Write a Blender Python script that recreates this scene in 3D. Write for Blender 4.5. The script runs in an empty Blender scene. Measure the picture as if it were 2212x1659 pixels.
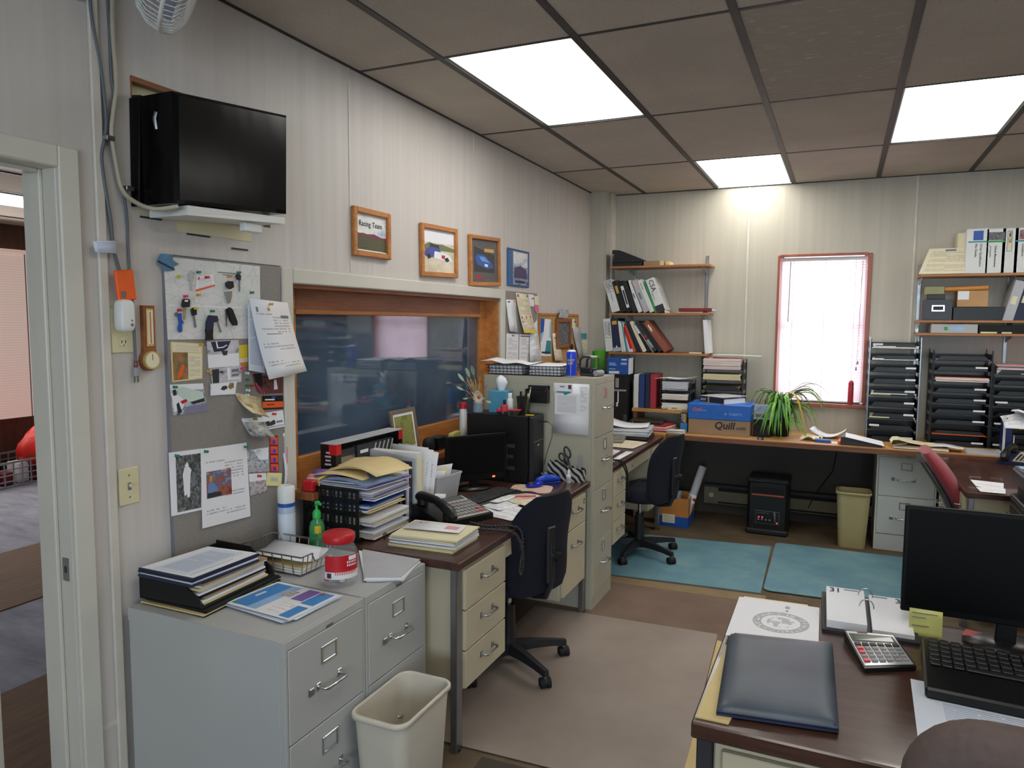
import bpy, math, random
from math import sin, cos, pi, radians, sqrt, tan, atan2
from mathutils import Vector as V, Matrix as M
RND = random.Random(11)
SC = bpy.context.scene
COL = SC.collection

# ---------------------------------------------------------------- camera
FPX, YAW, PIT, ROL = 1571.6, -0.42456, -0.085095, 0.00616
CAM = V((2.053, 0.0, 1.64)); CZ = 2.77
_f = V((sin(YAW)*cos(PIT), cos(YAW)*cos(PIT), sin(PIT)))
_r = V((cos(YAW), -sin(YAW), 0)); _u = _r.cross(_f)
_r, _u = cos(ROL)*_r+sin(ROL)*_u, -sin(ROL)*_r+cos(ROL)*_u
def at(x, y, z=None, X=None, Y=None):
    """the real point on the plane z / X / Y = const seen at that point of the photograph"""
    d = _f+_r*((x-1106)/FPX)-_u*((y-829.5)/FPX)
    t = (z-CAM.z)/d.z if z is not None else (X-CAM.x)/d.x if X is not None else (Y-CAM.y)/d.y
    return CAM+d*t
cd = bpy.data.cameras.new('camera'); cam = bpy.data.objects.new('camera', cd); COL.objects.link(cam)
cd.sensor_width = 36; cd.lens = 36*FPX/2212; cd.clip_start = .02
cam.matrix_world = M.Translation(CAM) @ M((_r, _u, -_f)).transposed().to_4x4()
SC.camera = cam

# ---------------------------------------------------------------- materials
def lin(c):
    c = c/255
    return c/12.92 if c <= .04045 else ((c+.055)/1.055)**2.4
def rgb(c): return (lin(c[0]), lin(c[1]), lin(c[2]), 1)
MATS = {}
def newmat(name):
    m = bpy.data.materials.new(name); m.use_nodes = True
    return m, m.node_tree, m.node_tree.nodes['Principled BSDF']
def nd(t, ty, **k):
    n = t.nodes.new(ty)
    for a, b in k.items():
        if a == 'ins':
            for i, v in b.items():
                if hasattr(v, 'node'): t.links.new(v, n.inputs[i])
                else: n.inputs[i].default_value = v
        else: setattr(n, a, b)
    return n
def mth(t, op, a, b=0.0, c=None):
    d = {0: a, 1: b}
    if c is not None: d[2] = c
    return nd(t, 'ShaderNodeMath', operation=op, ins=d).outputs[0]
def mixc(t, f, a, b):
    n = nd(t, 'ShaderNodeMix', data_type='RGBA')
    for i, v in ((0, f), (6, a), (7, b)):
        if hasattr(v, 'node'): t.links.new(v, n.inputs[i])
        else: n.inputs[i].default_value = v
    return n.outputs[2]
def noise(t, vec, scale, detail=2.0, rough=.5):
    n = nd(t, 'ShaderNodeTexNoise', ins={'Scale': scale, 'Detail': detail, 'Roughness': rough})
    if vec is not None: t.links.new(vec, n.inputs['Vector'])
    return n.outputs[0]
def coords(t, kind='Object', scale=(1, 1, 1)):
    c = nd(t, 'ShaderNodeTexCoord').outputs[kind]
    return nd(t, 'ShaderNodeMapping', ins={'Vector': c, 'Scale': scale}).outputs[0]
def ramp(t, fac, stops, interp='LINEAR'):
    n = nd(t, 'ShaderNodeValToRGB'); n.color_ramp.interpolation = interp
    e = n.color_ramp.elements
    while len(e) < len(stops): e.new(.5)
    for i, (p, c) in enumerate(stops): e[i].position = p; e[i].color = c
    t.links.new(fac, n.inputs[0]); return n.outputs[0]
def mat(name, c, rough=.55, metal=0, var=.06, scale=9, bump=0, **k):
    """plain procedural material: colour varied a little by noise"""
    if name in MATS: return MATS[name]
    m, t, b = newmat(name)
    co = coords(t)
    nf = noise(t, co, scale, 2)
    a = rgb(c); lo = tuple(x*(1-var) for x in a[:3])+(1,); hi = tuple(min(1, x*(1+var)) for x in a[:3])+(1,)
    t.links.new(ramp(t, nf, [(.3, lo), (.7, hi)]), b.inputs['Base Color'])
    b.inputs['Roughness'].default_value = rough; b.inputs['Metallic'].default_value = metal
    for i, v in k.items(): b.inputs[i.replace('_', ' ')].default_value = v
    if bump:
        bn = nd(t, 'ShaderNodeBump', ins={'Strength': bump, 'Distance': .002, 'Height': noise(t, co, scale*14, 2)})
        t.links.new(bn.outputs[0], b.inputs['Normal'])
    MATS[name] = m; return m
def wood(name, c1, c2, along='x', rough=.42, scale=1.0, bump=.1, coat=0):
    if name in MATS: return MATS[name]
    m, t, b = newmat(name)
    s = {'x': (1.2, 14, 14), 'y': (14, 1.2, 14), 'z': (14, 14, 1.2)}[along]
    co = coords(t, 'Object', tuple(v*scale for v in s))
    n1 = noise(t, co, 2.2, 5, .6); n2 = noise(t, co, 9, 2)
    f = mth(t, 'MULTIPLY_ADD', n2, .35, mth(t, 'MULTIPLY', n1, .75))
    t.links.new(ramp(t, f, [(.35, rgb(c1)), (.7, rgb(c2))]), b.inputs['Base Color'])
    b.inputs['Roughness'].default_value = rough
    b.inputs['Coat Weight'].default_value = coat
    bn = nd(t, 'ShaderNodeBump', ins={'Strength': bump, 'Distance': .001, 'Height': n1}); t.links.new(bn.outputs[0], b.inputs['Normal'])
    MATS[name] = m; return m
def emit(name, c, s):
    if name in MATS: return MATS[name]
    m, t, b = newmat(name)
    b.inputs['Base Color'].default_value = rgb(c)
    b.inputs['Emission Color'].default_value = rgb(c); b.inputs['Emission Strength'].default_value = s
    MATS[name] = m; return m
def doc(name, base=(236, 236, 240), ink=(120, 122, 135), n=34, dens=.5, top=.9, bot=.1, mar=.1, rough=.6, para=.42):
    """printed page: rows of words, in the sheet's own UV"""
    if name in MATS: return MATS[name]
    m, t, b = newmat(name)
    uv = nd(t, 'ShaderNodeTexCoord').outputs['UV']
    s = nd(t, 'ShaderNodeSeparateXYZ', ins={0: uv}); u, v = s.outputs[0], s.outputs[1]
    vn = mth(t, 'MULTIPLY', v, n); row = mth(t, 'FLOOR', vn); fr = mth(t, 'FRACT', vn)
    line = mth(t, 'LESS_THAN', fr, .5)
    w = nd(t, 'ShaderNodeCombineXYZ', ins={0: mth(t, 'MULTIPLY', u, 26.), 1: mth(t, 'MULTIPLY', row, 3.7)}).outputs[0]
    word = mth(t, 'GREATER_THAN', noise(t, w, 1., 1), .5-dens*.25)
    pr = nd(t, 'ShaderNodeCombineXYZ', ins={0: mth(t, 'MULTIPLY', row, .35), 1: mth(t, 'MULTIPLY', mth(t, 'FLOOR', mth(t, 'MULTIPLY', u, 2.)), 2.2)}).outputs[0]
    par = mth(t, 'GREATER_THAN', noise(t, pr, 1., 0), para)
    f = mth(t, 'MULTIPLY', mth(t, 'MULTIPLY', line, word), par)
    for a, lim, op in ((u, mar, 'GREATER_THAN'), (u, 1-mar, 'LESS_THAN'), (v, bot, 'GREATER_THAN'), (v, top, 'LESS_THAN')):
        f = mth(t, 'MULTIPLY', f, mth(t, op, a, lim))
    t.links.new(mixc(t, mth(t, 'MULTIPLY', f, .5), rgb(base), rgb(ink)), b.inputs['Base Color'])
    b.inputs['Roughness'].default_value = rough
    MATS[name] = m; return m
def photo(name, cols, scale=3., seed=0., rough=.3, interp='LINEAR', detail=3.):
    """blurry snapshot: a few colours in patches"""
    if name in MATS: return MATS[name]
    m, t, b = newmat(name)
    uv = nd(t, 'ShaderNodeTexCoord').outputs['UV']
    co = nd(t, 'ShaderNodeMapping', ins={'Vector': uv, 'Location': (seed, seed*.7, seed*1.3)}).outputs[0]
    nf = noise(t, co, scale, detail, .6)
    k = len(cols)
    t.links.new(ramp(t, nf, [(.3+.4*i/max(1, k-1), rgb(c)) for i, c in enumerate(cols)], interp), b.inputs['Base Color'])
    b.inputs['Roughness'].default_value = rough
    MATS[name] = m; return m
def glassy(name, c, alpha=.35, rough=.05, ior=1.45):
    """thin clear plastic or glass: mostly see-through with a clear gloss"""
    if name in MATS: return MATS[name]
    m, t, b = newmat(name)
    tr = nd(t, 'ShaderNodeBsdfTransparent', ins={0: tuple(.6+.4*x for x in rgb(c)[:3])+(1,)})
    mx = nd(t, 'ShaderNodeMixShader', ins={0: alpha, 1: tr.outputs[0], 2: b.outputs[0]})
    b.inputs['Base Color'].default_value = rgb(c); b.inputs['Roughness'].default_value = rough; b.inputs['IOR'].default_value = ior
    t.links.new(noise(t, coords(t), 3., 1), b.inputs['Coat Weight'])
    t.links.new(mx.outputs[0], t.nodes['Material Output'].inputs[0])
    MATS[name] = m; return m

# ---------------------------------------------------------------- mesh building
class MB:
    def __init__(s): s.v = []; s.f = []; s.mi = []; s.sm = []; s.uv = []; s.mats = []; s.T = M.Identity(4)
    def mid(s, m):
        if isinstance(m, str): m = MATS[m]
        if m not in s.mats: s.mats.append(m)
        return s.mats.index(m)
    def add(s, vs, fs, m, smooth=False, uvs=None):
        o = len(s.v); k = s.mid(m); T = s.T
        s.v += [tuple(T @ V(p)) for p in vs]
        flip = T.determinant() < 0
        for i, f in enumerate(fs):
            f = tuple(o+j for j in f); u = uvs[i] if uvs else None
            if flip: f = f[::-1]; u = u[::-1] if u else None
            s.f.append(f); s.mi.append(k); s.sm.append(smooth); s.uv.append(u)
        return s
    def at(s, loc=(0, 0, 0), rz=0, rx=0, ry=0): s.T = M.Translation(loc) @ M.Rotation(rz, 4, 'Z') @ M.Rotation(ry, 4, 'Y') @ M.Rotation(rx, 4, 'X'); return s
    def box(s, lo, hi, m, c=0):
        x0, y0, z0 = (min(a, b) for a, b in zip(lo, hi)); x1, y1, z1 = (max(a, b) for a, b in zip(lo, hi))
        c = min(c, (x1-x0)*.45, (y1-y0)*.45, (z1-z0)*.45)
        if c <= 0:
            vs = [(x, y, z) for z in (z0, z1) for y in (y0, y1) for x in (x0, x1)]
            fs = [(0, 2, 3, 1), (4, 5, 7, 6), (0, 1, 5, 4), (2, 6, 7, 3), (0, 4, 6, 2), (1, 3, 7, 5)]
            q = [(0, 0), (0, 1), (1, 1), (1, 0)]
            uv = [[(0, 1), (0, 0), (1, 0), (1, 1)], [(0, 0), (1, 0), (1, 1), (0, 1)], [(0, 0), (1, 0), (1, 1), (0, 1)], [(1, 0), (1, 1), (0, 1), (0, 0)], [(1, 0), (1, 1), (0, 1), (0, 0)], [(0, 0), (1, 0), (1, 1), (0, 1)]]
            return s.add(vs, fs, m, uvs=uv)
        L = [(x0, x1), (y0, y1), (z0, z1)]
        vs = []; idx = {}
        for sx in (0, 1):
            for sy in (0, 1):
                for sz in (0, 1):
                    for ax in range(3):
                        p = [0, 0, 0]
                        for a, sg in enumerate((sx, sy, sz)):
                            p[a] = L[a][sg]+(0 if a == ax else (c if sg == 0 else -c))
                        idx[(sx, sy, sz, ax)] = len(vs); vs.append(tuple(p))
        fs = []
        def F(keys):
            ps = [V(vs[idx[k]]) for k in keys]
            n = (ps[1]-ps[0]).cross(ps[2]-ps[0]); ce = sum(ps, V())/len(ps)-V(((x0+x1)/2, (y0+y1)/2, (z0+z1)/2))
            ks = [idx[k] for k in keys]
            fs.append(tuple(ks if n.dot(ce) > 0 else ks[::-1]))
        def key(a, sa, b, sb, c_, sc_, ax):
            k = [0, 0, 0]; k[a] = sa; k[b] = sb; k[c_] = sc_; return (k[0], k[1], k[2], ax)
        for a in range(3):
            b, d = (a+1) % 3, (a+2) % 3
            for sg in (0, 1):
                F([key(a, sg, b, p, d, q, a) for p, q in ((0, 0), (1, 0), (1, 1), (0, 1))])
            for p in (0, 1):
                for q in (0, 1):
                    F([key(a, 0, b, p, d, q, b), key(a, 1, b, p, d, q, b), key(a, 1, b, p, d, q, d), key(a, 0, b, p, d, q, d)])
        for sx in (0, 1):
            for sy in (0, 1):
                for sz in (0, 1): F([(sx, sy, sz, a) for a in range(3)])
        return s.add(vs, fs, m)
    def cbox(s, ctr, size, m, c=0): return s.box([a-b/2 for a, b in zip(ctr, size)], [a+b/2 for a, b in zip(ctr, size)], m, c)
    def loft(s, rings, m, caps=True, smooth=True, closed=True, flip=False):
        n = len(rings[0]); vs = [p for r in rings for p in r]; fs = []; k = n if closed else n-1
        for i in range(len(rings)-1):
            for j in range(k):
                q = (i*n+j, i*n+(j+1) % n, (i+1)*n+(j+1) % n, (i+1)*n+j)
                fs.append(q[::-1] if flip else q)
        s.add(vs, fs, m, smooth)
        if caps:
            a = tuple(range(n)); s.add(rings[0], [a if flip else a[::-1]], m); s.add(rings[-1], [a[::-1] if flip else a], m)
        return s
    def cyl(s, p0, p1, r, m, n=14, r2=None, caps=True):
        p0, p1 = V(p0), V(p1); d = (p1-p0).normalized(); a = d.orthogonal().normalized(); b = d.cross(a)
        r2 = r if r2 is None else r2
        return s.loft([[tuple(p+(a*cos(2*pi*i/n)+b*sin(2*pi*i/n))*q) for i in range(n)] for p, q in ((p0, r), (p1, r2))], m, caps)
    def tube(s, pts, r, m, n=6, closed=False):
        P = [V(p) for p in pts]; rings = []; prev = None; L = len(P)
        for i, p in enumerate(P):
            d = (P[(i+1) % L]-P[i-1]) if closed else (P[min(i+1, L-1)]-P[max(i-1, 0)])
            if d.length < 1e-9: d = V((0, 0, 1))
            d.normalize()
            a = d.orthogonal() if prev is None else (prev-d*prev.dot(d))
            if a.length < 1e-6: a = d.orthogonal()
            a.normalize(); prev = a; b = d.cross(a)
            rr = r[i] if isinstance(r, (list, tuple)) else r
            rings.append([tuple(p+(a*cos(2*pi*j/n)+b*sin(2*pi*j/n))*rr) for j in range(n)])
        if closed: rings.append(rings[0])
        return s.loft(rings, m, not closed)
    def lathe(s, prof, m, n=20, ctr=(0, 0, 0), sx=1, sy=1, caps=True):
        return s.loft([[(ctr[0]+r*sx*cos(2*pi*i/n), ctr[1]+r*sy*sin(2*pi*i/n), ctr[2]+z) for i in range(n)] for r, z in prof], m, caps)
    def prism(s, pts, z0, z1, m, c=0):
        a = sum(pts[i-1][0]*pts[i][1]-pts[i][0]*pts[i-1][1] for i in range(len(pts)))
        if a < 0: pts = pts[::-1]
        n = len(pts); xs = [p[0] for p in pts]; ys = [p[1] for p in pts]
        u = lambda p: ((p[0]-min(xs))/(max(xs)-min(xs)+1e-9), (p[1]-min(ys))/(max(ys)-min(ys)+1e-9))
        vs = [(p[0], p[1], z0) for p in pts]+[(p[0], p[1], z1) for p in pts]
        fs = [tuple(range(n))[::-1], tuple(range(n, 2*n))]+[(i, (i+1) % n, n+(i+1) % n, n+i) for i in range(n)]
        uv = [[u(p) for p in pts][::-1], [u(p) for p in pts]]+[[(0, 0)]*4]*n
        return s.add(vs, fs, m, uvs=uv)
    def sheet(s, w, h, m, t=.0006, fn=None, nu=1, nv=1, side=None):
        """paper lying in local xy (corner at origin), bent by fn(u,v)->(dx,dy,dz)"""
        fn = fn or (lambda u, v: (0, 0, 0)); top = []; bot = []; uvs = []
        for j in range(nv+1):
            for i in range(nu+1):
                u, v = i/nu, j/nv; d = fn(u, v)
                top.append((u*w+d[0], v*h+d[1], t+d[2])); bot.append((u*w+d[0], v*h+d[1], d[2]))
        N = len(top); k = nu+1; ft = []; fb = []
        for j in range(nv):
            for i in range(nu):
                q = (j*k+i, j*k+i+1, (j+1)*k+i+1, (j+1)*k+i); ft.append(q); fb.append(tuple(N+x for x in q[::-1]))
                uvs.append([(x % k/nu, x//k/nv) for x in q])
        s.add(top+bot, ft, m, nu > 1 or nv > 1, uvs)
        o = len(s.v)-2*N
        k2 = s.mid(side or m)
        edge = [j for j in range(k)]+[j*k+nu for j in range(1, nv+1)]+[nv*k+i for i in range(nu-1, -1, -1)]+[j*k for j in range(nv-1, 0, -1)]
        ff = fb+[(edge[i], N+edge[i], N+edge[(i+1) % len(edge)], edge[(i+1) % len(edge)]) for i in range(len(edge))]
        for f in ff: s.f.append(tuple(o+x for x in f)); s.mi.append(k2); s.sm.append(False); s.uv.append(None)
        return s
    def ell(s, ctr, size, m, e=1.0, e2=None, n=16, k=10):
        e2 = e if e2 is None else e2
        pw = lambda x, p: (abs(x)**p)*(1 if x >= 0 else -1)
        rings = []
        for i in range(k+1):
            a = -pi/2+pi*i/k; ca, sa = pw(cos(a), e), pw(sin(a), e)
            if i in (0, k): ca = 1e-4
            rings.append([(ctr[0]+size[0]/2*ca*pw(cos(2*pi*j/n), e2), ctr[1]+size[1]/2*ca*pw(sin(2*pi*j/n), e2), ctr[2]+size[2]/2*sa) for j in range(n)])
        return s.loft(rings, m, False)
    def text(s, txt, size, m, loc, ux, uy, t=.0006, bold=0, align='LEFT'):
        """lettering standing on the plane spanned by ux (reading direction) and uy (up)"""
        cu = bpy.data.curves.new('t', 'FONT'); cu.body = txt; cu.size = size; cu.extrude = t; cu.offset = bold; cu.resolution_u = 2; cu.align_x = align
        ob = bpy.data.objects.new('t', cu); COL.objects.link(ob)
        me = bpy.data.meshes.new_from_object(ob.evaluated_get(bpy.context.evaluated_depsgraph_get()))
        ux, uy = V(ux).normalized(), V(uy).normalized(); R3 = M((ux, uy, ux.cross(uy))).transposed()
        s.add([tuple(V(loc)+R3 @ v.co) for v in me.vertices], [tuple(p.vertices) for p in me.polygons], m)
        bpy.data.objects.remove(ob); bpy.data.curves.remove(cu); bpy.data.meshes.remove(me)
        return s
    def mesh(s, name):
        me = bpy.data.meshes.new(name); me.from_pydata(s.v, [], s.f)
        for m in s.mats: me.materials.append(m)
        me.polygons.foreach_set('material_index', s.mi); me.polygons.foreach_set('use_smooth', s.sm)
        if any(u for u in s.uv):
            ul = me.uv_layers.new(name='UVMap').data; i = 0
            for f, u in zip(s.f, s.uv):
                for j in range(len(f)): ul[i].uv = u[j] if u else (0, 0); i += 1
        me.update(); return me

def ob(name, mb, parent=None, label=None):
    o = bpy.data.objects.new(name, mb.mesh(name)); COL.objects.link(o)
    if parent: o.parent = parent
    if label: o['label'] = label
    return o
def tag(o, label, cat, group=None):
    o['label'] = label; o['category'] = cat
    if group: o['group'] = group
    return o
def thing(name, label, cat, loc=(0, 0, 0), rz=0, group=None, rx=0, ry=0):
    o = bpy.data.objects.new(name, None); COL.objects.link(o); o.empty_display_size = .05
    o.matrix_world = M.Translation(loc) @ M.Rotation(rz, 4, 'Z') @ M.Rotation(ry, 4, 'Y') @ M.Rotation(rx, 4, 'X')
    return tag(o, label, cat, group)
def solo(name, mb, label, cat, loc=(0, 0, 0), rz=0, group=None, rx=0, ry=0):
    o = ob(name, mb); o.matrix_world = M.Translation(loc) @ M.Rotation(rz, 4, 'Z') @ M.Rotation(ry, 4, 'Y') @ M.Rotation(rx, 4, 'X')
    return tag(o, label, cat, group)
def struct(name, mb, parent=None):
    o = ob(name, mb, parent)
    if not parent: o['kind'] = 'structure'
    return o
def dup(root, loc, rz=0, label=None, rx=0, ry=0):
    r = root.copy(); COL.objects.link(r)
    r.matrix_world = M.Translation(loc) @ M.Rotation(rz, 4, 'Z') @ M.Rotation(ry, 4, 'Y') @ M.Rotation(rx, 4, 'X')
    if label: r['label'] = label
    for ch in list(root.children):
        c = ch.copy(); COL.objects.link(c); c.parent = r
        for g in ch.children:
            d = g.copy(); COL.objects.link(d); d.parent = c
    return r
def arc(c, r, a0, a1, n, plane='xy', z=0):
    out = []
    for i in range(n+1):
        a = a0+(a1-a0)*i/n; p, q = c[0]+r*cos(a), c[1]+r*sin(a)
        out.append({'xy': (p, q, z), 'xz': (p, z, q), 'yz': (z, p, q)}[plane])
    return out
def rrect(w, h, r, n=4, cx=0, cy=0):
    out = []
    for sx, sy, a in ((1, 1, 0), (-1, 1, pi/2), (-1, -1, pi), (1, -1, 3*pi/2)):
        for i in range(n+1):
            b = a+pi/2*i/n; out.append((cx+sx*(w/2-r)+r*cos(b), cy+sy*(h/2-r)+r*sin(b)))
    return out
# ---------------------------------------------------------------- common materials
mat('white_paper', (235, 236, 242), .6, var=.02); mat('cream_paper', (232, 224, 190), .6, var=.03); mat('grey_paper', (185, 186, 192), .6)
mat('manila', (226, 204, 150), .6, var=.05); mat('black_plastic', (18, 18, 20), .38); mat('dark_plastic', (34, 34, 38), .45); mat('matte_black', (14, 14, 16), .7)
mat('charcoal', (50, 50, 54), .5); mat('grey_metal', (180, 181, 180), .42, var=.03, scale=3); mat('chrome', (205, 208, 212), .22, 1, .03)
mat('beige_metal', (196, 186, 160), .45, var=.04, scale=3); mat('olive_metal', (178, 174, 156), .45, var=.04, scale=3); mat('white_metal', (208, 212, 212), .4, var=.03, scale=3)
mat('steel', (150, 152, 156), .3, .9, .1); mat('red', (196, 26, 36), .4); mat('blue', (30, 84, 170), .4); mat('navy', (26, 36, 66), .5); mat('green', (40, 150, 70), .4)
mat('yellow', (222, 196, 60), .5); mat('orange', (236, 96, 24), .5); mat('teal', (40, 140, 150), .5); mat('pink', (226, 110, 150), .5); mat('ink', (40, 42, 52), .6); mat('soft_ink', (120, 122, 134), .6)
mat('white_plastic', (226, 228, 226), .4, var=.02); mat('ivory', (214, 206, 168), .45, var=.03); mat('cardboard', (158, 132, 104), .75, bump=.1); mat('box_orange', (190, 124, 60), .7)
mat('fabric_navy', (14, 19, 34), .95, var=.25, scale=60, bump=.35); mat('grey_board', (140, 134, 130), .85, var=.06, scale=80, bump=.2)
mat('lavender', (128, 100, 176), .5); mat('maroon', (120, 28, 40), .5)
wood('shelf_wood', (150, 96, 52), (190, 132, 78), 'x'); wood('oak', (160, 96, 46), (200, 134, 72), 'y'); wood('oak_dark', (122, 70, 38), (160, 98, 56), 'y')
wood('walnut', (48, 26, 22), (86, 52, 42), 'y', .3, coat=.3); wood('walnut_x', (48, 28, 22), (84, 54, 44), 'x', .3, coat=.3)
doc('page'); doc('page_dense', n=48, dens=.9, para=.3); doc('page_few', n=26, dens=.3, para=.55); doc('page_cream', (232, 224, 196), (150, 128, 100), 30)
doc('page_blue', (214, 222, 236), (90, 110, 160), 40, .8, para=.3); doc('page_grey', (200, 200, 206), (110, 112, 124), 40, .8)

# ---------------------------------------------------------------- wall materials
def wallmat(name, c1, c2, dirt):
    m, t, b = newmat(name)
    co = coords(t, 'Object', (26, 26, .55)); big = coords(t, 'Object', (1, 1, .35))
    n1 = noise(t, co, 1.0, 4, .6); n2 = noise(t, big, 1.1, 3)
    c = ramp(t, n1, [(.3, rgb(c1)), (.72, rgb(c2))])
    c = mixc(t, mth(t, 'MULTIPLY', ramp(t, n2, [(.45, (0, 0, 0, 1)), (.75, (1, 1, 1, 1))]), .3), c, rgb(dirt))
    t.links.new(c, b.inputs['Base Color']); b.inputs['Roughness'].default_value = .5
    bn = nd(t, 'ShaderNodeBump', ins={'Strength': .12, 'Distance': .001, 'Height': n1}); t.links.new(bn.outputs[0], b.inputs['Normal'])
    MATS[name] = m
wallmat('panel', (196, 190, 186), (206, 201, 197), (190, 182, 170)); wallmat('panel_back', (184, 178, 164), (196, 190, 177), (168, 160, 142))
mat('casing', (206, 203, 193), .42, var=.04, scale=4); mat('batten', (206, 200, 190), .45)
m, t, b = newmat('ceiling_tile'); co = coords(t)
c = ramp(t, noise(t, co, 1.4, 4, .6), [(.35, rgb((182, 174, 163))), (.7, rgb((200, 191, 179)))])
c = mixc(t, ramp(t, noise(t, co, 130, 2), [(.62, (0, 0, 0, 1)), (.7, (.6, .6, .6, 1))]), c, rgb((104, 94, 84)))
t.links.new(c, b.inputs['Base Color']); b.inputs['Roughness'].default_value = .9; MATS['ceiling_tile'] = m
mat('tbar', (46, 44, 42), .5, var=.15)
m, t, b = newmat('flaky_tile')
c = ramp(t, noise(t, coords(t, 'Object', (1, 2.4, 1)), 16, 5, .65), [(.5, rgb((172, 165, 154))), (.62, rgb((180, 172, 162))), (.72, rgb((218, 212, 204)))])
t.links.new(c, b.inputs['Base Color']); b.inputs['Roughness'].default_value = .9; MATS['flaky_tile'] = m
m, t, b = newmat('floor_carpet')
c = ramp(t, noise(t, coords(t), 1.7, 5, .65), [(.35, rgb((76, 64, 50))), (.5, rgb((102, 86, 64))), (.68, rgb((130, 112, 84)))])
c = mixc(t, mth(t, 'MULTIPLY', noise(t, coords(t, 'Object', (3, 60, 1)), 3, 3), .5), c, rgb((84, 70, 56)))
t.links.new(c, b.inputs['Base Color']); b.inputs['Roughness'].default_value = .85
bn = nd(t, 'ShaderNodeBump', ins={'Strength': .3, 'Distance': .003, 'Height': noise(t, coords(t), 160, 2)}); t.links.new(bn.outputs[0], b.inputs['Normal'])
MATS['floor_carpet'] = m

# ---------------------------------------------------------------- room shell
X1, Y0, Y1 = 5.3, -3.6, 6.395
DO0, DO1, DOZ = .48, 1.404, 2.088
WY0, WY1, WZ0, WZ1 = 2.343, 4.327, .93, 1.79
AY0, AY1, AZ0, AZ1 = 1.64, 2.24, 2.0, 2.4
b = MB(); T0 = -.14
def wseg(y0, y1, z0, z1): b.box((T0, y0, z0), (0, y1, z1), 'panel')
wseg(Y0, DO0, 0, CZ); wseg(DO0, DO1, DOZ, CZ); wseg(DO1, AY0, 0, CZ); wseg(AY0, AY1, 0, AZ0); wseg(AY0, AY1, AZ1, CZ); wseg(AY1, WY0, 0, CZ)
wseg(WY0, WY1, 0, WZ0); wseg(WY0, WY1, WZ1, CZ); wseg(WY1, Y1, 0, CZ)
for px, py in ((755, 400), (1023, 480), (1183, 560)):
    y = at(px, py, X=0).y
    b.box((0, y-.004, 1.86), (.003, y+.004, CZ), 'batten')
b.box((0, 1.500, 0), (.012, 1.530, CZ), 'batten', .003)
b.box((0, 1.449, .36), (.006, 1.53, .372), 'batten')
struct('wall_left', b)
b = MB(); WX0, WX1, BZ0, BZ1 = 1.553, 2.245, 1.0, 2.195
for x0, x1, z0, z1 in ((T0, WX0, 0, CZ), (WX0, WX1, 0, BZ0), (WX0, WX1, BZ1, CZ), (WX1, X1+.14, 0, CZ)): b.box((x0, Y1, z0), (x1, Y1+.2, z1), 'panel_back')
b.box((.18, Y1-.004, 0), (X1, Y1-.0002, .735), mat('dark_lower_wall', (70, 66, 60), .6, var=.1, scale=3))  # back wall given one darker colour below counter height
for x in (1.31, 2.53, 3.75): b.box((x-.009, Y1-.006, .76), (x+.009, Y1, CZ), 'batten', .002)
b.box((0, 6.18, 0), (.155, Y1, CZ), 'panel_back'); b.box((.155, 6.30, 0), (.172, Y1, CZ), 'batten')
struct('wall_back', b)
b = MB(); b.box((X1, Y0, 0), (X1+.14, Y1, CZ), 'panel'); struct('wall_right', b)
b = MB(); RW = (1.6, 4.4, .9, 2.2)
for x0, x1, z0, z1 in ((T0, RW[0], 0, CZ), (RW[0], RW[1], 0, RW[2]), (RW[0], RW[1], RW[3], CZ), (RW[1], X1+.14, 0, CZ)): b.box((x0, Y0-.14, z0), (x1, Y0, z1), 'panel')
struct('wall_front', b)
b = MB(); b.box((T0, Y0, -.05), (X1, Y1, 0), 'floor_carpet'); struct('floor', b)
gx = [.4305+.6096*i for i in range(0, 8)]; gy = [2.8228+1.2192*i for i in range(-5, 3)]
LIGHTS = [(0, 0, 'long fluorescent ceiling light panel nearest the left wall'), (1, 2, 'fluorescent ceiling light panel touching the back wall'), (3, 1, 'fluorescent ceiling light panel at the right, the one farthest from the pictures')]
hid = [(2, -2), (5, -2), (5, 1)]
lit = {(a, c) for a, c, _ in LIGHTS} | set(hid)
b = MB(); xs = [T0]+gx+[X1]; ys = [Y0]+gy+[Y1]
for i in range(len(xs)-1):
    for j in range(len(ys)-1):
        ci, cj = i-1, j-6
        if (ci, cj) in lit: continue
        b.box((xs[i], ys[j], CZ), (xs[i+1], ys[j+1], CZ+.02), 'flaky_tile' if (ci, cj) == (2, 0) else 'ceiling_tile')
for x in gx: b.box((x-.016, Y0, CZ-.004), (x+.016, Y1, CZ+.001), 'tbar')
for y in gy: b.box((0, y-.008, CZ-.003), (X1, y+.008, CZ+.001), 'tbar')
b.box((T0, Y0, CZ+.2), (X1, Y1, CZ+.22), 'ceiling_tile')
b.box((0, Y0, CZ-.006), (.012, Y1, CZ), 'tbar'); b.box((0, Y1-.012, CZ-.006), (X1, Y1, CZ), 'tbar')
struct('ceiling', b)
def light(i, j, label):
    x0, x1 = gx[i]+.013, gx[i+1]-.013; y0 = gy[5+j]+.008; y1 = (gy[5+j+1] if 5+j+1 < len(gy) else Y1-.012)-.008
    r = thing('ceiling_light', label, 'ceiling light', ((x0+x1)/2, (y0+y1)/2, CZ), group='fluorescent panels in the ceiling grid')
    w, l = (x1-x0)/2, (y1-y0)/2
    f = MB(); f.box((-w, -l, .004), (-w+.012, l, .1), 'white_metal'); f.box((w-.012, -l, .004), (w, l, .1), 'white_metal'); f.box((-w, -l, .1), (w, l, .115), 'white_metal')
    for s in (-1, 1): f.box((-w, s*l, .004), (w, s*(l-.01), .1), 'white_metal')
    ob('frame', f, r)
    d = MB(); n = 12
    d.box((-w+.012, -l+.01, .012), (w-.012, l-.01, .016), DIFF); ob('diffuser', d, r)
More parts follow.
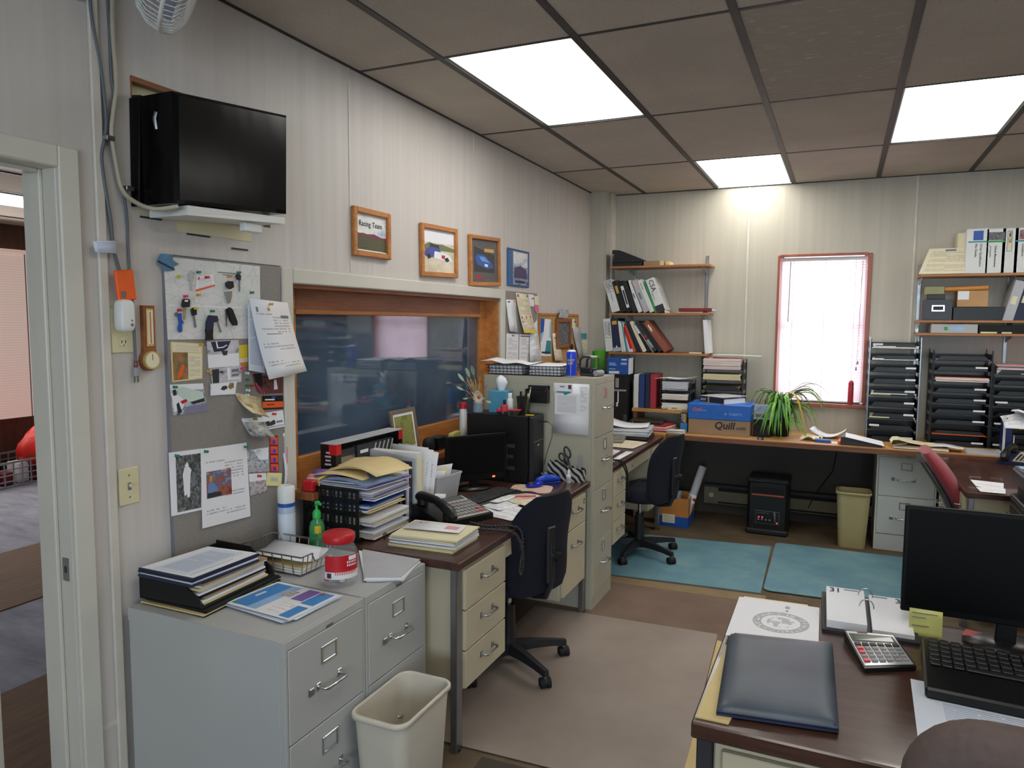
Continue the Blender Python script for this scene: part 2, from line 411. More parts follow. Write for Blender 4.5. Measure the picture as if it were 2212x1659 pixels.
m, t, bs = newmat('diffuser'); co = coords(t); s = nd(t, 'ShaderNodeSeparateXYZ', ins={0: co})
e = mth(t, 'SMOOTH_MIN', mth(t, 'MULTIPLY', mth(t, 'SUBTRACT', .30, mth(t, 'ABSOLUTE', s.outputs[0])), 4.6), 1., .5)
st = mth(t, 'MULTIPLY_ADD', e, 10., .72)
bs.inputs['Base Color'].default_value = rgb((230, 232, 226)); bs.inputs['Emission Color'].default_value = (1, .98, .91, 1); t.links.new(st, bs.inputs['Emission Strength']); DIFF = m
for i, j, l in LIGHTS: light(i, j, l)
for i, j in hid: light(i, j, 'fluorescent ceiling light panel behind the camera')

# casings of the doorway
b = MB(); w = .062; DO1 -= .02; DO0 += .02; DOZ -= .02
b.box((0, DO1, 0), (.018, DO1+w, DOZ+w), 'casing', .004); b.box((0, DO0-w, 0), (.018, DO0, DOZ+w), 'casing', .004); b.box((0, DO0, DOZ), (.018, DO1, DOZ+w), 'casing', .004)
struct('trim_1', b)
b = MB()
b.box((-.15, DO1, 0), (-.0005, DO1+.019, DOZ+.019), 'casing', .003); b.box((-.15, DO0-.019, 0), (-.0005, DO0, DOZ+.019), 'casing'); b.box((-.15, DO0, DOZ), (-.0005, DO1, DOZ+.019), 'casing', .003)
b.box((-.10, DO1-.012, 0), (-.055, DO1, DOZ), 'casing', .003); b.box((-.10, DO0, DOZ-.012), (-.055, DO1-.012, DOZ), 'casing', .003)
fr = struct('door_1', b)
b = MB(); b.box((-.045, DO1-.002, .86), (-.018, DO1, .93), 'steel'); b.box((-.036, DO1-.003, .885), (-.027, DO1-.0019, .905), 'ink'); ob('strike_plate', b, fr)
lf = thing('door_leaf', 'off-white door leaf standing open at the far left edge', 'door', (-.155, .505, .012), atan2(.852, -.150))
b = MB(); b.box((0, 0, 0), (.845, .036, 2.03), 'casing', .003); ob('panel', b, lf)
for s in (-1, 1):
    b = MB(); y = .019+s*.019; b.cyl((.78, y, .95), (.78, y+s*.012, .95), .028, 'steel'); b.cyl((.78, y+s*.012, .95), (.78, y+s*.035, .95), .011, 'steel'); b.ell((.78, y+s*.05, .95), (.05, .04, .05), 'steel'); ob('knob', b, lf)

# ---------------------------------------------------------------- the room beyond the doorway
BX = -5.9; b = MB()
m, t, bs = newmat('grey_carpet')
c = ramp(t, noise(t, coords(t, 'Object', (1, 3, 1)), 2.5, 5, .65), [(.35, rgb((126, 128, 138))), (.65, rgb((158, 160, 170)))]); t.links.new(c, bs.inputs['Base Color']); bs.inputs['Roughness'].default_value = .95; MATS['grey_carpet'] = m
wood('runner', (84, 62, 40), (112, 84, 56), 'y', .8); wood('wall_wood', (74, 46, 36), (104, 68, 52), 'z', .5)
b.box((BX, -1.2, -.05), (-.14, Y1, 0), 'grey_carpet'); struct('floor_2', b)
for x0, x1, l in ((-3.25, -2.19, 'brown carpet runner crossing the grey floor of the far room'), (-1.235, -.155, 'brown carpet runner just inside the doorway')):
    b = MB(); b.box((x0, -1.0, 0), (x1, 6.2, .006), 'runner', .002); solo('carpet_runner', b, l, 'rug')
b = MB(); b.box((BX-.1, -1.2, 0), (BX, Y1, 2.75), 'wall_wood'); struct('wall_far', b)
b = MB(); b.box((BX, -1.3, 0), (-.14, -1.2, 2.75), 'panel'); b.box((BX, Y1, 0), (-.14, Y1+.1, 2.75), 'panel'); struct('wall_side', b)
b = MB(); b.box((BX, -1.2, 2.62), (-.14, Y1, 2.7), 'ceiling_tile')
for i in range(5): b.box((-5.3+i*1.1, -1.2, 2.612), (-5.28+i*1.1, Y1, 2.62), 'tbar')
for i in range(7): b.box((BX, -.9+i*1.2, 2.612), (-.14, -.88+i*1.2, 2.62), 'tbar')
struct('ceiling_2', b)
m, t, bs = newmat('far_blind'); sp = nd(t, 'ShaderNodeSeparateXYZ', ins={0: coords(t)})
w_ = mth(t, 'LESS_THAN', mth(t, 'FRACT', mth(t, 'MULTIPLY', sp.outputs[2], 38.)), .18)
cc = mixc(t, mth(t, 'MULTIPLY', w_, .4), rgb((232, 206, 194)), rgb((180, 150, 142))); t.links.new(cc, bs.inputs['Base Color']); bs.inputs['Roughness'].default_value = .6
t.links.new(cc, bs.inputs['Emission Color']); bs.inputs['Emission Strength'].default_value = .35; MATS['far_blind'] = m  # weak emission in the blind stands in for daylight behind it
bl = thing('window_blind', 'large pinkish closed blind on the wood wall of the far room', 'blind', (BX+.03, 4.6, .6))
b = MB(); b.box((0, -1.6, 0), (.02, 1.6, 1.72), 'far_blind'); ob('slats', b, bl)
b = MB()
for k in range(9): b.box((.02, -1.45+.36*k, 0), (.023, -1.44+.36*k, 1.72), 'soft_ink')
ob('ladder_cords', b, bl)
b = MB(); b.box((-.01, -1.62, 1.72), (.05, 1.62, 1.76), 'far_blind', .004); ob('head_rail', b, bl)
for k, (x, y) in enumerate(((-4.2, 3.6), (-2.4, 1.0))):
    r = thing('ceiling_light', ('prismatic light panel in the far room ceiling', 'light panel over the middle of the far room')[k], 'ceiling light', (x, y, 2.608))
    b = MB(); b.box((-.3, -.6, 0), (.3, .6, .004), emit('far_light', (225, 240, 255), 5)); ob('diffuser', b, r)
    b = MB()
    for s in (-1, 1): b.box((s*.3, -.61, -.003), (s*.31, .61, .01), 'white_metal')
    ob('frame', b, r)
mat('grey_plastic', (150, 150, 154), .5); mat('red_vinyl', (214, 44, 26), .4); bk = at(40, 1038, z=0)
r = thing('laundry_basket', 'grey plastic lattice basket on the far room floor', 'basket', (bk.x, bk.y-.15, 0), radians(6))
b = MB(); h, w_, l_ = .26, .26, .36
for z in (.0, .06, .12, .18, h-.02):
    g = 1+.1*z/h; d = .02 if z in (0, h-.02) else .01
    for s in (-1, 1): b.box((s*w_*g-.006, -l_*g, z), (s*w_*g+.006, l_*g, z+d), 'grey_plastic'); b.box((-w_*g, s*l_*g-.006, z), (w_*g, s*l_*g+.006, z+d), 'grey_plastic')
for s in (-1, 1):
    for i in range(9): y = -l_+2*l_*i/8; b.box((s*w_*1.05-.004, y-.006, 0), (s*w_*1.05+.004, y+.006, h), 'grey_plastic')
    for i in range(7): x = -w_+2*w_*i/6; b.box((x-.006, s*l_*1.05-.004, 0), (x+.006, s*l_*1.05+.004, h), 'grey_plastic')
b.box((-w_, -l_, 0), (w_, l_, .01), 'grey_plastic'); ob('lattice', b, r)
for k in range(8):
    b = MB(); x, y = (k % 2-.5)*.22, (k//2-1.5)*.155; b.box((x-.08, y-.06, .012), (x+.08, y+.06, .14+.04*(k % 3)), ('dark_plastic', 'white_plastic', 'navy', 'maroon')[k % 4], .01)
    solo('toy_block', b, 'small coloured box inside the far room basket', 'box', (bk.x, bk.y-.15, 0), radians(6), 'boxes in the far room basket')
def blob(ctr, sz, seed, amp=.18, n=18, k=12):
    R2 = random.Random(seed); ph = [R2.uniform(0, 6.28) for _ in range(8)]; rings = []
    for i in range(k+1):
        a = -pi/2+pi*i/k; ca = max(cos(a), 1e-3)
        rings.append([(ctr[0]+sz[0]/2*ca*cos(2*pi*j/n)*(1+amp*sin(6*pi*j/n+ph[0]+a*2)*cos(2*a+ph[1])), ctr[1]+sz[1]/2*ca*sin(2*pi*j/n)*(1+amp*sin(8*pi*j/n+ph[2]+a)), ctr[2]+sz[2]/2*sin(a)*(1+amp*cos(6*pi*j/n+ph[3]))) for j in range(n)])
    return rings
r = thing('play_bag', 'crumpled red and orange vinyl bag behind the far room basket', 'bag', (-5.35, bk.y+.42, 0))
b = MB(); b.loft(blob((0, 0, .33), (.4, .9, .55), 4), 'red_vinyl', False); ob('bag_body', b, r)
b = MB(); b.loft(blob((.16, -.25, .36), (.2, .34, .4), 9), 'orange', False); ob('pocket', b, r)
b = MB(); b.loft(blob((.2, .12, .4), (.12, .2, .16), 7), 'teal', False); ob('buckle', b, r)

# ---------------------------------------------------------------- back window, blind, sill
b = MB(); wood('red_wood', (142, 74, 52), (168, 92, 68), 'z', .35)
yw = Y1+.12
b.box((WX0-.002, Y1-.012, BZ0-.02), (WX0+.016, yw, BZ1), 'red_wood', .003); b.box((WX1-.03, Y1-.012, BZ0-.02), (WX1+.002, yw, BZ1), 'red_wood', .003)
b.box((WX0+.016, Y1-.012, BZ1-.014), (WX1-.03, yw, BZ1+.006), 'red_wood', .003)
b.box((WX0-.02, Y1-.05, BZ0-.03), (WX1+.02, yw, BZ0), 'red_wood', .004)
b.box((WX0+.016, yw-.02, BZ0), (WX0+.04, yw, BZ1), 'white_metal'); b.box((WX1-.054, yw-.02, BZ0), (WX1-.03, yw, BZ1), 'white_metal'); b.box((WX0+.04, yw-.02, 1.6), (WX1-.054, yw, 1.64), 'white_metal')
w1 = struct('window_1', b)
b = MB(); b.box((WX0+.02, yw+.0, BZ0), (WX1-.034, yw+.004, BZ1-.014), glassy('window_glass', (230, 240, 250), .08, .02)); ob('window_pane', b, w1)
m, t, bs = newmat('blind_slat'); out = t.nodes['Material Output']
tl = nd(t, 'ShaderNodeBsdfTranslucent', ins={0: rgb((255, 240, 244))}); mx = nd(t, 'ShaderNodeMixShader', ins={0: .55, 1: bs.outputs[0], 2: tl.outputs[0]}); t.links.new(mx.outputs[0], out.inputs[0])
t.links.new(ramp(t, noise(t, coords(t), 6), [(.4, rgb((240, 230, 232))), (.6, rgb((246, 238, 240)))]), bs.inputs['Base Color']); MATS['blind_slat'] = m
r = thing('window_blind', 'white horizontal slat blind glowing in the small window of the back wall', 'blind', ((WX0+WX1)/2, Y1+.045, BZ0))
hw = (WX1-WX0)/2-.036; H = BZ1-BZ0-.02; ns = 54; cx = -.006
b = MB(); b.box((cx-hw, -.014, H-.028), (cx+hw, .014, H), 'white_plastic', .003); ob('head_rail', b, r)
for i in range(ns):
    z = .03+(H-.07)*i/(ns-1); b = MB(); a = radians(58); c_, s_ = .0125*cos(a), .0125*sin(a)
    b.add([(cx-hw, -c_, z-s_), (cx+hw, -c_, z-s_), (cx+hw, c_, z+s_), (cx-hw, c_, z+s_), (cx-hw, -c_, z-s_+.0006), (cx+hw, -c_, z-s_+.0006), (cx+hw, c_, z+s_+.0006), (cx-hw, c_, z+s_+.0006)], [(3, 2, 1, 0), (4, 5, 6, 7), (0, 1, 5, 4), (2, 3, 7, 6)], 'blind_slat'); ob('slat', b, r)
b = MB(); b.box((cx-hw, -.01, .004), (cx+hw, .01, .018), 'white_plastic', .002); ob('bottom_rail', b, r)
b = MB()
for x in (-.22, .02, .24): b.cyl((cx+x, -.015, .02), (cx+x, -.015, H-.02), .0012, 'soft_ink', 5)
ob('ladder_cords', b, r)
b = MB(); b.cyl((cx-.245, -.024, H-.03), (cx-.25, -.026, H-.52), .004, 'grey_plastic', 6); ob('tilt_wand', b, r)
b = MB(); b.tube([(cx+.285, -.022, H-.03), (cx+.282, -.024, .34)], .0012, 'soft_ink', 5); b.tube([(cx+.29, -.02, H-.03), (cx+.272, -.022, .29)], .0012, 'soft_ink', 5)
for x, z in ((.282, .32), (.272, .27)): b.cyl((cx+x, -.024, z), (cx+x, -.024, z+.03), .009, 'grey_plastic', 8, .003)
ob('pull_cord', b, r)

# ---------------------------------------------------------------- interior window in the left wall
b = MB(); cw = .062
b.box((0, WY0-cw, WZ0-.02), (.02, WY0, WZ1+cw), 'casing', .005); b.box((0, WY1, WZ0-.02), (.02, WY1+cw, WZ1+cw), 'casing', .005); b.box((0, WY0, WZ1), (.02, WY1, WZ1+cw), 'casing', .005)
struct('trim_2', b)
b = MB(); gx0 = -.10
b.box((gx0-.03, WY0, WZ0), (gx0+.012, 2.478, WZ1), 'oak', .003); b.box((gx0-.03, 4.225, WZ0), (gx0+.012, WY1, WZ1), 'oak', .003)
b.box((gx0-.03, 2.478, 1.676), (gx0+.012, 4.225, WZ1), 'oak_dark', .003); b.box((gx0+.002, 2.47, 1.668), (gx0+.02, 4.233, 1.69), 'oak', .003); b.box((gx0-.03, 2.478, WZ0), (gx0+.012, 4.225, 1.045), 'oak', .003)
b.box((gx0+.012, WY0, WZ1-.016), (-.001, WY1, WZ1), 'oak_dark'); b.box((gx0+.012, WY1-.016, WZ0), (-.001, WY1, WZ1-.016), 'oak'); b.box((gx0+.012, WY0, WZ0), (-.001, WY0+.016, WZ1-.016), 'oak')
w2 = struct('window_2', b)
m, t, bs = newmat('dark_glass')
t.links.new(ramp(t, noise(t, coords(t, 'Object', (1, 1, 1.5)), 2.2, 4), [(.3, rgb((52, 70, 92))), (.75, rgb((84, 102, 122)))]), bs.inputs['Base Color'])
bs.inputs['Roughness'].default_value = .035; bs.inputs['IOR'].default_value = 2.1; MATS['dark_glass'] = m
b = MB(); b.box((gx0-.018, 2.47, 1.035), (gx0-.008, 4.235, 1.69), 'dark_glass'); ob('window_pane', b, w2)
b = MB(); b.box((gx0+.012, WY0+.004, WZ0), (-.001, WY1-.004, WZ0+.012), 'oak_dark')
b.box((-.001, WY0-.03, WZ0-.022), (.125, 3.78, WZ0+.012), 'oak_dark', .004); ob('window_sill', b, w2)

# ---------------------------------------------------------------- rear window behind the camera + sky
b = MB(); b.box((RW[0]-.05, Y0, RW[2]-.05), (RW[1]+.05, Y0+.02, RW[2]), 'casing'); b.box((RW[0]-.05, Y0, RW[3]), (RW[1]+.05, Y0+.02, RW[3]+.05), 'casing')
for x in (RW[0]-.05, RW[1], (RW[0]+RW[1])/2-.025): b.box((x, Y0, RW[2]), (x+.05, Y0+.02, RW[3]), 'casing')
struct('window_3', b)
wd = bpy.data.worlds.new('world'); SC.world = wd; wd.use_nodes = True; t = wd.node_tree
sky = nd(t, 'ShaderNodeTexSky'); sky.sky_type = 'HOSEK_WILKIE'; sky.turbidity = 6; sky.sun_direction = V((.3, -.5, .75)).normalized()
bg = t.nodes['Background']; mxw = nd(t, 'ShaderNodeMix', data_type='RGBA'); mxw.inputs[0].default_value = .75
t.links.new(sky.outputs[0], mxw.inputs[6]); mxw.inputs[7].default_value = (.82, .9, 1, 1); t.links.new(mxw.outputs[2], bg.inputs[0]); bg.inputs[1].default_value = 2.6
def area(name, loc, rot, sx, sy, p, c):
    l = bpy.data.lights.new(name, 'AREA'); l.shape = 'RECTANGLE'; l.size = sx; l.size_y = sy; l.energy = p; l.color = c
    o = bpy.data.objects.new(name, l); COL.objects.link(o); o.location = loc; o.rotation_euler = rot; return o
area('rear_daylight', (3.0, Y0-.02, 1.55), (radians(90), 0, 0), 2.7, 1.25, 100, (.70, .86, 1))
area('back_daylight', ((WX0+WX1)/2, Y1+.19, 1.6), (radians(-90), 0, 0), .62, 1.15, 14, (1, .97, .98))
area('far_room_daylight', (-5.6, 3.6, 1.5), (0, radians(-90), 0), 1.6, 3.0, 45, (1, .92, .88))
SC.view_settings.view_transform = 'Standard'; SC.view_settings.look = 'None'; SC.view_settings.gamma = 1; SC.view_settings.exposure = 0
# ---------------------------------------------------------------- filing cabinets
def handle(m='chrome', w=.1, d=.035, r=.005):
    b = MB()
    b.tube([(0, -w/2, 0), (d*.8, -w/2, 0), (d, -w/2+.008, 0), (d, w/2-.008, 0), (d*.8, w/2, 0), (0, w/2, 0)], r, m, 8)
    for s in (-1, 1): b.box((0, s*w/2-.009, -.012), (.003, s*w/2+.009, .012), m, .001)
    return b
def label_holder(w=.075, h=.055, m='chrome', card=None):
    b = MB()
    for s in (-1, 1): b.box((0, s*(w/2-.004)-.004, -h/2), (.005, s*(w/2-.004)+.004, h/2), m, .0015); b.box((0, -w/2+.008, s*(h/2-.004)-.004), (.005, w/2-.008, s*(h/2-.004)+.004), m, .0015)
    if card: b.box((0, -w/2+.008, -h/2+.008), (.0015, w/2-.008, h/2-.008), card)
    return b
def cabinet(name, label, loc, rz, w, d, h, tops, body, hm='chrome', group=None, cards=None, lab=(.075, .055), latch=True, recess=False, hz=.6, lz=.22):
    """tops: heights of the drawer boundaries, top to bottom; front faces +x"""
    r = thing(name, label, 'filing cabinet', loc, rz, group)
    b = MB(); t = .012
    b.box((-d, -w/2, 0), (-.018, w/2, h-.001), body, .003)
    b.box((-.018, -w/2, 0), (0, -w/2+t, h), body, .001); b.box((-.018, w/2-t, 0), (0, w/2, h), body, .001)
    b.box((-.018, -w/2+t, tops[0]), (0, w/2-t, h), body, .001); b.box((-.018, -w/2+t, 0), (0, w/2-t, tops[-1]-.004), body, .001)
    b.box((-d, -w/2-.0012, h-.042), (-.001, -w/2, h-.001), body); b.box((-.0005, -w*.02, h-.027), (.001, w*.07, h-.018), 'steel')
    ob('body', b, r)
    for i in range(len(tops)-1):
        z1, z0 = tops[i]-.002, tops[i+1]+.002
        b = MB(); b.box((-.017, -w/2+t+.002, z0), (.002, w/2-t-.002, z1), body, .002); dr = ob('drawer', b, r)
        H = z1-z0
        q = ob('handle', handle(hm), dr); q.location = (.002, 0, z1-H*hz)
        q = ob('label_holder', label_holder(*lab, card=cards[i] if cards else None), dr); q.location = (.002, 0, z1-H*lz)
        if latch: b = MB(); b.box((0, -.012, -.012), (.008, .012, .012), 'steel', .003); q = ob('latch', b, dr); q.location = (.002, -.085, z1-H*hz)
    return r
g = 'grey two-drawer filing cabinets'
cabinet('filing_cabinet', 'light grey two-drawer filing cabinet nearest the doorway', (.664, 1.722, 0), 0, .378, .63, .737, [.71, .425, .14], 'grey_metal', group=g, hz=.57, lz=.25)
cabinet('filing_cabinet', 'light grey two-drawer filing cabinet beside the wooden desk, behind the cream wastebasket', (.664, 2.104, 0), 0, .376, .63, .737, [.71, .425, .14], 'grey_metal', group=g, hz=.57, lz=.25)
cabinet('tall_filing_cabinet', 'tall beige four-drawer filing cabinet between the two wooden desks', (.815, 4.048, 0), 0, .375, .69, 1.33, [1.292, .99, .69, .385, .08], 'olive_metal', lab=(.05, .065), latch=False, hz=.46, lz=.17, cards=['orange', 'cream_paper', 'grey_paper', 'grey_paper'])
cabinet('filing_cabinet', 'white two-drawer filing cabinet under the back counter', (2.515, 5.85, 0), -pi/2, .385, .5, .722, [.69, .40, .12], 'white_metal', group=g, hz=.56, lz=.23)

# ---------------------------------------------------------------- wooden-top steel desks
def desk(label, loc, rz, L, D, peds, top='walnut', metal='beige_metal', h=.75, apron=True, legs=True):
    """front faces +x, runs along y from 0 to L; peds = [(y0, y1, [drawer tops], bottom)]"""
    r = thing('office_desk', label, 'desk', loc, rz, 'steel desks with dark wooden tops')
    b = MB(); b.box((-D, 0, h-.032), (0, L, h), top, .004); ob('desktop', b, r)
    b = MB(); b.box((-.0005, .001, h-.033), (.002, L-.001, h-.029), 'steel'); 
    z1 = h-.033
    if legs:
        for y in (.012, L-.06):
            for x in (-.03, -D+.03): b2 = MB(); b2.box((x-.014, y, .0), (x+.014, y+.048, z1), 'steel', .003); b2.cyl((x, y+.024, 0), (x, y+.024, .012), .018, 'dark_plastic', 10); ob('leg', b2, r)
    b = MB(); b.box((-D+.035, .06, .25), (-D+.05, L-.06, z1), metal)
    ob('modesty_panel', b, r); b = MB()
    if apron: b.box((-.06, peds[0][1]+.001, z1-.085), (-.02, peds[-1][0]-.001, z1-.001), metal, .002)
    ob('apron', b, r)
    for y0, y1, tops, bot in peds:
        b = MB(); b.box((-D+.06, y0, bot), (-.022, y1, z1-.001), metal, .004); pd = ob('pedestal', b, r)
        for i in range(len(tops)-1):
            b = MB(); b.box((-.0215, y0+.014, tops[i+1]+.003), (-.004, y1-.014, tops[i]-.003), metal, .002); dr = ob('drawer', b, r)
            q = ob('handle', handle('steel', .1, .03, .004), dr); q.location = (-.004, (y0+y1)/2, tops[i]-(.062 if tops[i]-tops[i+1] < .2 else .085))
    return r
D1 = desk('long dark-topped desk under the interior window, with beige drawers', (.80, 2.305, 0), 0, 1.55, .765, [(.05, .435, [.705, .545, .385, .235], .225), (1.12, 1.49, [.705, .545, .215], .2)])
b = MB(); b.cyl((0, 0, 0), (.001, 0, 0), .016, 'green', 16); b.box((.001, -.008, -.003), (.0014, .008, .003), 'white_paper'); q = ob('round_sticker', b, D1); q.location = (-.0038, 1.45, .66)
D2 = desk('dark-topped desk beyond the tall filing cabinet, below the book shelves', (.80, 4.262, 0), 0, 1.43, .70, [(.05, .36, [.705, .545, .39, .245], .235), (1.06, 1.37, [.705, .545, .235], .225)])
b = MB(); b.cyl((0, 0, 0), (.008, 0, 0), .007, 'chrome', 12); q = ob('lock', b, D2); q.location = (-.02, .55, .665)
def desk3():
    r = thing('office_desk', 'dark-topped desk in the right foreground holding the navy folder and calculator', 'desk', (1.78, 1.588, 0), 0, 'steel desks with dark wooden tops')
    L, D = 1.6, .835; b = MB(); b.box((0, 0, .712), (L, D, .75), 'walnut_x', .004); ob('desktop', b, r)
    for x in (.01, L-.05):
        for y in (.02, D-.05): b = MB(); b.box((x, y, 0), (x+.035, y+.035, .711), 'charcoal', .003); ob('leg', b, r)
    for x0, x1 in ((.047, .47), (1.1, 1.55)):
        b = MB(); b.box((x0, .03, .12), (x1, D-.06, .7105), 'beige_metal', .004); ob('pedestal', b, r)
        for z0, z1 in ((.53, .69), (.35, .51), (.14, .33)):
            b = MB(); b.box((x0+.02, .012, z0), (x1-.02, .0295, z1), 'beige_metal', .003); dr = ob('drawer', b, r)
            q = ob('handle', handle('steel', .1, .03, .004), dr); q.matrix_basis = M.Translation(((x0+x1)/2, .012, z1-.06)) @ M.Rotation(-pi/2, 4, 'Z')
    b = MB(); b.box((.47, .04, .63), (1.1, .06, .711), 'beige_metal'); ob('modesty_panel', b, r)
desk3()
D4 = desk('dark-topped desk at the right edge of the room with the telephone on it', (2.69, 5.66, 0), pi, 1.17, .80, [(.05, .40, [.705, .545, .385, .235], .225), (.80, 1.12, [.705, .545, .215], .2)])

# ---------------------------------------------------------------- back counter
r = thing('counter', 'long plywood counter running along the back wall under the window', 'counter', (0, 0, 0))
m_, y_ = 'counter_wood', 5.70
wood('counter_wood', (176, 124, 66), (214, 164, 100), 'x', .4); wood('edge_wood', (104, 66, 44), (140, 92, 62), 'x', .5)
b = MB(); b.box((.815, 5.715, .727), (5.2, 6.39, .764), 'counter_wood', .003); ob('worktop', b, r)
b = MB(); b.box((.815, 5.70, .722), (5.2, 5.7148, .7635), 'edge_wood', .004); ob('front_edge', b, r)
b = MB(); b.box((.03, 5.715, .66), (.813, 6.17, .764), 'counter_wood', .003); ob('end_worktop', b, r)
for x in (3.6, 5.1): b = MB(); b.box((x, 5.8, 0), (x+.05, 6.3, .726), 'edge_wood'); ob('support', b, r)

# ---------------------------------------------------------------- task chairs
def task_chair(label, loc, base_rot, face, hm='navy'):
    r = thing('task_chair', label, 'chair', loc, face, 'navy task chairs')
    # local: faces -x, backrest at +x
    b = MB(); b.cyl((0, 0, .06), (0, 0, .10), .042, 'dark_plastic', 16, .034); b.cyl((0, 0, .10), (0, 0, .30), .036, 'dark_plastic', 16, .03); b.cyl((0, 0, .30), (0, 0, .40), .014, 'chrome', 12); ob('column', b, r)
    for k in range(5):
        a = base_rot-face+2*pi*k/5; ca, sa = cos(a), sin(a); b = MB()
        rings = []
        for t, wd, z0, z1 in ((.03, .052, .065, .118), (.12, .044, .072, .112), (.22, .036, .068, .098), (.295, .03, .058, .086)):
            rings.append([(ca*t-sa*wd/2*s, sa*t+ca*wd/2*s, z) for s, z in ((-1, z0), (1, z0), (.7, z1), (-.7, z1))])
        b.loft(rings, 'dark_plastic', True, False); lg = ob('base_leg', b, r)
        b = MB(); c2 = a+1.2+k*1.9; dx, dy = cos(c2), sin(c2); cx, cy = ca*.285, sa*.285
        b.cyl((cx, cy, .045), (cx, cy, .066), .01, 'steel', 8)
        for s in (-1, 1): b.cyl((cx+dx*.004*s, cy+dy*.004*s, .0255), (cx+dx*.024*s, cy+dy*.024*s, .0255), .0255, 'matte_black', 16)
        b.cyl((cx-dx*.004, cy-dy*.004, .03), (cx+dx*.004, cy+dy*.004, .03), .022, 'dark_plastic', 12); ob('caster', b, lg)
    b = MB(); b.cbox((0, 0, .405), (.2, .16, .03), 'dark_plastic', .006); b.tube([(.02, 0, .40), (.16, 0, .385), (.235, 0, .40), (.262, 0, .46), (.266, 0, .62), (.262, 0, .70)], [.016, .016, .015, .014, .013, .012], 'dark_plastic', 8)
    b.cbox((.262, 0, .60), (.02, .055, .26), 'dark_plastic', .006); ob('back_support', b, r)
    b = MB(); b.cyl((.272, 0, .60), (.30, 0, .60), .008, 'steel', 8); b.cyl((.30, 0, .60), (.325, 0, .60), .024, 'matte_black', 10, .02); ob('tension_knob', b, r)
    b = MB(); b.tube([(.0, .1, .41), (.0, .2, .405), (.0, .235, .40)], .006, 'dark_plastic', 6); b.ell((0, .24, .40), (.03, .04, .02), 'dark_plastic'); ob('lever', b, r)
    b = MB(); rings = []
    for z, s in ((.418, .86), (.425, .97), (.45, 1.0), (.475, .97), (.49, .86), (.494, .5)):
        rings.append([(x*s*(1)+(-.01), y*s, z+(.012*(abs(y)/.23)**2 if z > .46 else 0)-(.03*max(0, (-x-.1)/.13) if x < -.1 else 0)) for x, y in rrect(.46, .48, .14, 5)])
    b.loft(rings, 'fabric_navy'); ob('seat', b, r)
    b = MB(); rings = []
    for i in range(13):
        t = i/12; z = .42+.46*t; hw = .205*(1-.35*max(0, (t-.62)/.38)**2.2)*(1-.12*max(0, (.2-t)/.2)**1.5); cx = .225+.02*sin(t*pi)*-1+.055*t*t
        e = .35+.65*min(1, 4*t, 4*(1-t)+.001); th = .034*e
        ring = []
        for j in range(20):
            a = 2*pi*j/20; ca, sa = cos(a), sin(a); y = hw*(abs(sa)**.7)*(1 if sa > 0 else -1)*(1 if 0 < i < 12 else .82)
            ring.append((cx+th*ca*(abs(ca)**-.2 if abs(ca) > .05 else 1)-.035*(y/.2)**2*1.0, y, z))
        rings.append(ring)
    b.loft(rings, 'fabric_navy'); bk = ob('backrest', b, r)
    return r
task_chair('navy task chair pushed up to the long desk under the interior window', (.655, 3.07, 0), radians(-30), radians(-20))
task_chair('navy task chair on the blue mat, in front of the desk beyond the tall cabinet', (.80, 4.98, 0), radians(-26), radians(-17))

# ---------------------------------------------------------------- floor mats
m, t, bs = newmat('blue_mat')
c = ramp(t, noise(t, coords(t), 3.2, 4, .6), [(.35, rgb((96, 140, 158))), (.6, rgb((116, 156, 166))), (.78, rgb((136, 158, 156)))]); t.links.new(c, bs.inputs['Base Color']); bs.inputs['Roughness'].default_value = .6; MATS['blue_mat'] = m
m, t, bs = newmat('chair_mat')
c = ramp(t, noise(t, coords(t), 1.5, 4, .6), [(.35, rgb((142, 128, 120))), (.7, rgb((162, 148, 138)))]); t.links.new(c, bs.inputs['Base Color']); bs.inputs['Roughness'].default_value = .45; MATS['chair_mat'] = m
def flat(name, label, pts, m, z0, z1, cat='mat', group=None):
    x, y = pts[0][0], pts[0][1]; b = MB(); b.prism([(p[0]-x, p[1]-y) for p in pts], 0, z1-z0, m); return solo(name, b, label, cat, (x, y, z0), 0, group)
def rquad(pts, r=.06, n=4):
    out = []; L = len(pts)
    for i in range(L):
        p = V(pts[i][:2]); a = (V(pts[i-1][:2])-p).normalized()*r; c = (V(pts[(i+1) % L][:2])-p).normalized()*r
        for k in range(n+1):
            t = k/n; q = (p+a)*(1-t)**2+p*2*t*(1-t)+(p+c)*t*t; out.append((q.x, q.y))
    return out
G = lambda x, y: tuple(at(x, y, z=0)[:2])
flat('floor_mat', 'blue floor mat under the chair beyond the tall cabinet', [(.42, 4.46), G(1643, 1283), G(1666, 1182), (.42, 5.42)], 'blue_mat', .001, .006, group='blue floor mats')
flat('floor_mat', 'blue floor mat with rounded corners in front of the white filing cabinet', rquad([(1.675, 4.60), (3.4, 4.68), (3.4, 5.70), (1.665, 5.66)], .05), 'blue_mat', .0062, .0115, group='blue floor mats')
flat('chair_mat', 'greyish tan vinyl chair mat in the middle of the floor', rquad([(.50, 3.78), (1.52, 3.83), (1.60, 2.40), (.52, 2.36)], .02), 'chair_mat', .0045, .0075)
mat('plywood', (206, 184, 128), .6, var=.08); mat('brown_carpet', (122, 102, 88), .95, var=.1, scale=5, bump=.3)
flat('carpet_piece', 'flat brown carpet piece between the tan chair mat and the blue mats', [(.35, 3.3), (2.6, 3.35), (2.6, 4.42), (.35, 4.34)], 'brown_carpet', .0005, .004, 'rug')
